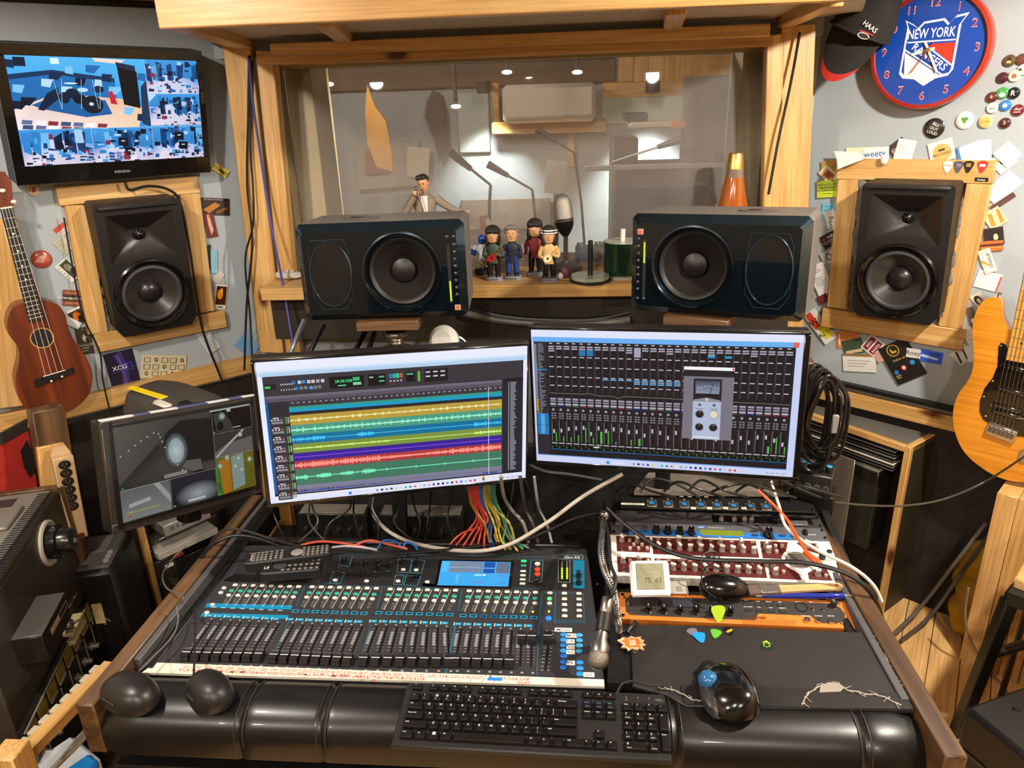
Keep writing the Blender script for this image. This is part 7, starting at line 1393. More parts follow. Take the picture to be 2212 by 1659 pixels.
for px4,col,lb,cm in [
 (((375,118),(600,108),(600,200),(380,205)),'#e3d6b4','cream card behind the curled white paper',[('L',1,.4,.7,.8,.5,'#b0a488')]),
 (((482,125),(640,110),(665,200),(495,215)),'#e6e4e0','white card with big blue lowercase letters',[('T','weety',.45,.4,.6,'#1f6aa8'),('R',.3,.05,.7,.2,'#c8483a')]),
 (((635,115),(740,45),(790,130),(690,205)),'#3d2c28','dark brown card with pale letters behind the white one',[('T','ELIA',.5,.4,.4,'#b8a89c')]),
 (((712,52),(825,75),(800,205),(685,190)),'#e9e6e0','white business card standing above the pine frame',[('L',5,.1,.3,.7,.45,'#b9b6b0')]),
 (((898,105),(1045,42),(1095,185),(925,215)),'#e0dcd2','white coaster with brown lettering in a tan disc',[('E',.5,.42,.38,.42,'#d0a860'),('T','BROTHERS',.5,.3,.17,'#5a3a1c'),('R',.38,.5,.64,.6,'#4a3420')]),
 (((1085,115),(1110,110),(1115,190),(1095,195)),'#2f7fc8','thin blue strip between two white cards',[]),
 (((1095,130),(1220,62),(1290,180),(1130,215)),'#e9e7e2','blank white slip above the frame',[('L',2,.2,.4,.6,.6,'#ccc8c2')]),
 (((1200,80),(1292,60),(1325,205),(1225,215)),'#ecebe6','second white slip overlapping the blank one',[('L',2,.2,.4,.6,.6,'#d0ccc6')]),
 (((1330,150),(1430,58),(1498,170),(1395,250)),'#e6e2da','white card with faint lines at the frame corner',[('L',2,.5,.6,.8,.3,'#c09a8a')]),
 (((1312,195),(1400,112),(1478,205),(1345,300)),'#e4dfd2','white card with a black animal head mark',[('E',.42,.5,.09,.12,'#3a3634'),('E',.5,.5,.05,.08,'#e4dfd2'),('P',[(.32,.62),(.36,.7),(.4,.6)],'#3a3634'),('R',.75,.1,.98,.9,'#d8c68a')]),
 (((1300,400),(1440,232),(1495,365),(1290,495)),'#e6e5e2','large white letter with faint handwriting',[('L',3,.25,.45,.7,.5,'#b8b6b2')]),
 (((1290,495),(1450,400),(1462,425),(1330,520)),'#5a3a34','dark red card edge under the white letter',[]),
 (((1262,540),(1370,480),(1398,590),(1295,655)),'#e4c9a0','orange and white cut sticker',[('P',[(.1,.2),(.3,.9),(.5,.8),(.3,.1)],'#d88a34'),('P',[(.6,.1),(.8,.9),(.95,.8),(.8,.1)],'#d88a34')]),
 (((1260,640),(1385,615),(1390,735),(1262,745)),'#2a1c1a','dark photo with a red corner and a bell shape',[('R',0,.0,.3,.3,'#c8382c'),('E',.6,.45,.12,.2,'#d8c0a0'),('R',.4,.05,.95,.3,'#1a1412')]),
 (((1238,722),(1388,702),(1384,775),(1240,780)),'#c8682a','orange sunset card with a dark band',[('R',0,.5,1,.7,'#4a2218'),('R',0,.3,1,.36,'#e8a860')]),
 (((1228,775),(1300,758),(1345,900),(1262,930)),'#e2dccc','cream card with vertical printed name and an orange dash',[('L',4,.1,.3,.8,.2,'#8a8478'),('P',[(.0,.5),(.6,.25),(.62,.32),(.05,.62)],'#d8962a'),('T','CHARLIE',.82,.5,.16,'#4a4640',90)]),
 (((1217,890),(1378,932),(1345,1042),(1205,1005)),'#e6e3de','white card with a red edge tied by black wire',[('R',.93,0,1,.9,'#c8544a'),('L',4,.08,.5,.85,.3,'#a8a49e')]),
 (((1185,1062),(1240,1038),(1282,1105),(1205,1155)),'#d8cfc0','drawing of a dark haired face by the guitar horn',[('E',.45,.5,.3,.38,'#2a2422'),('E',.48,.42,.17,.22,'#e0d8cc')]),
 (((1165,1150),(1205,1120),(1215,1270),(1160,1260)),'#5a4a44','dark patterned card behind the guitar horn',[('E',.5,.3,.3,.15,'#d8d0c4')]),
 (((1150,1280),(1205,1250),(1205,1390),(1140,1400)),'#dcd8d0','white card half hidden behind the guitar body',[('L',4,.1,.2,.8,.7,'#b0aca6')]),
 (((240,215),(330,178),(330,300),(205,300)),'#b8924a','gold card curled over the frame corner',[('T','GOLD',.6,.5,.2,'#8a6a30')]),
 (((182,285),(262,225),(335,310),(305,362)),'#e0cfa4','cream flyer with an orange guitar amplifier shape',[('P',[(.15,.2),(.2,.75),(.8,.8),(.9,.3)],'#b86a34'),('P',[(.25,.3),(.3,.65),(.7,.7),(.78,.38)],'#8a4420')]),
 (((192,330),(325,318),(325,430),(192,437)),'#9aa832','lime green card with dark print',[('R',0,0,1,.35,'#c8d838'),('T','AGE NETWORK',.5,.7,.16,'#3a4212'),('T','HARDWARE',.5,.52,.16,'#3a4212'),('L',2,.3,.2,.4,.6,'#4a521c')]),
 (((228,472),(320,470),(315,572),(218,570)),'#6fb4d2','pale blue card with small printed name beside the frame',[('T','J.D. Her',.45,.76,.13,'#2a5a78'),('L',4,.1,.15,.5,.6,'#3f86a8')]),
 (((262,530),(320,500),(312,640),(240,655)),'#e2e0da','white note with long handwriting beside the frame',[('T','Having',.5,.3,.3,'#4a4846',75)]),
 (((212,690),(310,635),(325,725),(240,770)),'#221c1a','black coupon reading 40 free',[('T','40',.2,.62,.24,'#d8382c'),('T','FREE',.62,.62,.24,'#e8e4de'),('R',.05,.45,.95,.49,'#c9c4bc'),('R',.05,.3,.9,.36,'#a8a29a'),('E',.6,.1,.12,.1,'#c89a3a')]),
 (((205,800),(295,760),(300,840),(240,865)),'#b9b4ae','grey pencil drawing card',[('E',.6,.5,.25,.35,'#6a6662'),('E',.6,.5,.15,.2,'#b9b4ae')]),
 (((185,880),(270,838),(262,1035),(148,1075)),'#e4e4e2','white letter with red initials',[('T','HCV',.45,.74,.13,'#c8382c'),('L',5,.15,.3,.55,.6,'#a8aab0')]),
 (((182,1078),(260,1040),(258,1098),(222,1120)),'#6a2a28','maroon card corner below the white letter',[('L',2,.2,.4,.6,.5,'#9a6058')]),
 (((118,1180),(185,1138),(312,1330),(235,1388)),'#e2e0d6','white card with red and yellow block lettering',[('R',.06,.5,.55,.98,'#c8401c'),('T','W',.3,.6,.24,'#3a1410'),('R',.28,.12,.95,.48,'#d8c81c'),('T','AZOO',.62,.22,.17,'#1c4a2a')]),
 (((310,1288),(472,1290),(462,1400),(325,1400)),'#c9783a','orange oval sticker with a line drawn face',[('E',.62,.5,.2,.3,'#a85a24'),('E',.62,.5,.17,.26,'#cf8040'),('R',.1,.2,.16,.8,'#e8e0d0')]),
 (((345,1350),(475,1335),(500,1420),(372,1455)),'#3a4a3a','dark green card under the orange sticker',[('R',.1,.1,.9,.3,'#c8b48a')]),
 (((358,1428),(565,1442),(572,1552),(358,1548)),'#dcdbd6','white postcard with small centred text',[('R',0,.85,1,1,'#8a6a3a'),('L',3,.15,.3,.6,.7,'#8f8c88')]),
 (((480,1385),(540,1308),(630,1375),(545,1462)),'#e0dcd8','square maroon and white logo sticker',[('R',.08,.56,.92,.92,'#7a1c2a'),('T','IHTA',.5,.64,.24,'#ece6e2'),('R',.08,.1,.92,.46,'#7a1c2a'),('T','BAZZA',.5,.18,.22,'#ece6e2')]),
 (((548,1440),(600,1410),(615,1480),(590,1495)),'#c89a8a','pale pink card edge beside the square sticker',[]),
 (((600,1395),(765,1325),(890,1560),(695,1645)),'#1c1916','black flyer with a gold ring logo and follow us',[('E',.42,.82,.2,.15,'#c8a02c'),('E',.42,.82,.17,.13,'#1c1916'),('P',[(.32,.82),(.36,.9),(.4,.8),(.52,.8),(.5,.75),(.36,.75)],'#c8a02c'),('T','Follow us',.45,.55,.075,'#c8a85c'),('E',.16,.3,.07,.06,'#2f78c8'),('E',.45,.34,.08,.065,'#d8484a'),('E',.45,.34,.05,.04,'#e8d8d8'),('E',.78,.38,.08,.06,'#2f8ad8'),('L',2,.08,.14,.19,.2,'#a89058')]),
 (((765,1395),(860,1410),(850,1465),(760,1455)),'#d0cec8','die cut grey script sticker on the black flyer',[('T','Roxy',.5,.3,.7,'#4a4a4c')]),
 (((825,1398),(1005,1432),(985,1505),(855,1478)),'#2a5ac8','shiny blue foil sticker under the pine frame',[('P',[(.1,.4),(.8,.3),(.85,.45),(.15,.6)],'#b8cce8'),('R',.2,.7,.9,.85,'#1c3a8c')]),
 (((1000,1445),(1140,1420),(1205,1400),(1150,1505)),'#cfccc6','black and white striped photo under the frame corner',[('P',[(.1,.1),(.3,.9),(.42,.9),(.22,.1)],'#2a2826'),('P',[(.5,.1),(.7,.9),(.8,.9),(.6,.1)],'#3a3836')]),
 (((1150,1395),(1205,1370),(1205,1490),(1150,1480)),'#e0deda','white sheet corner behind the striped photo',[])]:
 card(WR,L3(*px4),col,lb,cm,group=G_)
def curl():
 OF = .032;o = T('curled_paper','curled white paper taped over the pine frame corner','paper');vs = [];fs = []
 q = [WR.loc(*p,OF) for p in L3((300,138),(470,142),(490,190),(352,248))]
 for i in range(9):
  t = i / 8
  for j in range(7):
   s_ = j / 6;a = Vector(q[0]).lerp(Vector(q[1]),t);b = Vector(q[3]).lerp(Vector(q[2]),t);p = a.lerp(b,s_);w_ = WR.w(p.x,p.y,OF + .035 * s_ * s_ * (1 - t));vs.append(tuple(w_))
 fs = [(i * 7 + j,i * 7 + j + 1,(i + 1) * 7 + j + 1,(i + 1) * 7 + j) for i in range(8) for j in range(6)]
 n = len(vs);vs += [(x + WR.n.x * -.0006,y + WR.n.y * -.0006,z) for x,y,z in vs];fs += [tuple(k + n for k in f[::-1]) for f in fs]
 MB().add(vs,fs).build('sheet',mat('#e2ddd2',.55),o)
 h = WR.loc(1910,345,OF);MB().sph(tuple(WR.w(h[0],h[1],.03)),(.012,.010,.016),12,8).build('white_hook',WHT(),o)
curl()
for u,col,lb,cm in ((2047,'#e0dcd4','white guitar pick stuck on the pine frame',[('T','Fender',.5,.55,.2,'#6a6662')]),(2070,'#55525a','grey guitar pick stuck on the pine frame',[('T','.73',.5,.5,.3,'#b8b4bc')]),(2092,'#1c1410','dark tortoise guitar pick stuck on the pine frame',[('R',.3,.5,.7,.6,'#c8a040'),('R',.3,.65,.7,.75,'#c8a040')]),(2122,'#b8302a','red guitar pick stuck on the pine frame',[('R',.25,.5,.75,.7,'#e8d8d4')])):
 a,z = WR.loc(u,360,.024);o = T('guitar_pick',lb,'guitar pick',WR.w(a,z,.0235),(0,0,WR.yaw),'guitar picks on the frame');MB().prism([(x * .0155,y * .018) for x,y in PK],0,.001,axis='Y').build('blade',mat(col,.35,var=.05),o);draw(cm,.03,.036).build('print',PRINT(),o,(0,-.001,0))
a,z = WR.loc(2120,388,.024);o = T('sticker','tiny black label with white script on the frame corner','sticker',WR.w(a,z,.0235),(0,0,WR.yaw));MB().box((0,0,0),(.034,.001,.011),.003).build('label',BLK(),o);draw([('T','Dunlop',.5,.25,.6,'#e8e4de')],.034,.011).build('print',PRINT(),o,(0,-.0006,0))
# ================================================================== electric guitar
def strat():
 OF = .15;o = T('electric_guitar','butterscotch electric guitar with black pickguard hanging at the picture edge','guitar',WR.p,(0,0,WR.yaw))
 O = lambda pts,f=OF: [WR.loc(u,v,f) for u,v in pts]
 out = [(2151,646),(2160,655),(2163,683),(2172,706),(2188,722),(2215,738),(2245,728),(2262,705),(2275,700),(2290,715),(2300,745),(2292,800),(2310,850),(2325,900),(2315,960),(2285,1010),(2240,1033),(2195,1037),(2156,1027),(2123,1008),(2095,985),(2076,958),(2065,924),(2063,888),(2073,855),(2093,827),(2105,800),(2108,766),(2105,719),(2108,689),(2118,664),(2134,648)]
 P = [(p.x,p.y) for p in catmull([Vector((*q,0)) for q in O(out)],3,True)]
 bod = MB().prism(P,OF - .044,OF,axis='Y',b=.005).build('body',wood('butterscotch','#d3871f','#d88d26','#dc932c',0,rough=.2,knots=False,coat=.9,ring=6),o)
 pg = [(2158,748),(2163,740),(2172,744),(2185,768),(2200,778),(2230,782),(2262,792),(2280,840),(2268,900),(2240,948),(2195,940),(2170,932),(2150,925),(2137,914),(2124,905),(2117,888),(2118,865),(2128,838),(2146,815),(2156,790)]
 MB().prism([tuple(q) for q in O(pg)],OF,OF + .002,axis='Y',b=.0006).build('pickguard',BLKG(),o)
 nk = O([(2172,778),(2226,788),(2272,548),(2222,534)],OF + .012);MB().prism(nk,OF + .0,OF + .012,axis='Y',b=.002).build('neck',wood('maple_neck','#c9923f','#d4a04c','#dcad5e',2,rough=.3,knots=False,coat=.6),o)
 def al(t,e): a = Vector(nk[0]).lerp(Vector(nk[3]),t);b = Vector(nk[1]).lerp(Vector(nk[2]),t);return a.lerp(b,e)
 for i in range(13):
  t = 1 - (1.06 ** -(12 - i)) * 0 - (12 - i) * .083 + .05;a,b = al(t,.02),al(t,.98)
  if 0 < t < 1: MB().tube([(a.x,-OF - .0125,a.y),(b.x,-OF - .0125,b.y)],.001,5,k=1).build('fret',mat('#b8a468',.3,metal=.7),o)
  if i in (1,3,5,7,10): p = al(t + .04,.5);MB().lathe([(0,.001),(.0032,.001)],10,(p.x,-OF - .012,p.y),'Y',cap=False).build('fret_dot',BLK(),o)
 for c0,c1 in (((2158,788),(2216,802)),((2150,835),(2208,852)),((2143,872),(2196,888)),((2144,886),(2192,900))):
  p,q = O([c0,c1],OF);ang = math.degrees(math.atan2(q[1] - p[1],q[0] - p[0]));k = MB().box((0,0,0),(.075,.008,.016),.004).build('pickup',BLKG(),o,((p[0] + q[0]) / 2 + .008,-OF - .004,(p[1] + q[1]) / 2),(0,-ang,0))
  pm = MB().lathe([(.0026,0),(.0022,.002),(0,.0024)],10,axis='Y').mesh('pole_piece',CHR())
  for i in range(6): ob('pole_piece',pm,k,(-.026 + i * .0105,-.004,0))
 p,q = O([(2140,925),(2188,942)],OF);ang = math.degrees(math.atan2(q[1] - p[1],q[0] - p[0]));k = MB().box((0,0,0),(.075,.010,.038),.002).build('bridge',CHR(),o,((p[0] + q[0]) / 2,-OF - .005,(p[1] + q[1]) / 2),(0,-ang,0))
 for i in range(6): MB().box((-.028 + i * .0112,-.008,.004),(.009,.006,.02),.001).build('saddle',STEEL(),k)
 bx0,bz0 = (p[0] + q[0]) / 2,(p[1] + q[1]) / 2
 for i in range(6): a = al(1,.08 + .17 * i);MB().tube([(bx0 - .026 + .0105 * i,-OF - .014,bz0 + .004),(a.x,-OF - .016,a.y)],.0007,5,k=1).build('string',STEEL(),o)
 for u,v in ((2162,747),(2144,823),(2125,857),(2129,899),(2142,875)): x,z = O([(u,v)],OF)[0];MB().lathe([(.0032,0),(.002,.0012),(0,.0014)],10,(x,-OF - .002,z),'Y').build('screw',CHR(),o)
 x,z = O([(2153,648)],OF)[0];MB().lathe([(.006,0),(.004,.004),(.006,.012),(0,.013)],12,(x,-OF + .02,z + .006),'Z').build('strap_button',CHR(),o)
 x,z = O([(2212,905)],OF)[0];MB().tube([(x - .02,-OF - .004,z),(x + .02,-OF - .012,z + .008)],.003,8).build('tremolo_arm',CHR(),o)
 x,z = O([(2211,985)],OF)[0];MB().prism(circ(x,z,.012,.022,16),OF,OF + .004,axis='Y').build('jack_plate',CHR(),o)
strat()
# ================================================================== maple block, rack, stool and case at the far side
def mblock():
 o = T('wooden_block','tall pale maple block standing on the floor under the guitar','wooden block');x0 = 1.215;a = onp(2070,1420,(0,1.93,0),Vector((.3,1,0)));
 c = onz(2071,1424,0);o.location = (c.x,c.y,0);o.rotation_euler = (0,0,R_(-40));h = .60
 cols = ['#d9a862','#e0b272','#d09a54','#e4ba7c','#d8a664','#ddb070']
 for i in range(6): MB().box((.0,0,0),(.052,.17,h),.0015).build('stave',wood('maple_stave_%d' % (i % 3),cols[i % 3],cols[(i + 1) % 6],cols[(i + 3) % 6],2,rough=.4,knots=False,ring=6),o,(.026 + i * .0535,.085,h / 2))
mblock()
rr_,bx,sx,sy,L2_,dep,fp = siderack('equipment_rack','dark rack cabinet with pine edges beside the maple block',(1968,968),(2056,920),(1822,930),.64,0,1)
for i in range(7): MB().box((sx * (L2_ / 2 + .02),sy * (.12 + .0),0),(L2_ - .05,.24,.004),.001).build('record_sleeve',mat(('#3a3633','#1a1816','#5a5550','#24211f','#c9c2b6','#4a4540','#2a2624')[i],.5),rr_,(0,0,.605 - i * .011))
bx('glass_case',.10,L2_ - .02,.03,.22,.20,.50,mat('#2c2a22',.2,coat=.8));bx('glass_case_top',.10,L2_ - .02,.03,.22,.50,.508,mat('#b4aea2',.3));bx('clear_sheet',.16,.24,-.02,-.014,.12,.54,mat('#6b635a',.15,coat=.9))
def hpamp():
 z = .86;a,b = onz(1740,1000,z),onz(1784,1020,z);c = (a + b) / 2;o = T('headphone_amplifier','small black headphone amplifier with four blue topped knobs','amplifier',(c.x,c.y,z - .065),(0,0,-24));
 MB().box((.0,.012,.03),(.085,.085,.06),.003).build('case',mat('#1c1b1b',.45),o);MB().box((0,.02,-.03),(.1,.07,.06),.002).build('foot',BLK(),o)
 for i,(u,v) in enumerate(((1734,997),(1752,1003),(1770,1010),(1788,1016))): k = MB().lathe([(.0075,0),(.0075,.014),(.0065,.016)],16,(0,0,0),cap=True).build('knob',BLK(),o,(-.030 + i * .020,-.004,.06));MB().lathe([(.0072,.0162),(0,.0168)],16,cap=False).build('blue_cap',mat('#1f9ad8',.4,var=0),k)
 for i in range(4): MB().lathe([(.0085,0),(.0085,.004),(.005,.004),(.005,.001),(0,.001)],16,(-.030 + i * .020,-.0305,.028),'Y').build('jack_socket',mat('#4a4846',.4),o)
hpamp()
def coil():
 o = T('cable_coil','hanging coil of black cable beside the mixer screen','cable');random.seed(9);QT = ony(1786,800,1.6);QB = ony(1786,1000,1.6)
 for k in range(11):
  dx = random.uniform(-.022,.022);w_ = .028 + random.random() * .016;zt = QT.z + random.uniform(-.02,.015);zb = QB.z + random.uniform(-.03,.06);y = 1.6 + random.uniform(-.02,.02);cx = QT.x + dx
  MB().tube([(cx,y,zt),(cx + w_ * .7,y + .01,zt - .03),(cx + w_,y,(zt + zb) / 2 + .03),(cx + w_ * .8,y - .01,zb + .03),(cx + .0,y,zb),(cx - w_ * .8,y + .01,zb + .04),(cx - w_,y,(zt + zb) / 2),(cx - w_ * .6,y - .01,zt - .02)],.0042,7,closed=True,k=5).build('loop',mat('#141212',.32),o)
 MB().box((QT.x + .02,1.565,(QT.z + QB.z) / 2),(.014,.008,.045),.002).build('plastic_tag',mat('#8d8a86',.2,coat=.8),o);MB().box((QT.x - .045,1.63,QT.z - .01),(.05,.04,.05),.004).build('hook_block',walnut(0),o);MB().box((QT.x - .045,1.65,QT.z / 2),(.03,.03,QT.z),.003).build('post',walnut(2),o)
coil()
def stool():
 o = T('metal_stool','black square tube metal stool beside the desk','stool');m = BLK();z = .52
 A = onz(2182,1295,z);dirx = Vector((.55,-.83,0));B = A + Vector((.32,-.18,0));C_ = A + Vector((-.0,.0,0))
 f0 = onz(2068,1575,.02)
 def tubeb(name,p,q,w_=.03): board(name,p,q,w_,w_,m,parent=o,up=(0,1,0) if abs((Vector(q) - Vector(p)).normalized().y) < .9 else (0,0,1),b=.003)
 tubeb('leg',A,Vector((f0.x,f0.y,.0)),.032);tubeb('seat_rail',A + Vector((-.01,0,.012)),A + Vector((.26,-.22,.012)),.035);D_ = A + Vector((.16,.16,0));tubeb('leg',D_,D_ + Vector((.03,.06,-z)),.014);E_ = A + Vector((.30,-.2,0));tubeb('leg',E_,Vector((E_.x + .05,E_.y - .12,0)),.03);tubeb('seat_rail',A,D_,.03)
 p = A.lerp(Vector((f0.x,f0.y,0)),.38);MB().tube([p,p + Vector((.3,.1,.02))],.013,10).build('cross_bar',m,o)
 MB().box((A.x + .215,A.y + .03,z + .035),(.30,.28,.03),.004,rot=(0,0,-40)).build('seat',maple(0),o)
stool()
def floorcase():
 z = .36;a,b = onz(2082,1525,z),onz(2212,1478,z);d = (b - a).normalized();ang = math.degrees(math.atan2(d.y,d.x));o = T('amplifier_case','black vinyl amplifier case with metal corner on the floor','amplifier case',(a.x,a.y,0),(0,0,ang));
 MB().box((.26,-.17,z / 2),(.52,.34,z),.012).build('case',mat('#1c1a1b',.45,bump=.15,scale=250),o);MB().box((.24,-.06,z + .004),(.1,.05,.01),.003).build('handle',mat('#b08a3c',.3,metal=.9),o)
 MB().sph((.33,-.0,z),.03,14,8).build('corner_cap',mat('#c9c4ba',.35),o)
 for i in range(5): MB().box((-.002,-.17,.05 + i * .05),(.004,.3,.006),.001).build('grille_bar',mat('#5a5550',.4,metal=.4),o)
 MB().lathe([(.008,0),(.006,.004),(0,.005)],10,(.1,-.05,z)).build('rivet',BLK(),o)
floorcase()
def foam():
 o = T('foam_cushion','rumpled yellow foam cushion behind the maple block','cushion');c = onz(2118,1235,.25);random.seed(4);m = MB();
 for i in range(12): m.sph((c.x + random.uniform(-.02,.02),c.y + .02 + random.uniform(-.02,.02),.06 + i * .02),(.045,.045,.06),12,8)
 m.build('foam',mat('#a8821a',.9,var=.3,scale=30,bump=.5),o)
foam()
# ================================================================== figures and things on the window sill
def sp(u,v): return onz(u,v,SILLZ)
SK = mat('#c99468',.5,var=.05)
def figure(name,label,px,h,head,hair,hairm,top,topm,legm,extra=None,base=None,basetxt=None,rz=0,group='bobblehead figurines on the window sill'):
 p = sp(*px);o = T(name,label,'figurine',(p.x,p.y,SILLZ),(0,0,rz),group);k = h / .18
 zb = .012 * k if base else 0
 if base:
  loft([(0,0,0,.030 * k,.026 * k,.85),(.010 * k,0,0,.029 * k,.025 * k,.85),(.012 * k,0,0,.027 * k,.023 * k,.85)],22).build('base',mat(base,.5),o)
  if basetxt: c = Cv();c.text(basetxt,0,-.003 * k,.0085 * k,'#2a2826');c.build('name_print',PRINT(),o,(0,-.0262 * k,.006 * k))
 # one continuous body: torso, arms and legs skinned as tubes that merge, clothed in parts
 for s_ in (-1,1):
  MB().tube([(s_ * .010 * k,0,zb + .066 * k),(s_ * .012 * k,0,zb + .035 * k),(s_ * .013 * k,0,zb + .008 * k)],lambda t: (.0115 - .003 * t) * k,10).build('trouser_leg',legm,o)
  loft([(0,s_ * .014 * k,-.006 * k,.0085 * k,.013 * k,.9),(.007 * k,s_ * .014 * k,-.005 * k,.008 * k,.012 * k,.9),(.011 * k,s_ * .014 * k,0,.005 * k,.006 * k,1)],12).build('shoe',BLK(),o,(0,0,zb))
 loft([(zb + .045 * k,0,0,.021 * k,.013 * k,.9),(zb + .065 * k,0,0,.0195 * k,.0125 * k,.9),(zb + .085 * k,0,0,.022 * k,.0135 * k,.9),(zb + .100 * k,0,0,.0235 * k,.013 * k,.9),(zb + .108 * k,0,0,.014 * k,.010 * k,1),(zb + .114 * k,0,0,.007 * k,.007 * k,1)],18).build('jacket',topm,o)
 for s_ in (-1,1):
  hand = (s_ * .012 * k,-.020 * k,zb + (.066 + .012 * (s_ > 0)) * k) if extra else (s_ * .030 * k,-.006 * k,zb + .058 * k)
  MB().tube([(s_ * .020 * k,0,zb + .102 * k),(s_ * .029 * k,-.002 * k,zb + .082 * k),(s_ * .028 * k,-.010 * k,zb + .070 * k),hand],lambda t: (.0075 - .002 * t) * k,9).build('sleeve',topm,o)
  MB().sph(hand,.0058 * k,10,7).build('hand',SK,o)
 hz = zb + .138 * k;hr = .0225 * k
 MB().lathe([(.007 * k,zb + .108 * k),(.006 * k,zb + .122 * k)],10).build('neck',SK,o)
 m = loft([(-.028 * k,0,-.003 * k,.007 * k,.008 * k,1),(-.022 * k,0,-.003 * k,.015 * k,.016 * k,.95),(-.008 * k,0,-.001 * k,.0195 * k,.019 * k,.95),(.008 * k,0,0,.021 * k,.020 * k,.95),(.020 * k,0,.002 * k,.017 * k,.017 * k,1),(.027 * k,0,.002 * k,.007 * k,.008 * k,1)],18)
 m.sph((0,-.020 * k,-.005 * k),(.0035 * k,.005 * k,.006 * k),8,6)
 for s_ in (-1,1): m.sph((s_ * .021 * k,.002 * k,-.003 * k),(.003 * k,.005 * k,.006 * k),8,6)
 hd = m.build('head',SK,o,(0,0,hz))
 c = Cv()
 for s_ in (-1,1): c.ell(s_ * .0075 * k,.001 * k,.003 * k,.0016 * k,'#efe8dc',n=10);c.ell(s_ * .0075 * k,.001 * k,.0014 * k,.0014 * k,'#2a1c14',n=8,l=1);c.line([(s_ * .0045 * k,.005 * k),(s_ * .0115 * k,.0055 * k)],.0015 * k,'#2a1c14',l=1)
 c.line([(-.005 * k,-.0145 * k),(.005 * k,-.0145 * k)],.0014 * k,'#8a3a2a');c.build('face_paint',PRINT(),hd,(0,-.0208 * k,0))
 hm = MB()
 if hair == 'shag':
  for i in range(34):
   g = 2 * PI * i / 34;
   if math.sin(g) < -.55: continue
   hm.sph((.020 * k * math.cos(g),.018 * k * math.sin(g) + .002 * k,-.012 * k - .004 * k * (i % 3)),(.0065 * k,.0065 * k,.017 * k),7,5)
  hm.sph((0,.003 * k,.010 * k),(.0255 * k,.0235 * k,.0215 * k),16,9,zmin=-.35)
  for x in (-.014,-.005,.004,.013): hm.sph((x * k,-.017 * k,.013 * k),(.0065 * k,.006 * k,.008 * k),8,6)
 elif hair == 'short':
  hm.sph((0,.005 * k,.007 * k),(.0245 * k,.0235 * k,.0235 * k),16,9,zmin=-.25)
  for x in (-.012,-.004,.004,.012): hm.sph((x * k,-.012 * k,.021 * k),(.007 * k,.009 * k,.007 * k),8,6)
 else:
  hm.sph((0,.003 * k,.010 * k),(.024 * k,.021 * k,.019 * k),14,8,zmin=-.2)
  for i in range(6): hm.sph((-.014 * k + i * .0055 * k,-.012 * k,.022 * k + .002 * k * math.sin(i)),(.006 * k,.010 * k,.007 * k),8,6)
 hm.build('hair',hairm,hd)
 if extra: extra(o,k,zb)
 return o
def gtr(col,neck='#7a4a22',ang=38):
 def f(o,k,zb):
  g = MB().prism(circ(0,0,.016 * k,.012 * k,18) if True else [],0,.005 * k,axis='Y');b = g.build('guitar_body',mat(col,.3),o,(-.004 * k,-.021 * k,zb + .066 * k),(0,-ang,0));MB().box((.030 * k,-.004 * k,0),(.040 * k,.003 * k,.005 * k)).build('guitar_neck',mat(neck,.4),b)
  MB().lathe([(0,.0052 * k),(.004 * k,.0052 * k)],10,(0,0,0),'Y',cap=False).build('guitar_hole',BLK(),b)
 return f
blk_hair = mat('#1c1512',.6,var=.3);
figure('bobblehead','shaggy black haired bobblehead in a green coat with a red guitar',(1068,604),.175,0,'shag',blk_hair,0,mat('#3c4f3e',.6),BLK(),gtr('#b3241c'),'#8d8a92','RONNIE')
figure('bobblehead','grey haired bobblehead in a navy shirt and blue trousers',(1108,602),.175,0,'short',mat('#77736e',.7,var=.3),0,mat('#1c2238',.6),mat('#1f3f8a',.6),None,'#8d8a92','CHARLIE')
figure('bobblehead','long haired bobblehead in a red jacket standing behind the patterned one',(1157,594),.185,0,'shag',blk_hair,0,mat('#7a1f1a',.6),BLK(),None,'#8d8a92','MICK')
kf = figure('bobblehead','headband wearing bobblehead in a patterned shirt with a cream guitar',(1187,606),.175,0,'shag',mat('#221814',.6,var=.3),0,mat('#c9a468',.6,var=.5,scale=300),BLK(),gtr('#e0cfa4','#c99a5c',40),'#8d8a92','KEITH',group='bobblehead figurines on the window sill')
kh = next(c for c in kf.children if c.name.startswith('head'))
for i,c in enumerate(('#e0dcd2','#1c1814','#e0dcd2')): MB().lathe([(.0262,.006 + i * .004),(.0266,.008 + i * .004),(.0262,.010 + i * .004)],24,sq=(1,.96),cap=False).build('headband',mat(c,.6),kh)
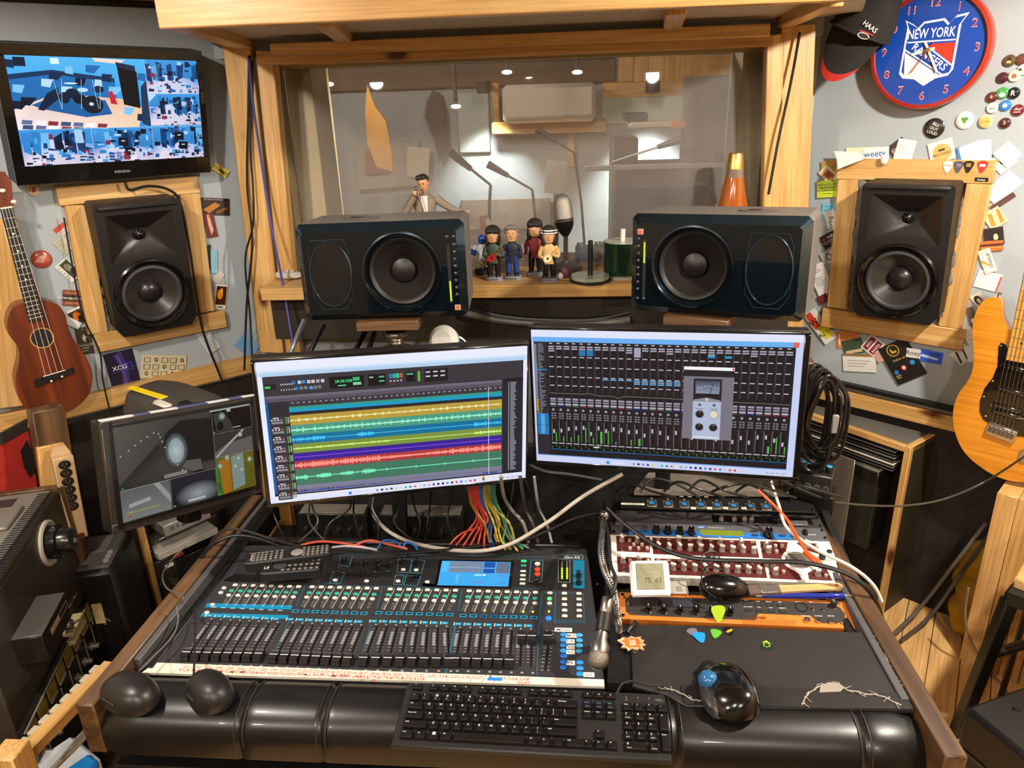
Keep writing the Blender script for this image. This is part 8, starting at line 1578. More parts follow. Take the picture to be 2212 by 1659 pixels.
def singer():
 x = ony(918,440,2.41).x;o = T('singer_figurine','slick haired singer figurine in a grey jacket, arm outstretched, above the studio monitor','figurine',(x,2.41,SILLZ),(0,0,6));jk = mat('#857665',.7,var=.25,scale=60)
 H = ony(915,374,2.41).z - SILLZ;z = H - .03
 MB().lathe([(.06,0),(.06,.012),(0,.012)],24).build('base',BLK(),o)
 for s_ in (-1,1): MB().tube([(s_ * .018,0,H - .165),(s_ * .05,-.01,H * .25),(s_ * .035,0,.016)],lambda t: .020 - .008 * t,10).build('trouser_leg',BLK(),o)
 loft([(H - .175,0,0,.032,.024,.9),(H - .14,0,0,.028,.021,.9),(H - .105,0,0,.036,.024,.9),(H - .082,0,0,.040,.022,.9),(H - .070,0,0,.026,.016,1),(H - .062,0,0,.010,.010,1)],20).build('jacket',jk,o)
 MB().prism([(-.010,H - .068),(.012,H - .068),(.010,H - .12),(.002,H - .165),(-.006,H - .12)],.0225,.026,axis='Y').build('shirt_front',WHT(),o);MB().box((0,0,H - .172),(.058,.046,.02),.006).build('belt',BLK(),o)
 MB().tube([(-.036,0,H - .08),(-.058,-.006,H - .108),(-.066,-.014,H - .122),(-.046,-.026,H - .095),(-.030,-.034,H - .066)],lambda t: .0145 - .005 * t,10).build('bent_sleeve',jk,o);MB().sph((-.026,-.036,H - .056),(.009,.009,.010),12,8).build('gripping_hand',SK,o)
 MB().tube([(.036,0,H - .08),(.064,-.004,H - .100),(.096,-.008,H - .118),(.118,-.010,H - .124)],lambda t: .0145 - .005 * t,10).build('outstretched_sleeve',jk,o);MB().sph((.126,-.010,H - .125),(.009,.006,.006),10,8).build('open_hand',SK,o)
 for i in range(4): MB().tube([(.130,-.010 + (i - 1.5) * .003,H - .125),(.142,-.010 + (i - 1.5) * .005,H - .124 + i * .001)],.0018,6).build('finger',SK,o)
 m = loft([(-.028,0,-.004,.007,.008,1),(-.020,0,-.003,.013,.015,.95),(-.006,0,-.001,.0165,.019,.95),(.008,0,0,.0175,.020,.95),(.020,0,.002,.014,.016,1),(.026,0,.002,.006,.007,1)],18);m.sph((0,-.020,-.006),(.003,.005,.006),8,6)
 for s_ in (-1,1): m.sph((s_ * .0175,.003,-.005),(.0025,.004,.006),8,6)
 hd = m.build('head',SK,o,(0,-.006,z),(12,-8,-14));MB().cyl((0,0,H - .075),(0,-.002,H - .045),.009,n=12).build('neck',SK,o)
 c = Cv()
 for s_ in (-1,1): c.ell(s_ * .0065,.001,.0026,.0013,'#2a1c14',n=10);c.line([(s_ * .0035,.005),(s_ * .0105,.0055)],.0016,'#2a1c14')
 c.line([(-.004,-.015),(.004,-.015)],.0014,'#8a3a2a');c.build('face_paint',PRINT(),hd,(0,-.0205,0))
 hm = MB();hm.sph((0,.004,.010),(.0195,.0195,.0185),14,8,zmin=-.25)
 for i in range(5): hm.sph((-.011 + i * .0055,-.011,.022),(.006,.012,.008),8,6)
 hm.build('hair',mat('#2c251f',.45),hd)
 MB().tube([(-.018,-.042,H - .048),(-.006,-.042,H - .10),(.01,-.04,H - .17)],.0028,8).build('microphone_stand',CHR(),o);MB().sph((-.021,-.042,H - .043),.006,10,8).build('microphone',STEEL(),o)
 MB().prism(circ(0,0,.026,.034,20),0,.014,axis='Y',b=.003).build('guitar',mat('#c08638',.35),o,(-.036,-.030,H - .185))
singer()
def goalie():
 p = sp(1042,594);o = T('hockey_figurine','small blue and white hockey player figurine on a round black base','figurine',(p.x,p.y + .02,SILLZ));MB().lathe([(.028,0),(.028,.018),(.026,.02),(0,.02)],24).build('puck_base',BLK(),o)
 loft([(.03,.0,0,.012,.01,.9),(.055,.004,0,.018,.013,.9),(.085,.004,0,.022,.014,.9),(.10,.003,0,.010,.009,1)],16).build('jersey',mat('#cfd2d8',.6,var=.2,scale=80),o);MB().sph((.002,-.002,.115),(.014,.015,.017),14,10).build('helmet',mat('#17429c',.35),o)
 for s_ in (-1,1): MB().tube([(s_ * .01,0,.04),(s_ * .014,-.004,.03),(s_ * .016,0,.02)],.009,9).build('leg_pad',mat('#c9b98a',.6),o);MB().tube([(s_ * .018,0,.092),(s_ * .028,-.008,.075),(s_ * .022 - .012,-.02,.068)],lambda t: .009 - .002 * t,9).build('sleeve',mat('#cfd2d8',.6),o)
 MB().box((-.03,-.022,.078),(.03,.012,.018),.004,rot=(0,20,0)).build('glove',mat('#17429c',.4),o);MB().tube([(-.04,-.02,.07),(-.01,-.024,.045),(.03,-.02,.022)],.003,7).build('stick',mat('#c9b07a',.5),o)
goalie()
def vmic():
 p = sp(1222,590);o = T('vintage_microphone','silver pill shaped vintage microphone on a round stand on the sill','microphone',(p.x,p.y + .06,SILLZ),(0,0,-20));
 loft([(0,0,0,.055,.055,1),(.012,0,0,.053,.053,1),(.022,0,0,.03,.03,1),(.03,0,0,.012,.012,1)],28).build('base',mat('#8f8b86',.3,metal=.9),o);MB().cyl((0,0,.03),(0,0,.115),.008,n=14).build('stem',CHR(),o)
 h = ob('tilted_head',None,o,(0,0,.112),(0,-6,0))
 loft([(0,0,0,.010,.010,1),(.02,0,0,.024,.022,1),(.038,0,0,.031,.027,1),(.05,0,0,.032,.028,1)],24).build('lower_shell',mat('#1c1a19',.3,metal=.5),h)
 for z in (.052,.058): MB().lathe([(.032,z - .002),(.034,z),(.032,z + .002)],28,sq=(1,.88),cap=False).build('chrome_band',CHR(),h)
 loft([(.06,0,0,.032,.028,1),(.10,0,0,.031,.027,1),(.122,0,0,.026,.023,1),(.135,0,0,.016,.014,1),(.139,0,0,.004,.004,1)],24).build('grille',mat('#a19a8f',.4,metal=.8,var=.6,scale=500,bump=.7),h)
vmic()
def spindle():
 p = sp(1275,606);o = T('disc_spindle','black disc spindle with a few pale discs at the sill edge','disc spindle',(p.x,p.y,SILLZ));MB().lathe([(.066,0),(.066,.005),(.06,.007),(0,.007)],36).build('tray',BLK(),o);MB().lathe([(.008,.0),(.008,.125),(.005,.128),(0,.128)],16).build('spindle_rod',BLK(),o)
 dm = MB().lathe([(.0085,0),(.06,0),(.06,.0011),(.0085,.0011)],36,cap=False).mesh('disc',mat('#a8b49c',.2,metal=.3,coat=.5))
 for i in range(9): ob('disc',dm,o,(0,0,.0075 + i * .0012))
spindle()
def cdstack():
 p = sp(1345,600);o = T('disc_stack','tall green edged stack of discs beside the studio monitor','disc stack',(p.x,p.y + .035,SILLZ));MB().lathe([(.07,0),(.07,.006),(.06,.008),(0,.008)],36).build('tray',mat('#a39d92',.4),o)
 dm = MB().lathe([(0,0),(.06,0),(.06,.0026),(0,.0026)],36,cap=False).mesh('disc',mat('#1c3a26',.2,metal=.4,coat=.5))
 for i in range(34): ob('disc',dm,o,(0,0,.009 + i * .003))
 MB().lathe([(.06,.111),(.06,.113),(0,.113)],36).build('top_disc',mat('#b4bcae',.2,metal=.3),o);MB().cyl((0,0,.1),(0,0,.15),.008,n=14).build('spindle_rod',WHT(),o)
cdstack()
def pedal(u,v,col,lb,kn):
 p = sp(u,v);o = T('effect_pedal',lb,'effect pedal',(p.x,p.y + .11,SILLZ),(0,0,0),'effect pedals on the sill');MB().box((0,0,.022),(.062,.07,.044),.005).build('case',mat(col,.4),o)
 for i in range(kn): MB().lathe([(.006,0),(.005,.012),(0,.013)],10,(-.02 + i * .013,.01,.044)).build('knob',WHT() if i % 2 else STEEL(),o)
pedal(1262,572,'#6a94c4','pale blue effect pedal against the window glass',2);pedal(1302,570,'#b4b4a6','pale grey effect pedal against the window glass',4)
def lava():
 p = ony(1583,432,2.44);zt = ony(1580,330,2.44).z;o = T('lava_lamp','amber lava lamp with a gold cap behind the studio monitor','lamp',(p.x,2.44,SILLZ));H = zt - SILLZ
 MB().lathe([(.055,0),(.05,.01),(.036,.09),(.04,.10)],28).build('base',mat('#b0884a',.3,metal=.9),o)
 zc = H - .048;MB().lathe([(.040,.10),(.056,.13),(.058,.16),(.029,zc - .025)],32).build('amber_fluid',mat('#9a4f10',.12,var=.05,emit=.05,coat=.8),o);MB().lathe([(.029,zc - .025),(.0262,zc)],32,cap=False).build('glass_neck',mat('#b09a80',.1,coat=.8,trans=.6),o);MB().lathe([(.028,zc),(.024,zc + .044),(.022,zc + .048),(0,zc + .048)],28).build('gold_cap',mat('#c8a05a',.35,metal=.9),o)
lava()
def bits():
 p = sp(620,606);o = T('paper_bag','crumpled white paper bag at the end of the sill','paper',(p.x,p.y + .03,SILLZ));random.seed(2);m = MB();m.sph((0,0,.012),(.05,.03,.014),14,8,zmin=-.8);m.v = [(x * (1 + random.uniform(-.12,.12)),y,max(0.0,z * (1 + random.uniform(-.3,.3)))) for x,y,z in m.v];m.build('bag',mat('#c9c2b8',.6),o)
 p = sp(1222,603);o = T('trinket_figure','tiny purple and white trinket figure near the disc spindle','trinket',(p.x,p.y,SILLZ));MB().sph((0,0,.022),(.018,.016,.022),12,8).build('purple_body',mat('#5a3040',.6),o);MB().sph((-.016,-.008,.012),(.010,.010,.012),10,7).build('white_head',WHT(),o);MB().box((0,-.01,.003),(.03,.02,.006),.002).build('feet',mat('#b07a3c',.5),o)
bits()
# ================================================================== cables and the gear behind the desk
def cab(label,pts,r,col,group=None,rough=.4,name='cable'):
 P = [(onz(u,v,z) if not isinstance(z,str) else ony(u,v,float(z))) for u,v,z in pts]
 o = MB().tube(P,r,8,k=7).build(name,mat(col,rough,var=.05));tag(o,label,'cable',group);return o
cab('white cable swinging in a loop behind the console',[(806,1066,.82),(803,1100,.775),(830,1140,.745),(890,1172,.738),(1000,1190,.738),(1090,1180,.755),(1180,1130,.81),(1260,1072,.87),(1345,1024,.92)],.0046,'#b9b0a4')
cab('black cable running under the white loop behind the console',[(850,1196,.735),(960,1188,.738),(1060,1176,.745),(1140,1164,.76),(1240,1120,.80),(1310,1105,.82)],.0035,'#0f0d0d')
cab('thick black microphone cable draped over the rack units',[(1312,1096,.84),(1345,1128,.82),(1420,1180,.80),(1500,1206,.80),(1620,1212,.80),(1740,1216,.80),(1830,1240,.79),(1880,1280,.76),(1903,1330,.70),(1912,1380,.60)],.0048,'#131111')
cab('white cable crossing the white equalizer towards the rail',[(1662,1030,.86),(1682,1090,.83),(1700,1140,.80),(1760,1185,.79),(1840,1225,.78),(1885,1262,.755),(1905,1300,.72)],.0036,'#d6d0c6')
cab('bright orange cable hanging over the rack units',[(1636,1058,.86),(1665,1085,.84),(1700,1122,.81),(1722,1160,.80),(1745,1195,.79),(1762,1210,.785)],.0036,'#d0541c')
o = MB().box((0,0,0),(.014,.05,.010),.003).build('plug',mat('#c9501c',.4));tag(o,'orange plug at the end of the orange cable on the equalizer','plug');p = onz(1755,1206,.790);o.location = p;o.rotation_euler = (0,0,R_(24))
cab('thin cord of the glossy mouse looped over the rack knobs',[(1530,1240,.78),(1515,1215,.80),(1522,1196,.81),(1545,1192,.81),(1556,1210,.80),(1560,1232,.78)],.0016,'#151313')
cab('thin cord curling from the glossy mouse to the thermometer',[(1560,1232,.785),(1530,1222,.79),(1515,1250,.775),(1530,1280,.76),(1548,1292,.755)],.0016,'#151313')
cab('thin grey cable running from the desk to the guitar',[(1800,1085,.70),(1880,1092,.66),(1960,1092,.62),(2040,1078,.60),(2125,1042,.60),(2215,985,.76)],.003,'#4a443e')
cab('grey floor cable beside the dark rack',[(2130,1130,.46),(2060,1220,.3),(1990,1310,.1),(1930,1370,.05)],.006,'#5a5550')
cab('second grey floor cable curving under the desk',[(2140,1150,.42),(2075,1240,.25),(2010,1330,.06),(1945,1385,.02)],.006,'#4d4843')
cab('cable hanging down the face of the maple block',[(2092,1270,.3),(2085,1330,.2),(2100,1390,.1),(2150,1460,.01),(2180,1500,.01)],.004,'#8a7a66')
cab('black cord from the second mouse to the console',[(418,1460,.755),(420,1420,.76),(421,1360,.765),(422,1310,.75)],.0019,'#1c1a1a')
cab('thin grey cord along the wooden rail to the corner mouse',[(300,1450,.755),(330,1420,.75),(372,1375,.75),(385,1340,.755),(382,1310,.77),(395,1290,.79),(360,1270,.75),(352,1240,.70),(375,1205,.70),(402,1180,.72)],.0019,'#5f5a56')
cab('black cable arching over the wooden rail to the console',[(420,1225,.72),(455,1180,.78),(500,1158,.80),(545,1160,.79),(600,1178,.76)],.0042,'#141211')
cab('second black cable arching behind the remotes',[(440,1200,.72),(475,1150,.79),(520,1145,.80),(600,1168,.775),(660,1182,.75)],.003,'#2a2624')
cab('grey braided cable between the two big screens',[(1143,1003,.93),(1180,1018,.91),(1230,1024,.90),(1300,1036,.88)],.003,'#5f676c')
for i,(u,v,c) in enumerate([(985,1178,'red'),(1000,1180,'red'),(1015,1180,'red'),(1030,1182,'red'),(1046,1184,'red'),(972,1176,'red'),(1060,1184,'blue'),(1068,1186,'blue'),(1092,1188,'yellow'),(1104,1186,'yellow'),(1118,1190,'yellow'),(1082,1186,'yellow'),(1130,1186,'green'),(1142,1184,'green'),(1110,1182,'green')]):
 t = (1012 + i * 4,1036,.93);k_ = sum(1 for q in 'red red red red red red blue blue yellow yellow yellow yellow green green green'.split()[:i] if q == c);col = {'red': '#c8402e','blue': '#1f5aa8','yellow': '#b8a03a','green': '#3f7a58'}[c]
 cab('thin %s patch cable, %s of its colour counted from the remotes, behind the console' % (c,ORD[k_]),[t,(1016 + i * 4,1084,.84),(1030 + i * 4.5,1118 + (i % 3) * 5,.79),(u + (1045 - u) * .35,1152 + (i % 5) * 4,.755),(u,v,.735)],.0026,col,'patch cables behind the console')
for i,(a,b,c,w_) in enumerate([(1003,1046,'#8a6a2c',.002),(1040,1100,'#9a8a3a',.002),(1078,1130,'#7a7468',.003),(1120,1150,'#3a3430',.003),(1150,1180,'#8f8f8a',.002)]):
 cab(('looping amber cable','looping olive cable','looping taupe cable','looping dark brown cable','looping pale grey cable')[i] + ' above the patch bundle',[(a + 4,1030,.95),(a + 10,1062 + i * 4,.88),((a + b) / 2,1100,.82),(b,1130,.79),(b + 12,1172,.745)],w_ + .001,c)
for i,(pts,c) in enumerate([([(640,1180,.745),(690,1170,.75),(745,1174,.748),(790,1182,.74)],'#c8503c'),([(760,1182,.742),(795,1168,.752),(840,1176,.748),(880,1186,.74)],'#c85a46'),([(815,1186,.74),(830,1168,.755),(856,1170,.752),(868,1186,.74)],'#2060a8'),([(868,1186,.74),(878,1172,.75),(895,1178,.745),(902,1188,.74)],'#2060a8'),([(700,1186,.74),(740,1180,.744),(780,1182,.742),(815,1188,.738)],'#b9b4c0')]):
 cab(('coral jumper cable behind the remotes','coral jumper cable at the middle of the console back','blue jumper cable arching at the console back','small blue jumper loop beside the white cable','lilac jumper cable lying along the console back')[i],pts,.0028,c)
random.seed(31)
for i in range(14):
 u = 620 + i * 40 + random.uniform(-15,15);cab('thin dark lead hanging behind the big screens, %s from the remotes' % ORD[i],[(u,1040,.92),(u + random.uniform(-20,20),1095,.80),(u + random.uniform(-30,30),1130,.76),(u + random.uniform(-40,40),1172,.74)],.0022,random.choice(('#141211','#2a2725','#4a4643')),'thin black leads behind the screens')
for i in range(8):
 u = 1330 + i * 52;cab('black lead tangled behind the patch panel, %s from the gooseneck microphone' % ORD[i],[(u,1062,.84),(u + 30,1040 + random.uniform(-8,12),.87),(u + 80,1052 + random.uniform(-10,10),.86),(u + 130,1075,.83)],.003,random.choice(('#100e0e','#1c1a19')),'black leads behind the patch panel')
# wall cables
cab('black cable hanging beside the window post',[(538,120,'2.46'),(536,250,'2.45'),(534,400,'2.45'),(545,520,'2.44'),(533,660,'2.43'),(528,800,'2.40')],.004,'#0f0d0d')
cab('second black cable crossing the post beside the window',[(545,130,'2.46'),(541,300,'2.45'),(548,470,'2.44'),(530,560,'2.43'),(540,680,'2.43'),(546,790,'2.40')],.0035,'#141111')
cab('violet blue cable hanging down the post beside the window',[(537,125,'2.44'),(546,220,'2.43'),(562,330,'2.42'),(585,480,'2.40'),(612,620,'2.32'),(632,740,'2.26')],.0042,'#3a3a88')
cab('black cable swinging across the post near the lava lamp',[(1728,70,'2.44'),(1708,180,'2.43'),(1682,300,'2.42'),(1660,420,'2.42')],.0042,'#0f0d0d')
def wcab(W,label,pts,r,col,off=.03):
 o = MB().tube([W.w(*W.loc(u,v,off),off) for u,v in pts],r,8,k=7).build('cable',mat(col,.4));tag(o,label,'cable')
wcab(WL,'black television cable drooping across the speaker frame',[(270,392),(280,410),(320,402),(365,410),(390,440),(410,540),(425,640),(440,720),(480,822)],.0042,'#14110f',.06)
wcab(WL,'thin black cable hanging behind the frame towards the ledge',[(138,470),(150,540),(165,620),(182,690),(215,760),(222,820),(238,890)],.0025,'#14110f')
# gear behind the console
def rear(px0,px1,z,dp,hh,col,label,top):
 a,b = onz(*px0,z),onz(*px1,z);o = T('rear_rack_unit',label,'audio rack',((a.x + b.x) / 2,max(a.y,b.y),z));w_ = abs(b.x - a.x)
 MB().box((0,dp / 2,-hh / 2),(w_,dp,hh),.002).build('case',mat(col,.45),o);MB().box((0,dp / 2,.0015),(w_ * .94,dp * .9,.003),.001).build('top_plate',mat(top,.5,var=.3,scale=30),o)
 for i in range(6): MB().lathe([(.006,0),(.006,.008),(0,.008)],10,(-w_ * .4 + i * w_ * .16,0,-hh * .5),'Y').build('socket',STEEL(),o)
rear((640,1112),(790,1112),.725,.05,.09,'#141210','black rack unit with a dusty top behind the remotes','#6b655c');rear((815,1115),(1000,1115),.722,.05,.09,'#141210','wide black rack unit with a dusty top behind the console','#5f5a54')
o = T('monitor_shelf','dusty grey board behind the patch panel under the mixer screen','shelf');a,b,c,d = [onz(*p,.80) for p in ((1370,1058),(1705,1062),(1680,1020),(1400,1020))];MB().prism([(a.x,a.y),(b.x,b.y),(c.x,c.y),(d.x,d.y)],.785,.80,b=.002).build('board',mat('#6f675d',.6,var=.3,scale=12),o)
for p in (a,b): MB().box((p.x,p.y + .03,.73),(.03,.03,.11),.002).build('bracket',BLK(),o)
cab('thick grey cable bundle bowing along the wall under the sill',[(1000,676,'2.34'),(1080,692,'2.33'),(1180,700,'2.33'),(1280,700,'2.33'),(1360,690,'2.34')],.012,'#6b665f')
cab('dark cable bundle bowing along the wall under the sill',[(1000,664,'2.36'),(1090,684,'2.35'),(1190,692,'2.35'),(1290,690,'2.35'),(1370,672,'2.36')],.010,'#1c1a1a')
def whitelamp():
 p = ony(958,735,2.05);o = T('clip_lamp','white round clip lamp head behind the audio track screen','lamp',p,(0,0,0));MB().lathe([(.0,.02),(.03,.018),(.045,0),(.04,-.03),(.02,-.05),(0,-.052)],24,axis='Y').build('shade',WHT(),o,(0,0,0),(-20,0,-10));MB().tube([(0,.04,0),(.05,.06,-.02),(.09,.05,-.12)],.006,8).build('arm',STEEL(),o)
whitelamp()
for i,(p0,p1,c) in enumerate((((658,690),(620,780),'#8d8f94'),((700,700),(655,790),'#2c2a2a'),((790,715),(745,800),'#1c1a1a'),((810,715),(780,800),'#2a2624'),((868,715),(850,790),'#1a1818'))):
 a,b = ony(*p0,1.98),ony(*p1,1.90);o = board('tripod_tube',a,b,.013,.013,mat(c,.3,metal=.7),b=.003);tag(o,('bright chrome','grey','black','dark brown','thin black')[i] + ' stand tube slanting under the studio monitor near the television','stand tube')
# things on the floor seen under the armrest
p = onz(415,1652,.05);o = T('wicker_basket','round pale basket on the floor under the armrest','basket',(p.x,p.y,0));MB().lathe([(.10,0),(.115,.06),(.12,.065),(.112,.06),(.097,.005),(0,.005)],28).build('bowl',mat('#c9b48a',.7,var=.2,scale=80),o)
p = onz(520,1655,.02);o = T('cardboard_box','dark printed box on the floor beside the pale basket','box',(p.x + .05,p.y,0),(0,0,12));MB().box((0,0,.04),(.2,.12,.08),.002).build('carton',mat('#2a2420',.6),o);draw([('T','2772B',.5,.4,.3,'#8f877c')],.2,.12).build('print',PRINT(),o,(0,0,.081),mode='T')
p = onz(130,1640,.25);o = T('storage_bin','white and blue plastic bin below the corner of the desk','bin',(p.x,p.y,0),(0,0,-30));MB().box((0,0,.12),(.14,.12,.24),.01).build('tub',mat('#c4c8d0',.4),o);MB().box((.06,0,.235),(.05,.1,.03),.008).build('blue_lid',mat('#1f78c0',.4),o)
for i in range(4): cab('pale grey cable beside the desk end under the ledge, %s from the rail' % ORD[i],[(235 - i * 8,1520 + i * 14,.42),(190 - i * 10,1570 + i * 16,.40),(140 - i * 12,1630 + i * 14,.36),(110 - i * 10,1665 + i * 8,.34)],.005,'#8d8578','grey cables under the ledge')
p = onz(12,1600,.62);o = T('pine_stake','short pine post end at the lower picture corner','wooden post',(p.x,p.y,0));MB().box((0,0,.30),(.05,.05,.60),.003).build('post',pine(2),o)
# ================================================================== the live room seen through the glass
YB = 5.9
def lv(px0,px1,y): a,b = ony(*px0,y),ony(*px1,y);return (a.x + b.x) / 2,(a.z + b.z) / 2,abs(b.x - a.x),abs(b.z - a.z)
def lb(name,label,cat,px0,px1,y,d,m,b=.01,struct=False,part='panel'):
 x,z,w_,h_ = lv(px0,px1,y)
 if struct: o = MB().box((0,0,0),(w_,d,h_),b).build(name,m,None,(x,y,z));ST(o,label);return o
 o = T(name,label,cat,(x,y,z));MB().box((0,d / 2,0),(w_,d,h_),b).build(part,m,o);return o
lw_ = mat('#8f959a',.7,var=.08,scale=3)
ST(MB().box((-.4,YB + .05,1.35),(8,.1,2.8)).build('wall_live_back',lw_),'grey far wall of the live room behind the glass');ST(MB().box((-.4,4.3,-.02),(8,3.3,.04)).build('floor_live',maple(0)),'wood floor of the live room');ST(MB().box((-.4,4.4,2.62),(8,3.4,.06)).build('ceiling_live',mat('#4a3d34',.8)),'dark ceiling of the live room')
for x,n in ((-3.6,'wall_live_left'),(2.9,'wall_live_right')): ST(MB().box((x,4.3,1.3),(.1,3.3,2.7)).build(n,lw_),'grey side wall of the live room, %s side' % ('television' if x < 0 else 'clock'))
P0 = pine(0)
for i,(a,b,y,lbl) in enumerate((((640,150),(1330,178),YB - .02,'brown beam high on the far wall of the live room'),((1300,178),(1640,200),YB - .03,'pine rail above the bright panel in the live room'),((1062,178),(1082,290),YB - .03,'pine stile beside the air conditioner in the live room'),((1062,264),(1310,284),YB - .12,'pine ledge under the air conditioner'),((1225,280),(1242,360),YB - .02,'pine stile below the air conditioner ledge'),((1590,170),(1622,300),4.2,'pine door post at the side of the live room'))): lb('trim_%d' % (31 + i),lbl,'',a,b,y,.04,P0 if i else mat('#5a4a3c',.7),struct=True)
for i in range(9): lb('trim_%d' % (41 + i),'upright pine panelling board %s from the lamp, high on the live room wall' % ('first second third fourth fifth sixth seventh eighth ninth'.split()[i]),'',(1336 + i * 33,118),(1367 + i * 33,176),YB - .04,.02,pine(2),.004,struct=True)
x,z,w_,h_ = lv((1083,184),(1287,262),5.6);o = T('air_conditioner','long white wall air conditioner in the live room','air conditioner',(x,5.6,z));MB().box((0,.1,0),(w_,.2,h_),.03).build('case',mat('#cfc4b4',.4),o);MB().box((0,0,-h_ * .36),(w_ * .92,.02,.02),.004).build('air_flap',mat('#a89c8c',.4),o)
for i,(u,v) in enumerate(((1045,192),(1410,192))):
 p = ony(u,v,5.55);o = T('spot_lamp',('spot lamp washing the wall beside the air conditioner','brightest spot lamp washing the wall behind the amplifier')[i],'lamp',p);MB().lathe([(.05,.05),(.05,-.02),(.04,-.03)],16).build('can',mat('#2a2624',.5),o);MB().box((0,.17,.03),(.03,.34,.02)).build('bracket',BLK(),o);MB().lathe([(0,-.028),(.038,-.028)],16,cap=False).build('bulb',mat('#fff0d0',.5,var=0,emit=(14,40)[i]),o)
 li = D.lights.new('spot_light','SPOT');li.energy = (260,520)[i];li.color = (.92,1,.93);li.spot_size = R_(80);li.spot_blend = .8;li.shadow_soft_size = .05;ob('spot_light',li,o,(0,0,-.04),(16,0,0))
for i,(u,v) in enumerate(((710,182),(985,230),(1095,156),(1247,156))):
 p = ony(u,v,4.6);o = T('downlight','small ceiling downlight in the live room, %s from the television side' % ('first','second (lamp reflection)','third','fourth')[i],'lamp',p);MB().sph((0,0,0),(.03,.03,.012),14,8).build('bulb',mat('#fff2dc',.5,var=0,emit=14),o);MB().cyl((0,0,.005),(0,0,2.6 - p.z),.012,n=8).build('drop_rod',mat('#3a322c',.6),o)  # second bulb stands in for a ceiling lamp reflected in the glass
for x,y,p in ((-1.5,4.2,110),(.1,3.05,95)):
 o = T('ceiling_and_fill_lamp','warm ceiling lamp over the live room, %s end' % ('television' if x < 0 else 'clock'),'lamp',(x,y,2.58));MB().lathe([(.12,0),(.1,-.04),(0,-.05)],20).build('globe',mat('#ffe8c8',.5,var=0,emit=4),o);li = D.lights.new('room_light','POINT');li.energy = p;li.color = (1,.88,.74);li.shadow_soft_size = .12;ob('room_light',li,o,(0,0,-.15))  # second lamp is added out of view to brighten things facing the glass
o = T('track_spotlight','track spotlight in the live room aimed at the window jamb','lamp',(.9,3.4,2.45));d = Vector((-.93,2.72,1.5)) - o.location;rq = d.to_track_quat('-Z','Y').to_euler();MB().lathe([(.04,.06),(.04,-.04),(.035,-.03),(0,-.03)],16).build('can',BLK(),o).rotation_euler = rq;MB().cyl((0,0,.03),(0,0,.15),.01,n=8).build('stem',BLK(),o);li = D.lights.new('spot_light','SPOT');li.energy = 420;li.color = (1,.9,.74);li.spot_size = R_(34);li.spot_blend = .15;li.shadow_soft_size = .03;q = ob('spot_light',li,o,d.normalized() * .06);q.rotation_euler = rq
lb('lit_panel','bright green grey acoustic panel under the brightest spot lamp','acoustic panel',(1300,200),(1480,262),YB - .03,.03,mat('#b9c4b8',.6));lb('lit_panel','green grey acoustic panel beside the air conditioner stile','acoustic panel',(985,200),(1060,330),YB - .03,.03,mat('#a9b4b0',.6));lb('door_panel','tall grey door panel in the live room near the lava lamp','door',(1478,165),(1592,440),4.6,.05,mat('#5f5852',.7))
o = lb('guitar_amplifier','amplifier head with a white front and orange end in the live room','amplifier',(1360,264),(1478,276),4.4,.2,mat('#c9bca4',.5));x,z,w_,h_ = lv((1448,263),(1480,277),4.38);MB().box((0,-.02,0),(w_,.02,h_),.004).build('orange_end',mat('#d88a4a',.5),o,(x - o.location.x,0,0))
lb('power_amplifier','small black unit on top of the amplifier head','amplifier',(1350,244),(1400,262),4.4,.2,BLK());o = lb('amplifier_cabinet','dark wide amplifier cabinet in the live room behind the studio monitor','amplifier',(1328,362),(1538,560),4.3,.5,mat('#3c3936',.6));MB().box((0,-.01,.0),(.9,.02,.03),.005).build('pale_edge',mat('#a8a49e',.5),o,(0,0,lv((1328,362),(1538,560),4.3)[3] / 2));lb('amplifier_cabinet','narrow black cabinet standing beside the dark wide one','amplifier',(1322,298),(1372,560),4.5,.3,BLK())
def micst(label,base,top,tip,y,col='#2c2a28'):
 o = T('microphone_stand',label,'microphone stand',(ony(*base,y).x,y,0));L = lambda p: ony(*p,y) - o.location;MB().tube([Vector((0,0,.02)),L(base),L(top)],.007,8,k=3).build('pole',mat(col,.4,metal=.5),o);MB().tube([L(top),L(tip)],.006,8,k=2).build('boom',mat(col,.4,metal=.5),o);d = (L(tip) - L(top)).normalized();MB().cyl(L(tip),L(tip) + d * .12,.012,.020,12).build('capsule',mat('#3a3836',.4),o);MB().lathe([(.14,0),(.14,.015),(.02,.03),(0,.03)],20).build('foot',BLK(),o)
micst('microphone stand with a drooping black microphone near the glass',(1058,520),(1060,400),(1018,366),3.4);micst('microphone stand with silver boom beside the amplifier',(1320,520),(1322,350),(1420,318),4.0,'#b9b6b0');micst('microphone stand with a dark boom in the middle of the live room',(1160,540),(1150,410),(1098,380),3.9);micst('microphone stand with boom pointing at the paper sheet',(1262,520),(1240,330),(1200,305),4.2)
x,z,w_,h_ = lv((1178,348),(1222,418),3.9);o = T('music_stand','music stand holding a white paper sheet','music stand',(x,3.9,0));MB().box((0,0,z),(w_,.01,h_),.001,rot=(-12,8,0)).build('paper_sheet',mat('#c9c4bc',.6),o);MB().cyl((0,.02,0),(0,.02,z),.012,n=8).build('pole',BLK(),o)
o = T('blind','brown slatted blind low on the far wall of the live room','blind',(0,YB - .03,0));
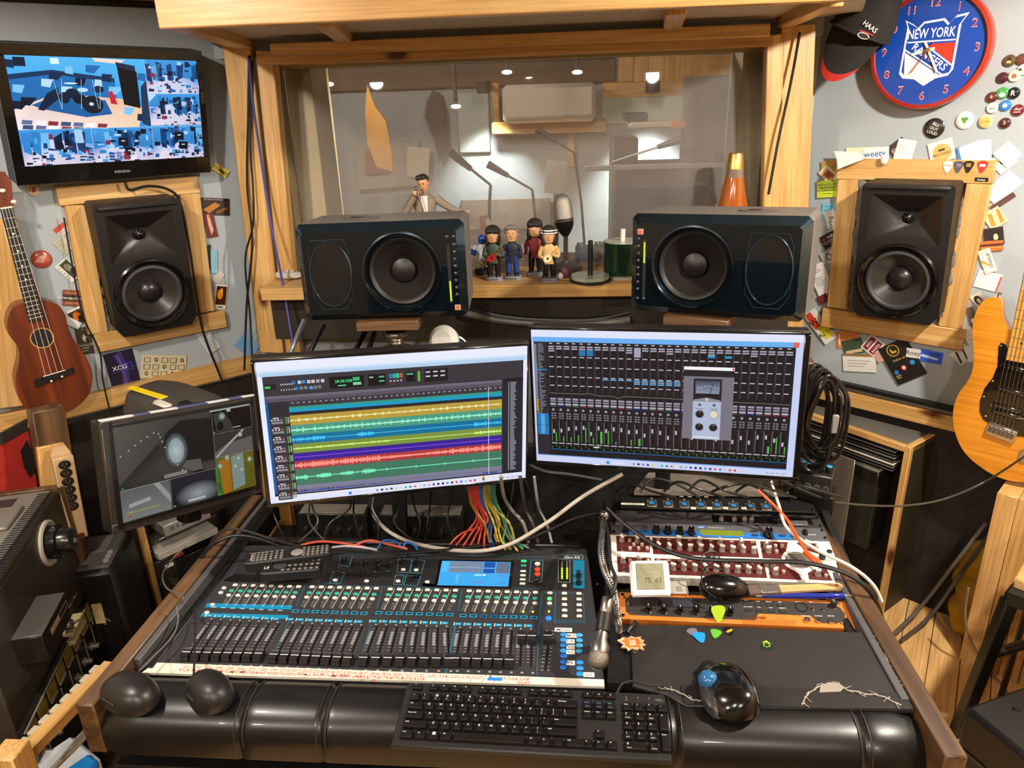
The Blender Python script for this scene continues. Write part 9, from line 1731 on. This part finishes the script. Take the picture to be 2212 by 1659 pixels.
for i in range(9): x,z,w_,h_ = lv((995,432 + i * 7),(1190,436 + i * 7),YB - .03);MB().box((x,0,z),(w_,.03,h_),.002).build('slat',mat('#6a5a4c',.6),o)
def lguitar():
 o = T('orange_guitar','orange guitar standing in the live room behind the figurines','guitar',(0,2.98,0),(-16,0,0));P = [ony(u,v,3.3) for u,v in ((1036,450),(1050,446),(1056,470),(1052,495),(1066,520),(1068,560),(1040,575),(1022,555),(1034,520),(1040,490))];MB().prism([(p.x,p.z) for p in P],0,.04,axis='Y',b=.004).build('body',mat('#e0701c',.35,coat=.4),o)
 Q = [ony(u,v,3.3) for u,v in ((1048,452),(1058,452),(1076,515),(1066,520))];MB().prism([(p.x,p.z) for p in Q],.04,.05,axis='Y').build('sparkle_plate',mat('#c9a878',.25,metal=.6,var=.8,scale=120),o);p = ony(1045,575,3.3);MB().cyl((p.x,.02,0),(p.x,.02,p.z),.015,n=8).build('stand',BLK(),o)
lguitar()
def flag(label,pts,y,col,name='hanging_and_reflection',cat='wall hanging'):
 o = T(name,label,cat,(0,y,0));P = [ony(u,v,y) for u,v in pts];MB().prism([(p.x,p.z) for p in P],0,.02,axis='Y').build('flat_shape',mat(col,.7,var=.2,scale=8),o)
flag('yellow flame shaped glass reflection, built as a sheet in the live room',[(795,185),(812,230),(835,260),(848,330),(850,370),(815,360),(795,310),(790,240)],4.9,'#c9954a');flag('pale grey poster behind the flame shaped reflection',[(770,310),(905,305),(905,400),(775,410)],YB - .03,'#9a958e','poster','poster');flag('brown red picture on the pale grey poster',[(790,325),(842,325),(844,372),(792,376)],YB - .06,'#8a5a48','poster','poster');flag('white sheet hanging beside the dark garment',[(880,315),(930,320),(925,385),(880,380)],YB - .06,'#c0b8a8','poster','poster');flag('dark garment hanging on the live room wall',[(935,195),(950,200),(962,240),(966,320),(950,350),(938,300),(918,250),(925,215)],YB - .05,'#4a423e','garment','garment');flag('white lampshade like object hanging near the door post',[(1604,130),(1612,150),(1612,190),(1600,200),(1596,150)],3.2,'#b8ac9c')  # flame sheet is a reflection in the glass, built as a coloured shape
